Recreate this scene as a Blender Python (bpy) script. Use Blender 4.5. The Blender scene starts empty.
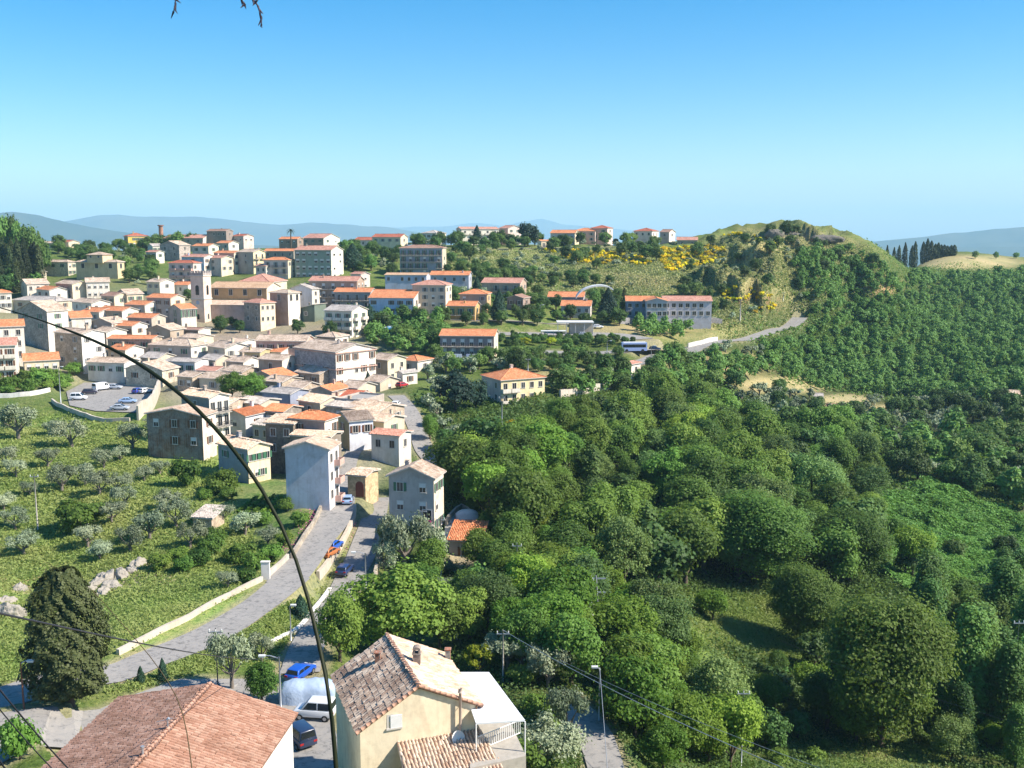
import bpy, math, random
import numpy as np
from math import radians as R, sin, cos, pi, atan2, sqrt, exp, log

random.seed(7); NR = np.random.RandomState(11)
SC = bpy.context.scene; COL = SC.collection

# ------------------------------------------------------------ camera, sky, sun, exposure
F, CX, CY = 1000.0, 512.0, 384.0
PITCH = math.atan((384-238)/F); CP, SP = cos(PITCH), sin(PITCH)
cam = bpy.data.cameras.new('camera'); cam.sensor_width = 36; cam.lens = 36*F/1024
cam.clip_start = .1; cam.clip_end = 90000
camo = bpy.data.objects.new('camera', cam); COL.objects.link(camo)
camo.location = (0, 0, 0); camo.rotation_euler = (pi/2-PITCH, 0, 0); SC.camera = camo

SUN_EL, SUN_AZ = 41.0, -12.0          # azimuth measured from +X towards +Y
sd = (cos(R(SUN_EL))*cos(R(SUN_AZ)), cos(R(SUN_EL))*sin(R(SUN_AZ)), sin(R(SUN_EL)))
w = bpy.data.worlds.new('World'); SC.world = w; w.use_nodes = True
nt = w.node_tree; nt.nodes.clear()
sky = nt.nodes.new('ShaderNodeTexSky'); sky.sky_type = 'NISHITA'; sky.sun_disc = False
sky.sun_elevation = R(SUN_EL); sky.sun_rotation = R(90-SUN_AZ)
sky.altitude = 500; sky.air_density = 1.0; sky.dust_density = 1.0; sky.ozone_density = 2.0
hs = nt.nodes.new('ShaderNodeHueSaturation'); hs.inputs['Hue'].default_value = .499; hs.inputs['Saturation'].default_value = 1.68
bg = nt.nodes.new('ShaderNodeBackground'); bg.inputs[1].default_value = .098
wo = nt.nodes.new('ShaderNodeOutputWorld')
nt.links.new(sky.outputs[0], hs.inputs['Color']); nt.links.new(hs.outputs[0], bg.inputs[0]); nt.links.new(bg.outputs[0], wo.inputs[0])
sl = bpy.data.lights.new('sun', 'SUN'); sl.energy = 4.9; sl.angle = R(.53); sl.color = (1, .915, .79)
so = bpy.data.objects.new('sun', sl); COL.objects.link(so)
so.rotation_euler = (R(90-SUN_EL), 0, R(SUN_AZ)+pi/2)
vs = SC.view_settings; vs.view_transform = 'Standard'; vs.look = 'None'; vs.gamma = 1; vs.exposure = .95; vs.use_curve_mapping = False
SC.render.engine = 'CYCLES'
cy = SC.cycles; cy.max_bounces = 5; cy.diffuse_bounces = 2; cy.glossy_bounces = 2; cy.transmission_bounces = 3
cy.volume_bounces = 1; cy.transparent_max_bounces = 6; cy.caustics_reflective = False; cy.caustics_refractive = False

# ------------------------------------------------------------ pixel -> world
def ray(px, py):
    dx = (px-CX)/F; dy = -(py-CY)/F
    fy = CP+dy*SP; fz = dy*CP-SP
    return dx/fy, fz/fy                # x and z per metre of depth
def P(px, py, Y):
    a, b = ray(px, py); return (a*Y, Y, b*Y)
def proj(x, y, z):
    f = y*CP-z*SP; up = y*SP+z*CP
    return CX+F*x/f, CY-F*up/f

# ------------------------------------------------------------ terrain
CT = """
-20 700 86;20 700 88;50 735 80;110 668 96;160 645 103;230 620 112;290 610 117;300 580 128;335 525 150;349 500 164
300 760 80;200 760 80;260 700 93;400 768 80;480 760 84;590 735 92;600 768 86;560 700 98;520 650 112;350 585 138;362 620 122
440 575 145;480 548 152;470 600 132;530 590 140;600 650 122;650 720 104;700 768 96;540 520 172;600 560 160;650 610 142;700 660 132
760 740 116;850 750 115;940 755 116;1040 750 118;760 640 150;760 600 166;700 605 158;830 640 152;900 600 172;1020 640 158;950 540 216;1020 560 206;900 500 240
640 520 192;700 520 196;800 540 200;760 480 238;850 470 262;950 470 268;1030 470 272;620 460 226;560 460 208;520 440 212;580 420 242;640 410 268
1000 430 324;1030 420 330;900 440 300;835 415 345;760 420 300;700 400 305;700 375 335;760 385 350;820 400 360
660 385 295;620 366 302;560 370 290;545 385 264;500 408 248;470 430 222;430 430 222;418 400 240;400 430 212;440 470 192;460 500 176
720 350 352;760 335 400;660 360 315;640 340 338;600 345 332;560 345 330;520 350 318;470 362 300;660 322 392;600 325 372;560 320 380;700 322 395
800 345 440;850 350 450;900 350 470;900 400 400;960 400 395;1030 385 400;960 350 480;1030 340 500;800 315 455;850 310 500;900 310 560;960 300 620;1030 300 620
910 275 610;950 264 700;1000 263 730;1030 264 740;930 258 800;1000 256 820;900 268 590;820 290 470;870 280 510;885 262 530;860 246 548;830 238 560;790 230 570;760 230 575;745 234 580
720 238 600;695 242 610;740 262 510;700 270 480;660 270 470;740 285 445;700 295 430;790 260 520;840 262 530;780 290 460;740 318 408;780 322 430;700 312 405
650 246 570;600 246 560;550 246 560;500 246 560;450 246 560;420 250 540;600 262 500;550 262 500;500 265 480;450 268 470;620 285 450;550 285 440;500 290 420;580 300 420;640 300 420
425 274 460;400 290 430;440 314 365;440 292 410;470 320 355;510 305 385;400 322 360;340 312 385;345 335 340;330 275 455;280 280 450;310 250 560;360 250 560;250 250 570;250 274 470;200 278 465
200 260 520;160 260 520;140 252 600;60 246 650;100 250 640;100 280 440;60 302 400;80 318 370;20 310 390;0 285 430;-30 262 450;-60 300 380;15 275 440;40 275 470;150 325 355;200 328 360;250 332 355;300 340 335
-30 370 265;20 372 268;58 374 275;100 385 270;100 402 246;140 400 248;60 410 238;0 402 245;-40 410 235;150 362 300;200 365 296;250 372 285;300 375 280;350 390 262;380 382 275;330 400 250;290 410 236
200 440 206;160 465 190;240 470 190;290 485 177;325 470 185;370 460 190;380 490 178;360 498 168;250 500 165;200 500 166;150 490 172;50 440 210;0 440 208;50 480 178;0 500 165;100 500 167;-40 470 180
150 530 150;200 545 143;250 540 148;50 540 150;0 560 140;100 585 130;150 580 130;220 575 131;260 580 129;40 590 127;60 640 108;120 620 113;180 600 122;0 620 112;-60 600 120;-60 680 92;410 510 166;400 525 158;430 540 150
"""
pts = []
for l in CT.strip().split('\n'):
    for c in l.split(';'):
        px, py, Y = map(float, c.split()); pts.append(P(px, py, Y))
W_ = lambda px, Y, z: pts.append(((px-CX)/F*Y, Y, z))
for px in (-200, 100, 300, 500, 700, 900, 1200):
    W_(px, 12, -14); W_(px, 25, -23); W_(px, 45, -32); W_(px, 62, -38)
for px, z7, z9 in ((-400, -20, -60), (-150, -10, -50), (60, -18, -60), (200, -14, -50), (350, -14, -50), (500, -16, -50), (650, -22, -60), (760, -30, -70), (860, -45, -75)):
    W_(px, 720, z7); W_(px, 950, z9)
for px in (930, 1050, 1200, 1400): W_(px, 1000, -60); W_(px, 860, -20)
for Y, z in ((100, -44), (150, -44), (200, -42), (260, -38), (350, -26), (450, -15), (580, -8)): W_(-250, Y, z)
for Y, z in ((90, -56), (130, -62), (200, -66), (300, -66), (400, -55), (500, -42), (620, -28)): W_(1250, Y, z)
pts = np.array(pts)
def feat(x, y): return np.stack([x/y*4.0, np.log(y)*1.5], -1)
def kern(d2): return .5*d2*np.log(d2+1e-9)
Fp = feat(pts[:, 0], pts[:, 1])
n_ = len(pts); K = kern(((Fp[:, None]-Fp[None])**2).sum(-1)); K += np.eye(n_)*.0016
Pm = np.concatenate([np.ones((n_, 1)), Fp], 1)
A_ = np.zeros((n_+3, n_+3)); A_[:n_, :n_] = K; A_[:n_, n_:] = Pm; A_[n_:, :n_] = Pm.T
SOL = np.linalg.solve(A_, np.concatenate([pts[:, 2]/pts[:, 1]*100, np.zeros(3)]))   # smooth the slope seen, not the height
def tps(x, y):
    f = feat(x, y).reshape(-1, 2); out = np.zeros(len(f))
    for i in range(0, len(f), 20000):
        g = f[i:i+20000]
        out[i:i+20000] = kern(((g[:, None]-Fp[None])**2).sum(-1))@SOL[:n_]+SOL[n_]+g@SOL[n_+1:]
    return out.reshape(np.shape(x))*np.asarray(y)/100

def hash2(i, j, s=0):
    n = np.sin(i*127.1+j*311.7+s*74.7)*43758.5453
    return n-np.floor(n)
def vnoise(x, y, s=0):
    i, j = np.floor(x), np.floor(y); fx, fy = x-i, y-j
    fx = fx*fx*(3-2*fx); fy = fy*fy*(3-2*fy)
    a = hash2(i, j, s); b = hash2(i+1, j, s); c = hash2(i, j+1, s); d = hash2(i+1, j+1, s)
    return (a*(1-fx)+b*fx)*(1-fy)+(c*(1-fx)+d*fx)*fy
def fbm(x, y, s=0, o=4):
    v = 0; a = .5
    for k in range(o): v = v+a*vnoise(x*2**k, y*2**k, s+k); a *= .5
    return v

def sstep(a, b, x): t = np.clip((x-a)/(b-a), 0, 1); return t*t*(3-2*t)
UU = np.linspace(-.78, .78, 720)
NYR = 520; LY = np.linspace(log(11), log(1150), NYR); YY = np.exp(LY)
gu, gy = np.meshgrid(UU, YY)                       # rows = depth
gx = gu*gy
HZ = tps(gx, gy)
# rough relief: gentle everywhere, rocky on the hill
gpx, gpy = proj(gx, gy, HZ)
def blob(cx, cy, rx, ry, p=2): return np.exp(-(((gpx-cx)/rx)**2+((gpy-cy)/ry)**2)**(p/2))
hill = np.clip(blob(780, 262, 85, 34)*(gy > 380)*1.2, 0, 1)
HZ = HZ+(fbm(gx/9, gy/9, 3)-.5)*1.0+hill*(fbm(gx/22, gy/30, 9)-.47)*15+hill*(fbm(gx/6, gy/6, 19)-.47)*3.5
# rock face cut in the hill, and the bank above the lower road
rid = 1-np.abs(2*fbm(gx/26, gy/34, 44)-1); HZ = HZ+hill*(rid-.6)*22
def cliff(pxa, pxb, pyl, hh, back):
    global HZ
    m = (gpx > pxa-25) & (gpx < pxb+25); y0_ = 0
    a, b = ray((pxa+pxb)/2, pyl); ys = np.linspace(330, 640, 600); zz = np.interp(ys, YY, HZ[:, np.argmin(abs(UU-a))]); k_ = np.argmax(b*ys < zz); y0_ = ys[k_]+6*np.sin((gpx-pxa)*.25)
    win = sstep(pxa-6, pxa+5, gpx)*(1-sstep(pxb-8, pxb+8, gpx)); HZ = HZ+hh*win*sstep(-1.5, 3.0, gy-y0_)*np.exp(-np.clip(gy-y0_-3, 0, 200)/back)
    return y0_
CL = [cliff(722, 778, 303, 7.5, 40), cliff(735, 764, 262, 6, 25), cliff(700, 722, 284, 6, 30), cliff(772, 836, 238, 4.5, 30)]
# roads: (pixels + depth free) polylines, half width, drop
def bil(G, x, y):
    u = np.asarray(x, float)/np.asarray(y, float); iu = (np.clip(u, UU[0], UU[-1])-UU[0])/(UU[1]-UU[0])
    iv = (np.clip(np.log(np.maximum(y, 11.01)), LY[0], LY[-1])-LY[0])/(LY[1]-LY[0])
    a = np.clip(iu.astype(int), 0, len(UU)-2); b = np.clip(iv.astype(int), 0, NYR-2)
    fa, fb = iu-a, iv-b
    return (G[b, a]*(1-fa)+G[b, a+1]*fa)*(1-fb)+(G[b+1, a]*(1-fa)+G[b+1, a+1]*fa)*fb
def ht(x, y): return bil(HZ, np.asarray(x, float), np.asarray(y, float))
def hit(px, py, y0=40):
    a, b = ray(px, py); ys = np.exp(np.linspace(log(y0), log(1100), 1500))
    d = b*ys-ht(a*ys, ys); k = np.argmax(d < 0)
    if d[k] >= 0: k = len(ys)-1
    y = ys[k]; return (a*y, y, float(ht(a*y, y)))
ROADS = []   # name, world polyline smoothed (x,y,z), halfwidth
def smooth(pl, n=6, step=2.5):
    pl = np.array(pl, float); out = []
    P0 = np.vstack([2*pl[0]-pl[1], pl, 2*pl[-1]-pl[-2]])
    for i in range(1, len(P0)-2):
        m = max(2, int(np.linalg.norm(P0[i+1]-P0[i])/step))
        for k in range(m):
            t = k/m; a, b, c, d = P0[i-1], P0[i], P0[i+1], P0[i+2]
            out.append(.5*((2*b)+(-a+c)*t+(2*a-5*b+4*c-d)*t*t+(-a+3*b-3*c+d)*t**3))
    out.append(pl[-1]); return np.array(out)
def road(name, px, hw, label=None):
    pl = smooth([hit(*p)[:2] for p in px]); z = ht(pl[:, 0], pl[:, 1])
    k = np.ones(9)/9; zp = np.concatenate([np.full(4, z[0]), z, np.full(4, z[-1])]); z = np.convolve(zp, k, 'valid')
    ROADS.append((name, np.column_stack([pl, z]), hw))
road('road', [(-60, 712), (20, 697), (60, 686), (112, 671), (150, 658), (205, 638), (262, 603), (292, 578)], 2.5)
road('road', [(285, 582), (300, 566), (318, 545), (332, 522), (340, 500)], 2.5)
road('road', [(-60, 760), (20, 728), (75, 728), (130, 716), (190, 700), (260, 712), (292, 738), (290, 775)], 4.0)
road('street', [(300, 672), (306, 648), (318, 628), (336, 606), (348, 586), (360, 560), (368, 535), (374, 515), (377, 498)], 2.1)
road('street', [(346, 500), (345, 480), (352, 455), (362, 440)], 1.6)
road('street', [(440, 470), (424, 448), (414, 420), (405, 404), (396, 395)], 2.0)
road('lane', [(608, 775), (596, 740), (580, 715), (566, 700)], 1.7)
road('road', [(500, 350), (560, 352), (620, 352), (668, 353), (700, 346), (730, 341), (763, 335), (800, 316)], 3.6)
road('road', [(545, 380), (585, 374), (625, 366), (648, 360), (672, 352)], 3.0)
road('lane', [(640, 246), (600, 247), (560, 248), (500, 249), (440, 249)], 2.5)
road('lane', [(490, 334), (560, 335), (610, 335), (640, 340)], 6.0)
road('lane', [(430, 318), (470, 321), (530, 322), (590, 322)], 2.2)
PADS = []    # flat places: polygon in world, height
def pad(px, z=None):
    pl = np.array([hit(*p) for p in px]); zz = pl[:, 2].mean() if z is None else z
    PADS.append((pl[:, :2], zz)); return len(PADS)-1
pad([(66, 388), (84, 378), (120, 381), (160, 388), (142, 418), (96, 418), (70, 410)])
# press roads and pads into the ground
def segdist(X, Y_, pl):
    best = np.full(X.shape, 1e9); zz = np.zeros(X.shape)
    for i in range(len(pl)-1):
        ax, ay, az = pl[i]; bx, by, bz = pl[i+1]; dx, dy = bx-ax, by-ay; L = dx*dx+dy*dy+1e-9
        t = np.clip(((X-ax)*dx+(Y_-ay)*dy)/L, 0, 1); d = np.hypot(X-ax-t*dx, Y_-ay-t*dy)
        m = d < best; best[m] = d[m]; zz[m] = (az+(bz-az)*t)[m]
    return best, zz
def inpoly(X, Y_, pl):
    c = np.zeros(np.shape(X), bool); j = len(pl)-1
    for i in range(len(pl)):
        xi, yi = pl[i][:2]; xj, yj = pl[j][:2]
        with np.errstate(all='ignore'):
            c ^= ((yi > Y_) != (yj > Y_)) & (X < (xj-xi)*(Y_-yi)/(yj-yi+1e-12)+xi)
        j = i
    return c
road_d = np.full(gx.shape, 1e9)
for nm, pl, hw in ROADS:
    m = (gx > pl[:, 0].min()-14) & (gx < pl[:, 0].max()+14) & (gy > pl[:, 1].min()-14) & (gy < pl[:, 1].max()+14)
    d, z = segdist(gx[m], gy[m], pl)
    wgt = 1-sstep(hw+.8, hw+3.5, d); h = HZ[m]; HZ[m] = h*(1-wgt)+(z-.12)*wgt
    rd = road_d[m]; road_d[m] = np.minimum(rd, d-hw)
for pl, z in PADS:
    ins = inpoly(gx, gy, pl); d, _ = segdist(gx, gy, np.column_stack([np.vstack([pl, pl[:1]]), np.zeros(len(pl)+1)]))
    wgt = np.where(ins, 1, 1-sstep(.8, 4, d)); HZ = HZ*(1-wgt)+(z-.12)*wgt
gpx, gpy = proj(gx, gy, HZ)

# ------------------------------------------------------------ material helpers
def newmat(name):
    m = bpy.data.materials.new(name); m.use_nodes = True; t = m.node_tree; t.nodes.clear()
    return m, t
def N(t, kind, **kw):
    n = t.nodes.new('ShaderNode'+kind)
    for k, v in kw.items():
        if k in n.inputs: n.inputs[k].default_value = v
        else: setattr(n, k, v)
    return n
def noise(t, vec, scale, detail=3, rough=.55, dist=0):
    n = N(t, 'TexNoise'); n.inputs['Scale'].default_value = scale; n.inputs['Detail'].default_value = detail
    n.inputs['Roughness'].default_value = rough; n.inputs['Distortion'].default_value = dist
    if vec is not None: t.links.new(vec, n.inputs['Vector'])
    return n.outputs['Fac']
def ramp(t, fac, stops):
    n = N(t, 'ValToRGB'); e = n.color_ramp.elements
    while len(e) < len(stops): e.new(.5)
    for i, (p_, c) in enumerate(stops): e[i].position = p_; e[i].color = (*c, 1) if len(c) == 3 else c
    t.links.new(fac, n.inputs[0]); return n.outputs[0]
def mix(t, a, b, fac, mode='MIX'):
    n = N(t, 'MixRGB'); n.blend_type = mode
    for s, v in ((n.inputs[1], a), (n.inputs[2], b), (n.inputs[0], fac)):
        if isinstance(v, bpy.types.NodeSocket): t.links.new(v, s)
        elif isinstance(v, (int, float)): s.default_value = v if s == n.inputs[0] else (v, v, v, 1)
        else: s.default_value = (*v, 1)
    return n.outputs[0]
def math_(t, op, a, b=0.0):
    n = N(t, 'Math'); n.operation = op
    for s, v in ((n.inputs[0], a), (n.inputs[1], b)):
        if isinstance(v, bpy.types.NodeSocket): t.links.new(v, s)
        else: s.default_value = v
    return n.outputs[0]
def finish(t, col, rough=.9, bump=None, bdist=.05, bstr=.6, spec=.25, metal=0, trans=None):
    b = N(t, 'BsdfPrincipled'); o = N(t, 'OutputMaterial')
    if isinstance(col, bpy.types.NodeSocket): t.links.new(col, b.inputs['Base Color'])
    else: b.inputs['Base Color'].default_value = (*col, 1)
    b.inputs['Roughness'].default_value = rough; b.inputs['Specular IOR Level'].default_value = spec; b.inputs['Metallic'].default_value = metal
    if bump is not None:
        bn = N(t, 'Bump'); bn.inputs['Strength'].default_value = bstr; bn.inputs['Distance'].default_value = bdist
        t.links.new(bump, bn.inputs['Height']); t.links.new(bn.outputs[0], b.inputs['Normal'])
    t.links.new(b.outputs[0], o.inputs[0]); return b
def ocoord(t): return N(t, 'TexCoord').outputs['Object']
def attr(t, name):
    n = N(t, 'Attribute'); n.attribute_name = name; return n
_mc = {}
def plain(name, col, rough=.6, metal=0, spec=.4, var=.15):
    k = (name, tuple(col), rough)
    if k in _mc: return _mc[k]
    m, t = newmat(name); v = ocoord(t)
    c = mix(t, col, [x*(1-var*1.6) for x in col], noise(t, v, 2.5, 4))
    finish(t, c, rough, spec=spec, metal=metal); _mc[k] = m; return m

# ------------------------------------------------------------ ground material
m, t = newmat('ground'); v = ocoord(t)
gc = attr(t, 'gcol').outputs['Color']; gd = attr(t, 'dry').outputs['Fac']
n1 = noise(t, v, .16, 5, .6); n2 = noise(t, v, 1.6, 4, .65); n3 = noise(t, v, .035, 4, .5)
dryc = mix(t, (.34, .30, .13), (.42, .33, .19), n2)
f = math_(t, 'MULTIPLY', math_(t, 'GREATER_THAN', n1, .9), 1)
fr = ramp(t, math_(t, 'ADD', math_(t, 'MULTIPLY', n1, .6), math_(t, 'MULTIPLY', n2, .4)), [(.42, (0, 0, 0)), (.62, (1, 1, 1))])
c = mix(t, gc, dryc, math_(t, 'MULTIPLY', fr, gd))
c = mix(t, c, ramp(t, n2, [(.3, (.45, .5, .4)), (.5, (1, 1, 1)), (.72, (1.3, 1.25, 1.1))]), .8, 'MULTIPLY')
c = mix(t, c, ramp(t, n3, [(.35, (.75, .85, .7)), (.65, (1.2, 1.1, 1.1))]), .7, 'MULTIPLY')
bh = math_(t, 'ADD', math_(t, 'MULTIPLY', n2, .7), math_(t, 'MULTIPLY', noise(t, v, 6, 3), .3))
finish(t, c, .95, bh, .5, .8, .1); M_ground = m
m, t = newmat('asphalt'); v = ocoord(t)
n1 = noise(t, v, .25, 5, .6); c = mix(t, (.23, .22, .21), (.33, .315, .295), n1)
c = mix(t, c, ramp(t, noise(t, v, 1.3, 5, .7, 1), [(.36, (.55, .55, .55)), (.47, (1, 1, 1)), (.7, (1.2, 1.16, 1.1))]), .9, 'MULTIPLY')
finish(t, c, .9, noise(t, v, 20, 2), .01, .4, .2); M_asphalt = m
m, t = newmat('paving'); v = ocoord(t)
c = mix(t, (.42, .39, .34), (.55, .51, .46), noise(t, v, .6, 5, .6)); finish(t, c, .9, None, spec=.2); M_paving = m
M_conc = plain('concrete', (.50, .46, .40), .9, var=.3)
M_white = plain('white_paint', (.8, .8, .78), .5)
M_metal = plain('galvanised', (.45, .47, .5), .45, .5)
M_dark = plain('dark_metal', (.04, .04, .045), .5)

# ------------------------------------------------------------ object helpers
def tag(o, label=None, cat=None, group=None, kind=None):
    if label: o['label'] = label
    if cat: o['category'] = cat
    if group: o['group'] = group
    if kind: o['kind'] = kind
    return o
def empty(name, loc, rz=0, label=None, cat=None, group=None):
    o = bpy.data.objects.new(name, None); COL.objects.link(o); o.location = loc; o.rotation_euler = (0, 0, rz)
    o.empty_display_size = .5
    return tag(o, label, cat, group)
def link(name, me, parent=None, loc=None, rz=0):
    o = bpy.data.objects.new(name, me); COL.objects.link(o)
    if parent is not None: o.parent = parent
    if loc is not None: o.location = loc
    if rz: o.rotation_euler = (0, 0, rz)
    return o
class MB:
    def __init__(s): s.v = []; s.f = []; s.m = []; s.uv = {}
    def quad(s, pts, mi=0, uv=None):
        i = len(s.v); s.v += [tuple(p) for p in pts]; s.f.append(tuple(range(i, i+len(pts)))); s.m.append(mi)
        if uv: s.uv[len(s.f)-1] = uv
    def box(s, x0, x1, y0, y1, z0, z1, mi=0):
        i = len(s.v)
        s.v += [(x0, y0, z0), (x1, y0, z0), (x1, y1, z0), (x0, y1, z0), (x0, y0, z1), (x1, y0, z1), (x1, y1, z1), (x0, y1, z1)]
        for f in ((0, 3, 2, 1), (4, 5, 6, 7), (0, 1, 5, 4), (1, 2, 6, 5), (2, 3, 7, 6), (3, 0, 4, 7)): s.f.append(tuple(i+k for k in f)); s.m.append(mi)
    def tube(s, path, rad, n=6, mi=0, cap=True):
        path = [np.array(p, float) for p in path]; i0 = len(s.v)
        if not hasattr(rad, '__len__'): rad = [rad]*len(path)
        for k, p in enumerate(path):
            d = path[min(k+1, len(path)-1)]-path[max(k-1, 0)]; d = d/(np.linalg.norm(d)+1e-9)
            a = np.cross(d, (0, 0, 1) if abs(d[2]) < .9 else (1, 0, 0)); a /= np.linalg.norm(a); b = np.cross(d, a)
            for j in range(n):
                th = 2*pi*j/n; s.v.append(tuple(p+rad[k]*(cos(th)*a+sin(th)*b)))
        for k in range(len(path)-1):
            for j in range(n):
                a = i0+k*n+j; b = i0+k*n+(j+1) % n; s.f.append((a, a+n, b+n, b)[::-1]); s.m.append(mi)
        if cap:
            s.f.append(tuple(i0+j for j in range(n))); s.m.append(mi)
            e = i0+(len(path)-1)*n; s.f.append(tuple(e+j for j in range(n))[::-1]); s.m.append(mi)
    def poly(s, pts, zb, mi=0):       # prism from top polygon down by zb (list of 3d)
        n = len(pts); i = len(s.v); s.v += [tuple(p) for p in pts]+[(p[0], p[1], p[2]-zb) for p in pts]
        s.f.append(tuple(range(i, i+n))); s.m.append(mi); s.f.append(tuple(range(i+2*n-1, i+n-1, -1))); s.m.append(mi)
        for k in range(n):
            l = (k+1) % n; s.f.append((i+k, i+n+k, i+n+l, i+l)); s.m.append(mi)
    def mesh(s, name, mats, smooth=False):
        me = bpy.data.meshes.new(name); me.from_pydata(s.v, [], s.f)
        for mm in (mats if isinstance(mats, (list, tuple)) else [mats]): me.materials.append(mm)
        me.polygons.foreach_set('material_index', s.m)
        if smooth: me.polygons.foreach_set('use_smooth', [True]*len(s.f))
        if s.uv:
            uvl = me.uv_layers.new(name='UVMap')
            for fi, uv in s.uv.items():
                p = me.polygons[fi]
                for k, li in enumerate(p.loop_indices): uvl.data[li].uv = uv[k]
        me.update(); return me
    def build(s, name, mats, parent=None, loc=None, rz=0, smooth=False):
        return link(name, s.mesh(name, mats, smooth), parent, loc, rz)
def quads_mesh(name, V, mats, tint=None, mi=None, smooth=False):
    """V: (n,4,3)"""
    n = len(V); me = bpy.data.meshes.new(name); me.vertices.add(n*4); me.vertices.foreach_set('co', V.reshape(-1).astype(np.float32))
    me.loops.add(n*4); me.loops.foreach_set('vertex_index', np.arange(n*4, dtype=np.int32))
    me.polygons.add(n); me.polygons.foreach_set('loop_start', np.arange(0, n*4, 4, dtype=np.int32)); me.polygons.foreach_set('loop_total', np.full(n, 4, dtype=np.int32))
    for mm in (mats if isinstance(mats, (list, tuple)) else [mats]): me.materials.append(mm)
    if mi is not None: me.polygons.foreach_set('material_index', mi.astype(np.int32))
    if tint is not None:
        a = me.attributes.new('tint', 'FLOAT', 'FACE'); a.data.foreach_set('value', tint.astype(np.float32))
    me.update(calc_edges=True); me.validate(); return me

# ------------------------------------------------------------ ground sheet
rows = [HZ]; yrow = [YY]
far = np.array([1300, 1600, 2100, 3000, 4500, 7000, 11000, 17000, 26000, 40000.])
zl = HZ[-1]
FZ = np.array([zl*(1-k)+(-330)*k for k in sstep(1100, 3200, far)])
GZ = np.vstack([HZ, FZ]); GY = np.concatenate([YY, far]); nu = len(UU); nr = len(GY)
X2 = np.outer(GY, UU); Y2 = np.repeat(GY[:, None], nu, 1)
col = np.zeros((nr, nu, 3)); dry = np.full((nr, nu), .25)
BASE = np.array((.085, .14, .03)); col[:] = BASE
PX, PY = proj(X2, Y2, GZ)
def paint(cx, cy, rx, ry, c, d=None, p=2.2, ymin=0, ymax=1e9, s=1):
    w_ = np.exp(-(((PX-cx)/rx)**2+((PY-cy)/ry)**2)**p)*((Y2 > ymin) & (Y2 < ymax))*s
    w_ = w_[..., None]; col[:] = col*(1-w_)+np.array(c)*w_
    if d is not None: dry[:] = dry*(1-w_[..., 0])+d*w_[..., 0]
FOR = (.03, .055, .015); GR = (.15, .24, .05); EARTH = (.34, .25, .15); TAN = (.40, .34, .18)
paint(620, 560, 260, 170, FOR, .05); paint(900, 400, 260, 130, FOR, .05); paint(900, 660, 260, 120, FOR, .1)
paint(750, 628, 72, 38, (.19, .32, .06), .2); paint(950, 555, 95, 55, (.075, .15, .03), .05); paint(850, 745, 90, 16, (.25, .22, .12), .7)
paint(100, 480, 190, 70, (.19, .29, .07), .6); paint(150, 600, 190, 55, (.20, .31, .08), .6); paint(60, 580, 70, 14, (.36, .29, .18), .9); paint(140, 575, 40, 12, (.45, .40, .30), .8)
paint(270, 500, 50, 60, (.10, .18, .05), .4)
paint(170, 340, 230, 52, (.30, .26, .21), .3); paint(260, 390, 110, 30, (.33, .29, .25), .15); paint(340, 440, 60, 60, (.30, .27, .22), .3)
paint(560, 270, 160, 28, (.13, .20, .045), .55); paint(700, 280, 70, 30, (.17, .25, .05), .4)
paint(785, 266, 84, 40, (.27, .26, .12), .8); paint(880, 285, 22, 10, (.36, .22, .13), .6); paint(750, 299, 29, 7, (.24, .13, .08), .25); paint(748, 258, 20, 5, (.13, .12, .09), .2); paint(710, 280, 14, 9, (.05, .06, .03), .1); paint(800, 236, 34, 4, (.22, .20, .15), .4)
paint(640, 282, 55, 7, TAN, .8); paint(610, 276, 30, 5, TAN, .8); paint(560, 284, 30, 5, (.10, .21, .035), 0)
paint(690, 330, 60, 14, (.22, .23, .09), .8); paint(620, 330, 60, 6, (.38, .31, .18), .9); paint(720, 365, 55, 12, (.34, .28, .15), .8)
paint(785, 385, 50, 9, TAN, .8); paint(845, 400, 30, 6, (.36, .31, .18), .8); paint(890, 410, 26, 6, TAN, .8); paint(1000, 437, 60, 7, TAN, .8); paint(1010, 425, 30, 6, GR, .3)
paint(965, 262, 60, 7, (.46, .38, .21), .9, 2.5, 640, 1000)
paint(560, 375, 60, 9, (.25, .22, .12), .7); paint(500, 520, 30, 20, (.36, .31, .2), .6); paint(460, 555, 22, 14, (.4, .34, .24), .6)
k = sstep(1200, 3000, Y2)[..., None]; col = col*(1-k)+np.array((.14, .17, .08))*k
rdd = np.vstack([road_d, np.full((len(far), nu), 99.)]); k = (1-sstep(.2, 1.6, rdd))[..., None]*.7; col = col*(1-k)+np.array((.36, .32, .22))*k
lo = .75+.5*fbm(X2/14, Y2/14, 31)[..., None]; col = col*lo
co = np.stack([X2, Y2, GZ], -1).reshape(-1, 3)
me = bpy.data.meshes.new('ground'); me.vertices.add(len(co)); me.vertices.foreach_set('co', co.reshape(-1).astype(np.float32))
ii = np.arange(nr*nu).reshape(nr, nu); q = np.stack([ii[:-1, :-1], ii[:-1, 1:], ii[1:, 1:], ii[1:, :-1]], -1).reshape(-1, 4)
me.loops.add(q.size); me.loops.foreach_set('vertex_index', q.reshape(-1).astype(np.int32)); me.polygons.add(len(q))
me.polygons.foreach_set('loop_start', np.arange(0, q.size, 4, dtype=np.int32)); me.polygons.foreach_set('loop_total', np.full(len(q), 4, dtype=np.int32))
me.polygons.foreach_set('use_smooth', np.ones(len(q), bool))
ca = me.attributes.new('gcol', 'FLOAT_COLOR', 'POINT'); ca.data.foreach_set('color', np.concatenate([col, np.ones((nr, nu, 1))], -1).reshape(-1).astype(np.float32))
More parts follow.
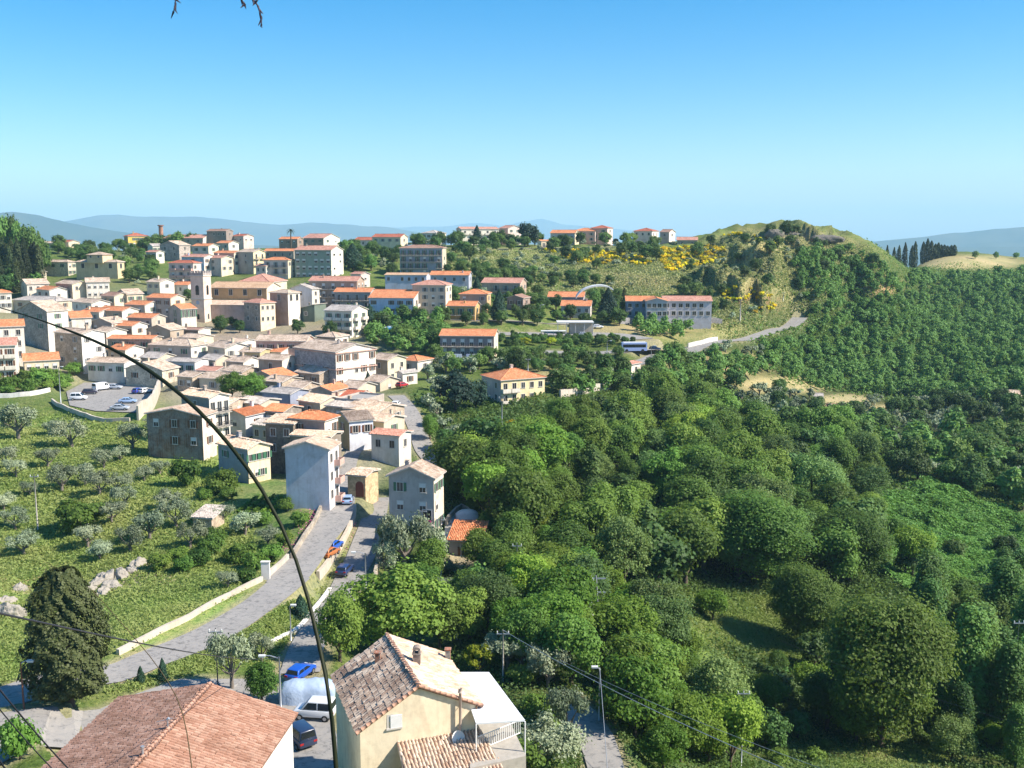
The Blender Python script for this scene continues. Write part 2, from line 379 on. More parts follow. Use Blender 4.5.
da = me.attributes.new('dry', 'FLOAT', 'POINT'); da.data.foreach_set('value', dry.reshape(-1).astype(np.float32))
me.materials.append(M_ground); me.update(calc_edges=True)
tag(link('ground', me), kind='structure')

# road ribbons with kerbs
for ri, (nm, pl, hw) in enumerate(ROADS):
    mb = MB(); n = len(pl); d = np.gradient(pl[:, :2], axis=0); d /= np.linalg.norm(d, axis=1)[:, None]; nn = np.column_stack([-d[:, 1], d[:, 0]])
    wv = hw*(1+.05*np.sin(np.arange(n)*.7+ri))
    L = np.column_stack([pl[:, :2]+nn*wv[:, None], pl[:, 2]+ri*.006]); Rr = np.column_stack([pl[:, :2]-nn*wv[:, None], pl[:, 2]+ri*.006])
    for i in range(n-1): mb.quad([Rr[i], Rr[i+1], L[i+1], L[i]])
    o = mb.build(nm, M_asphalt); tag(o, kind='structure')
for pl, z in PADS:
    mb = MB(); mb.quad([(x, y, z+.08) for x, y in pl][::-1] if False else [(x, y, z+.08) for x, y in pl]); tag(mb.build('car_park', M_asphalt), kind='structure')

# ------------------------------------------------------------ mountains far off
def mountain(prof, Yd, depth, colr, seed, base=-340, name='mountains'):
    xs = np.linspace(-.95, .95, 420); pxs = CX+xs*F; prof = sorted(prof)
    # a crest height per column as seen near the horizon
    crest = np.interp(pxs, [p[0] for p in prof], [p[1] for p in prof])
    crest = crest+(fbm(pxs/26, pxs*0, seed, 4)-.5)*3.2*np.clip((238-crest)/8, .15, 1)
    slope = np.array([ray(a, b)[1] for a, b in zip(pxs, crest)]); tz = slope*Yd
    nr_ = 26; V = []
    for r in range(nr_):
        s_ = r/(nr_-1)*2-1                # -1 front .. 0 crest .. 1 back
        prof_ = (1-abs(s_)**1.15)
        yy = Yd+s_*depth; rough = (fbm(xs*Yd/900+r*.05, xs*0+r*.33, seed+5, 4)-.5)*2*.34*(1-abs(2*prof_-1))
        zz = base+(tz-base)*np.clip(prof_+rough*(prof_ < .999), 0, 1.0)
        if s_ < 0: zz = np.minimum(zz, slope*yy-1)
        V.append(np.stack([xs*yy, np.full_like(xs, yy), zz], -1))
    V = np.array(V); nrr, nc = V.shape[:2]; ii = np.arange(nrr*nc).reshape(nrr, nc)
    q = np.stack([ii[:-1, :-1], ii[:-1, 1:], ii[1:, 1:], ii[1:, :-1]], -1).reshape(-1, 4)
    me = bpy.data.meshes.new(name); me.from_pydata(V.reshape(-1, 3).tolist(), [], q.tolist()); me.materials.append(colr)
    me.polygons.foreach_set('use_smooth', [True]*len(q)); tag(link(name, me), kind='structure')
m, t = newmat('mountain_forest'); v = ocoord(t)
c = mix(t, (.02, .04, .03), (.07, .08, .05), ramp(t, noise(t, v, .0012, 6, .6), [(.4, (0, 0, 0)), (.65, (1, 1, 1))])); finish(t, c, 1, spec=0); M_mt = m
m, t = newmat('mountain_snow'); v = ocoord(t)
sx = N(t, 'SeparateXYZ'); t.links.new(v, sx.inputs[0])
mm_ = math_(t, 'MULTIPLY', math_(t, 'GREATER_THAN', sx.outputs[2], 575), math_(t, 'GREATER_THAN', noise(t, v, .004, 4), .5))
c = mix(t, (.03, .05, .04), (.8, .8, .8), mm_); finish(t, c, 1, spec=0); M_mts = m
mountain([(-400, 205), (-40, 216), (20, 211), (45, 213), (75, 222), (110, 228), (160, 236), (230, 243), (300, 246), (1500, 246)], 9000, 1800, M_mt, 3)
mountain([(-400, 222), (60, 222), (90, 217), (124, 213), (150, 216), (200, 215), (235, 220), (280, 225), (330, 222), (380, 226), (420, 232), (480, 240), (1500, 246)], 15000, 2800, M_mt, 8)
mountain([(-400, 235), (380, 228), (450, 225), (480, 222), (500, 226), (540, 218), (560, 224), (600, 226), (640, 232), (680, 236), (720, 240), (1500, 243)], 23500, 2000, M_mt, 14)
mountain([(-400, 246), (820, 246), (850, 243), (880, 240), (920, 236), (950, 232), (985, 229), (1024, 226), (1100, 221), (1500, 225)], 10500, 1900, M_mt, 21)
# the snowfield on the far summit
HAZE = MB(); HAZE.box(-26000, 26000, -150, 27000, -345, 760)
m, t = newmat('haze'); pv = N(t, 'VolumePrincipled'); pv.inputs['Color'].default_value = (.48, .78, 1, 1); pv.inputs['Density'].default_value = 8e-5; pv.inputs['Anisotropy'].default_value = 0
o_ = N(t, 'OutputMaterial'); t.links.new(pv.outputs[0], o_.inputs['Volume'])
tag(HAZE.build('haze', m), 'pale blue haze in the air that fades the far mountains', 'haze', kind='stuff')

# ------------------------------------------------------------ wall, roof, window materials
def wallmat(c, kind='plaster'):
    k = ('w', tuple(c), kind)
    if k in _mc: return _mc[k]
    m, t = newmat('wall_'+kind); v = ocoord(t); c = np.array(c)
    big = noise(t, v, .35, 4, .6, .5); sm = noise(t, v, 2.6, 5, .7)
    mp = N(t, 'Mapping'); mp.inputs['Scale'].default_value = (1.6, 1.6, .22); t.links.new(v, mp.inputs[0]); streak = noise(t, mp.outputs[0], 1.1, 4, .6)
    if kind == 'stone':
        vo = N(t, 'TexVoronoi'); vo.inputs['Scale'].default_value = 2.2; t.links.new(v, vo.inputs['Vector'])
        base = mix(t, tuple(c*.7), tuple(np.minimum(c*1.25, 1)), vo.outputs['Color'])
        base = mix(t, base, tuple(c*.45), ramp(t, big, [(.45, (0, 0, 0)), (.7, (.6, .6, .6))]))
        base = mix(t, base, ramp(t, sm, [(.3, (.6, .58, .56)), (.5, (1, 1, 1)), (.7, (1.15, 1.12, 1.1))]), .9, 'MULTIPLY'); b_ = sm; bs = .5
    elif kind == 'brick':
        br = N(t, 'TexBrick'); br.inputs['Scale'].default_value = 1; br.inputs['Brick Width'].default_value = .5; br.inputs['Row Height'].default_value = .22; br.inputs['Mortar Size'].default_value = .02
        br.inputs['Color1'].default_value = (*c, 1); br.inputs['Color2'].default_value = (*(c*.7), 1); br.inputs['Mortar'].default_value = (.35, .32, .28, 1)
        t.links.new(v, br.inputs['Vector']); base = mix(t, br.outputs['Color'], (.30, .26, .22), ramp(t, big, [(.42, (0, 0, 0)), (.6, (.9, .9, .9))]))
        base = mix(t, base, ramp(t, sm, [(.3, (.6, .6, .6)), (.6, (1.1, 1.1, 1.1))]), .9, 'MULTIPLY'); b_ = sm; bs = .4
    else:
        base = mix(t, tuple(c), tuple(c*np.array((.74, .70, .66))), ramp(t, big, [(.45, (0, 0, 0)), (.72, (.8, .8, .8))]))
        base = mix(t, base, ramp(t, streak, [(.3, (.74, .72, .70)), (.52, (1, 1, 1))]), .55, 'MULTIPLY')
        base = mix(t, base, ramp(t, sm, [(.3, (.86, .85, .84)), (.55, (1, 1, 1))]), .7, 'MULTIPLY'); b_ = sm; bs = .2
    finish(t, base, .92, b_, .05, bs, .15); _mc[k] = m; return m
ROOFC = {'old': ((.56, .43, .33), (.38, .27, .19), (.68, .57, .46)), 'orange': ((.62, .24, .11), (.50, .17, .08), (.70, .34, .18)),
         'pink': ((.52, .26, .19), (.42, .19, .14), (.60, .36, .28)), 'brown': ((.34, .20, .15), (.24, .14, .10), (.42, .28, .22)),
         'grey': ((.46, .41, .37), (.33, .29, .26), (.58, .53, .48)), 'tan': ((.56, .36, .22), (.46, .28, .17), (.64, .46, .31)), 'red': ((.42, .13, .08), (.34, .10, .06), (.5, .2, .13)),
         'aged_shaded': ((.46, .35, .27), (.26, .17, .13), (.62, .52, .42)), 'pale': ((.62, .47, .35), (.50, .32, .22), (.72, .60, .48)), 'rust': ((.46, .26, .18), (.37, .19, .125), (.55, .35, .25))}
def roofmat(kind):
    k = ('r', kind)
    if k in _mc: return _mc[k]
    a, b, c = ROOFC[kind]; m, t = newmat('roof_tiles_'+kind)
    v = ocoord(t); uv = N(t, 'UVMap').outputs[0]; ti = attr(t, 'tint').outputs['Fac']
    mp = N(t, 'Mapping'); mp.inputs['Scale'].default_value = (3.2, 2.2, 1); t.links.new(uv, mp.inputs[0])
    fl = N(t, 'VectorMath'); fl.operation = 'FLOOR'; t.links.new(mp.outputs[0], fl.inputs[0])
    wn = N(t, 'TexWhiteNoise'); t.links.new(fl.outputs[0], wn.inputs['Vector'])
    r = math_(t, 'FRACT', math_(t, 'ADD', wn.outputs['Value'], ti))
    n1 = noise(t, v, .45, 4, .65, .4); n2 = noise(t, v, 2.5, 4, .7)
    f = math_(t, 'ADD', math_(t, 'MULTIPLY', r, .4), math_(t, 'MULTIPLY', n2, .6))
    base = ramp(t, f, [(.25, b), (.48, a), (.75, c)])
    amt = {'old': .7, 'aged_shaded': .7, 'grey': .7, 'pale': .5}.get(kind, .45)
    base = mix(t, base, tuple(np.array(b)*.62), ramp(t, n1, [(.46, (0, 0, 0)), (.66, (amt, amt, amt))]))
    sx = N(t, 'SeparateXYZ'); t.links.new(uv, sx.inputs[0])
    wv = math_(t, 'SINE', math_(t, 'MULTIPLY', sx.outputs[0], 2*pi/.32)); wv = math_(t, 'ADD', wv, math_(t, 'MULTIPLY', n2, 1.5))
    finish(t, base, .92, wv, .05, .7, .15); _mc[k] = m; return m
def glassmat():
    if 'glass' in _mc: return _mc['glass']
    m, t = newmat('window_glass'); v = ocoord(t); oi = N(t, 'ObjectInfo').outputs['Random']
    c = ramp(t, oi, [(.3, (.015, .018, .022)), (.8, (.05, .055, .06))]); finish(t, c, .2, spec=.5); _mc['glass'] = m; return m
M_glass = glassmat(); M_frame = plain('window_surround', (.62, .58, .52), .8)
SHUT = {'g': plain('green_shutter', (.05, .16, .09), .6), 'b': plain('brown_shutter', (.16, .07, .035), .6), 'w': plain('white_shutter', (.7, .7, .68), .6), 'y': plain('grey_shutter', (.25, .27, .27), .6)}
_wm = {}
def window_mesh(wd, hg, style):
    k = (round(wd, 1), round(hg, 1), style)
    if k in _wm: return _wm[k]
    f = MB(); b = .12; x = k[0]/2; z = k[1]/2
    f.box(-x-b, -x, -.07, .02, -z, z+b); f.box(x, x+b, -.07, .02, -z, z+b); f.box(-x, x, -.07, .02, z, z+b); f.box(-x-b-.06, x+b+.06, -.16, .02, -z-.12, -z)
    f.box(-.03, .03, -.035, .0, -z, z)
    mats = [M_frame, M_glass, SHUT.get(style, M_frame)]
    if style in 'gby' : f.box(-x-b-.45, -x-b, -.09, -.03, -z, z, 2); f.box(x+b, x+b+.45, -.09, -.03, -z, z, 2)
    if style == 'w': f.box(-x, x, -.06, -.02, z-k[1]*.45, z, 2)
    g = MB(); g.box(-x, x, -.02, .01, -z, z, 0)
    far_ = MB(); far_.v = list(f.v); far_.f = list(f.f); far_.m = list(f.m); far_.box(-x, x, -.02, .01, -z, z, 1)
    _wm[k] = (f.mesh('window', mats), g.mesh('pane', M_glass), far_.mesh('window', mats)); return _wm[k]
def add_window(par, loc, rz, wd=1.0, hg=1.4, style='d', near=False):
    a, g, fm = window_mesh(wd, hg, style)
    o = link('window', a if near else fm, par, loc, rz)
    if near: link('pane', g, o)
    return o
_bm = {}
def balcony(par, loc, rz, L, dp=1.1, col=None, near=False):
    k = (round(L, 1), dp, col)
    if k not in _bm:
        s = MB(); s.box(-k[0]/2, k[0]/2, -dp, 0, -.18, 0)
        r = MB()
        if col is None:
            for z in (.5, .98): r.box(-k[0]/2, k[0]/2, -dp, -dp+.04, z-.03, z+.03); r.box(-k[0]/2, -k[0]/2+.04, -dp+.04, 0, z-.03, z+.03); r.box(k[0]/2-.04, k[0]/2, -dp+.04, 0, z-.03, z+.03)
            nb = int(k[0]/.25)
            for i in range(nb+1): xx = -k[0]/2+.02+i*(k[0]-.04)/nb; r.box(xx-.015, xx+.015, -dp+.005, -dp+.035, 0, .96)
            mt = M_dark
        else:
            r.box(-k[0]/2, k[0]/2, -dp, -dp+.1, 0, .95); r.box(-k[0]/2, -k[0]/2+.1, -dp+.1, 0, 0, .95); r.box(k[0]/2-.1, k[0]/2, -dp+.1, 0, 0, .95); mt = wallmat(col)
        _bm[k] = (s.mesh('balcony', M_conc), r.mesh('railing', mt))
    a, b = _bm[k]; o = link('balcony', a, par, loc, rz); link('railing', b, o); return o
def chimney(par, x, y, z, s=.55, h=1.4, mat=None):
    c = MB(); c.box(-s/2, s/2, -s/2, s/2, -1.2, h); c.box(-s/2-.08, s/2+.08, -s/2-.08, s/2+.08, h, h+.1); c.box(-s/2+.08, s/2-.08, -s/2+.08, s/2-.08, h+.1, h+.3); c.box(-s/2-.05, s/2+.05, -s/2-.05, s/2+.05, h+.3, h+.38, 1)
    return c.build('chimney', [mat or M_frame, roofmat('old')], par, (x, y, z))

def tiles(polys, kind, step=(.27, .42), seed=0):
    """curved roof tiles as real geometry over planar polygons (first edge is the eave)"""
    rs = np.random.RandomState(seed); out = []; tn = []
    for pl in polys:
        pl = np.array(pl, float); o = pl[0]; e = pl[1]-pl[0]; L = np.linalg.norm(e[:]); e = e/L
        nrm = np.cross(pl[1]-pl[0], pl[2]-pl[0]); nrm /= np.linalg.norm(nrm); s = np.cross(nrm, e)
        uv = np.column_stack([(pl-o)@e, (pl-o)@s]); u0, u1 = uv[:, 0].min(), uv[:, 0].max(); H = uv[:, 1].max()
        us = np.arange(u0+step[0]/2, u1, step[0]); vs_ = np.arange(-.04, H-.1, step[1]); U_, V_ = np.meshgrid(us, vs_)
        U_ = U_.ravel(); V_ = V_.ravel(); ok = inpoly(U_, np.clip(V_+step[1]/2, 0.01, H-.01), uv); U_ = U_[ok]; V_ = V_[ok]; n = len(U_)
        if n == 0: continue
        U_ = U_+rs.normal(0, .02, n); V_ = V_+rs.normal(0, .03, n); sk = rs.normal(0, .03, n); lift = rs.uniform(0, .03, n)
        prof = [(-.5, 0), (-.28, .085), (0, .12), (.28, .085), (.5, 0)]
        t_ = rs.uniform(0, 1, n); ln = step[1]*1.15
        for (a, ha), (b, hb) in zip(prof[:-1], prof[1:]):
            def pt(a_, h_, vv, k): return o+np.outer(U_+a_*step[0]*k+sk*(vv-V_), e)+np.outer(vv, s)+np.outer(h_+lift*0+lift, nrm)
            q = np.stack([pt(a, ha+.03, V_, 1), pt(b, hb+.03, V_, 1), pt(b, hb-.0, V_+ln, .82), pt(a, ha-.0, V_+ln, .82)], 1); out.append(q); tn.append(t_)
    if not out: return None
    return quads_mesh('roof_tiles', np.concatenate(out), roofmat(kind), np.concatenate(tn))

def roof_polys(W, D, z, rt, pitch, ov):
    x, y = W/2+ov, D/2+ov; tp = math.tan(R(pitch)); zo = z-ov*tp
    if rt == 'gx': h = z+D/2*tp; return [[(-x, -y, zo), (x, -y, zo), (x, 0, h), (-x, 0, h)], [(x, y, zo), (-x, y, zo), (-x, 0, h), (x, 0, h)]], h
    if rt == 'gy': h = z+W/2*tp; return [[(x, -y, zo), (x, y, zo), (0, y, h), (0, -y, h)], [(-x, y, zo), (-x, -y, zo), (0, -y, h), (0, y, h)]], h
    if rt == 'hip':
        h = z+min(W, D)/2*tp
        if W >= D: a = x-y; r0, r1 = (-a, 0, h), (a, 0, h); return [[(-x, -y, zo), (x, -y, zo), r1, r0], [(x, y, zo), (-x, y, zo), r0, r1], [(x, -y, zo), (x, y, zo), r1], [(-x, y, zo), (-x, -y, zo), r0]], h
        a = y-x; r0, r1 = (0, -a, h), (0, a, h); return [[(x, -y, zo), (x, y, zo), r1, r0], [(-x, y, zo), (-x, -y, zo), r0, r1], [(-x, -y, zo), (x, -y, zo), r0], [(x, y, zo), (-x, y, zo), r1]], h
    if rt == 'sf': return [[(-x, -y, zo), (x, -y, zo), (x, y, z+(D+ov)*tp), (-x, y, z+(D+ov)*tp)]], z+D*tp          # low at the front
    if rt == 'sl': return [[(-x, y, zo), (-x, -y, zo), (x, -y, z+(W+ov)*tp), (x, y, z+(W+ov)*tp)]], z+W*tp         # low at the left
    if rt == 'sr': return [[(x, -y, zo), (x, y, zo), (-x, y, z+(W+ov)*tp), (-x, -y, z+(W+ov)*tp)]], z+W*tp         # low at the right
    return [[(-x, -y, z), (x, -y, z), (x, y, z), (-x, y, z)]], z
NAMES = {}
def building(label, x, y, W, D, r, ztop, zbase, roof='old', rt='gx', pitch=17, wall=(.75, .7, .6), kind='plaster', wallB=None, A=(3, 2), B=(2, 2),
             style='d', near=False, cat='house', name='house', ov=.4, ch=1, floor=3.0, bal=None, group=None, door=True, parapet=False, winsz=(1.0, 1.4), lump=0):
    rt_ = R(r); root = empty(name, (x, y, zbase), rt_, label, cat, group)
    H = ztop-zbase; th = .16; tp = math.tan(R(pitch)); hw, hd = W/2, D/2
    mb = MB()
    if rt in ('gx', 'gy', 'sf', 'sl', 'sr'):
        if rt == 'gx': prof = [(-hd, H), (0, H+hd*tp), (hd, H)]
        elif rt == 'gy': prof = [(-hw, H), (0, H+hw*tp), (hw, H)]
        elif rt == 'sf': prof = [(-hd, H), (hd, H+D*tp)]
        elif rt == 'sl': prof = [(-hw, H), (hw, H+W*tp)]
        else: prof = [(-hw, H+W*tp), (hw, H)]
        if rt in ('gx', 'sf'):
            ring = [(p_[0], p_[1]) for p_ in prof]
            for sx_ in (1, -1):
                pp = [(sx_*hw, -hd, 0), (sx_*hw, hd, 0)]+[(sx_*hw, a, b) for a, b in ring[::-1]]
                mb.quad(pp if sx_ > 0 else pp[::-1], 1 if sx_ > 0 else 0)
            mb.quad([(-hw, -hd, 0), (hw, -hd, 0), (hw, -hd, ring[0][1]), (-hw, -hd, ring[0][1])]); mb.quad([(hw, hd, 0), (-hw, hd, 0), (-hw, hd, ring[-1][1]), (hw, hd, ring[-1][1])])
        else:
            for sy in (-1, 1):
                pp = [(-hw, sy*hd, 0), (hw, sy*hd, 0)]+[(a, sy*hd, b) for a, b in prof[::-1]]
                mb.quad(pp if sy < 0 else pp[::-1])
            mb.quad([(hw, -hd, 0), (hw, hd, 0), (hw, hd, prof[-1][1]), (hw, -hd, prof[-1][1])], 1); mb.quad([(-hw, hd, 0), (-hw, -hd, 0), (-hw, -hd, prof[0][1]), (-hw, hd, prof[0][1])])
    else:
        mb.box(-hw, hw, -hd, hd, 0, H); mb.m[-3] = 1
        if rt == 'flat':
            for q in ((-hw, hw, -hd-.003, -hd+.2), (-hw, hw, hd-.2, hd+.003)): mb.box(*q, H, H+.5)
            for q in ((-hw-.003, -hw+.2, -hd+.2, hd-.2), (hw-.2, hw+.003, -hd+.2, hd-.2)): mb.box(*q, H, H+.5)
    mb.build('wall', [wallmat(wall, kind), wallmat(wallB or wall, 'plaster' if wallB else kind)], root)  # two wall colours often hold the front's shade and the side's sun
    rz0 = H+.03
    if rt == 'flat':
        s = MB(); s.box(-hw+.2, hw-.2, -hd+.2, hd-.2, H+.002, H+.12); ro = s.build('roof', plain('roof_slab', (.42, .40, .37), .9, var=.3), root); h = H
    else:
        polys, h = roof_polys(W, D, H+.1, rt, pitch, ov)
        s = MB()
        for pl in polys:
            a = np.array(pl); e = a[1]-a[0]; e = e/np.linalg.norm(e); nn = np.cross(a[1]-a[0], a[2]-a[0]); nn /= np.linalg.norm(nn); ss = np.cross(nn, e)
            uv = [(float((p_-a[0])@e)+lump, float((p_-a[0])@ss)) for p_ in a]; s.quad(pl, 0, uv)
        # underside and edge
        edges = {}
        for pl in polys:
            for i in range(len(pl)): edges.setdefault(frozenset((pl[i], pl[(i+1) % len(pl)])), []).append((pl[i], pl[(i+1) % len(pl)]))
            s.quad([(p_[0], p_[1], p_[2]-th) for p_ in pl[::-1]], 1)
        for k_, es in edges.items():
            if len(es) == 1: a, b = es[0]; s.quad([(a[0], a[1], a[2]-th), (b[0], b[1], b[2]-th), b, a], 1)
        # ridge caps
        for k_, es in edges.items():
            if len(es) == 2: s.tube([np.array(es[0][0])+(0, 0, .02), np.array(es[0][1])+(0, 0, .02)], .13, 5, 0)
        ro = s.build('roof', [roofmat(roof), M_frame], root)
        if near:
            tm = tiles(polys, roof, seed=int(x*7+y) % 1000)
            if tm: link('tiles', tm, ro)
    if ch == 1 and random.random() < .45: ch = 0
    for i in range(ch):
        cx_ = random.uniform(-.35, .35)*W; cy_ = random.uniform(-.3, .3)*D
        if rt == 'gx': zz = H+(hd-abs(cy_))*tp
        elif rt == 'gy': zz = H+(hw-abs(cx_))*tp
        elif rt == 'hip': zz = H+max(0, min(hd-abs(cy_), hw-abs(cx_)))*tp
        elif rt == 'sf': zz = H+(cy_+hd)*tp
        elif rt == 'sl': zz = H+(cx_+hw)*tp
        elif rt == 'sr': zz = H+(hw-cx_)*tp
        else: zz = H
        chimney(ro, cx_, cy_, zz+.1, s=random.uniform(.45, .7), h=random.uniform(.5, 1.0), mat=wallmat(wall, kind if kind != 'brick' else 'stone'))
    rs = random.Random(int(x*13+y*7))
    if style == 'd' and winsz[0] <= 1.05: style = rs.choice('ddbgyw')
    for face, spec in (('A', A), ('B', B)):
        if not spec: continue
        nc, nf = spec; LL = W if face == 'A' else D; skip = .08 if kind == 'plaster' else .25
        for j in range(nf):
            for i in range(nc):
                if rs.random() < skip and nc*nf > 3: continue
                t_ = (i+.5)/nc-.5; t_ += rs.uniform(-.02, .02) if kind == 'stone' else 0
                z_ = H-1.75-j*floor
                if z_ < 1.2: continue
                isb = bal and face in bal[0] and (len(bal) < 3 or i in bal[2])
                hh = 2.1 if isb else winsz[1]; zc = z_-(.35 if isb else 0)
                st = style if rs.random() < .8 else ('w' if style != 'd' else 'd')
                loc, rz = ((t_*LL, -hd-.004, zc), 0) if face == 'A' else ((hw+.004, t_*LL, zc), pi/2)
                add_window(root, loc, rz, winsz[0], hh, st, near)
                if isb:
                    bl = min(LL/nc*.9, 3.2); l2 = (loc[0], loc[1], zc-hh/2-.14) if face == 'A' else (loc[0], loc[1], zc-hh/2-.14)
                    balcony(root, l2, rz, bl, 1.0, bal[1])
    return root, h
def corner(xa, xb, xc, Ym, r, D=None, W=None, py_old=False):
    """three vertical edges seen in the photo -> plan of a box with its near corner at depth Ym"""
    rr = R(r); ca, sa = cos(rr), sin(rr)
    f = lambda px, py=330: ray(px, py)[0]
    ua, um, uc = f(xa), f(xb), f(xc); mx, my = um*Ym, Ym
    if W is None:
        W = (mx-ua*my)/(ca-ua*sa)
    if D is None:
        den = uc*ca+sa; D = (mx-uc*my)/den if abs(den) > .02 else 10
        if D < 0 or D > 40: D = 9
        D = max(D, 5.0)
    if W > 40 or W < 2: W = 9.0
    if um > -.06 and r > -45 and D > 12: D = 11.0
    if r <= -45: W = min(W, 11.0)
    if um < -.08 and py_old and r > -45: D = max(D*1.45, 6.5); W *= 1.08
    cx_ = mx-W/2*ca-D/2*sa; cy_ = my-W/2*sa+D/2*ca
    return cx_, cy_, W, D
LOGH = []
def Bd(label, xa, xb, xc, eave, base, r=-30, Y=None, D=None, W=None, **kw):
    if r <= -45 and 'rt' not in kw: kw['rt'] = 'gy'
    if Y is None: Y = hit(xb, base)[1]
    if Y > 625: Y = 585 if base > 241.5 else 600
    cx_, cy_, W, D = corner(xa, xb, xc, Y, r, D, W, 205 < Y < 420)
    zt = ray(xb, eave)[1]*Y
    rr = R(r); cs = [(cx_+a*W/2*cos(rr)-b*D/2*sin(rr), cy_+a*W/2*sin(rr)+b*D/2*cos(rr)) for a in (-1, 0, 1) for b in (-1, 0, 1)]
    zb = min(float(ht(a, b)) for a, b in cs)-.6
    zb = min(zb, zt-3)
    LOGH.append((label[:34], round(Y), round(W, 1), round(D, 1), round(zt-zb, 1)))
    kw.setdefault('near', Y < 235)
    FOOT.append((cx_, cy_, max(W, D)*.5+1.0))
    return building(label, cx_, cy_, W, D, r, zt, zb, **kw)
FOOT = []
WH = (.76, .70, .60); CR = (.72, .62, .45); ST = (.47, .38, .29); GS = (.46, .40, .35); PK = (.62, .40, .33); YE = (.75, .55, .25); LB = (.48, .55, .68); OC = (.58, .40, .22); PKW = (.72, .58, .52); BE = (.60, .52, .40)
T = 'tan'; O = 'orange'; OLD = 'old'
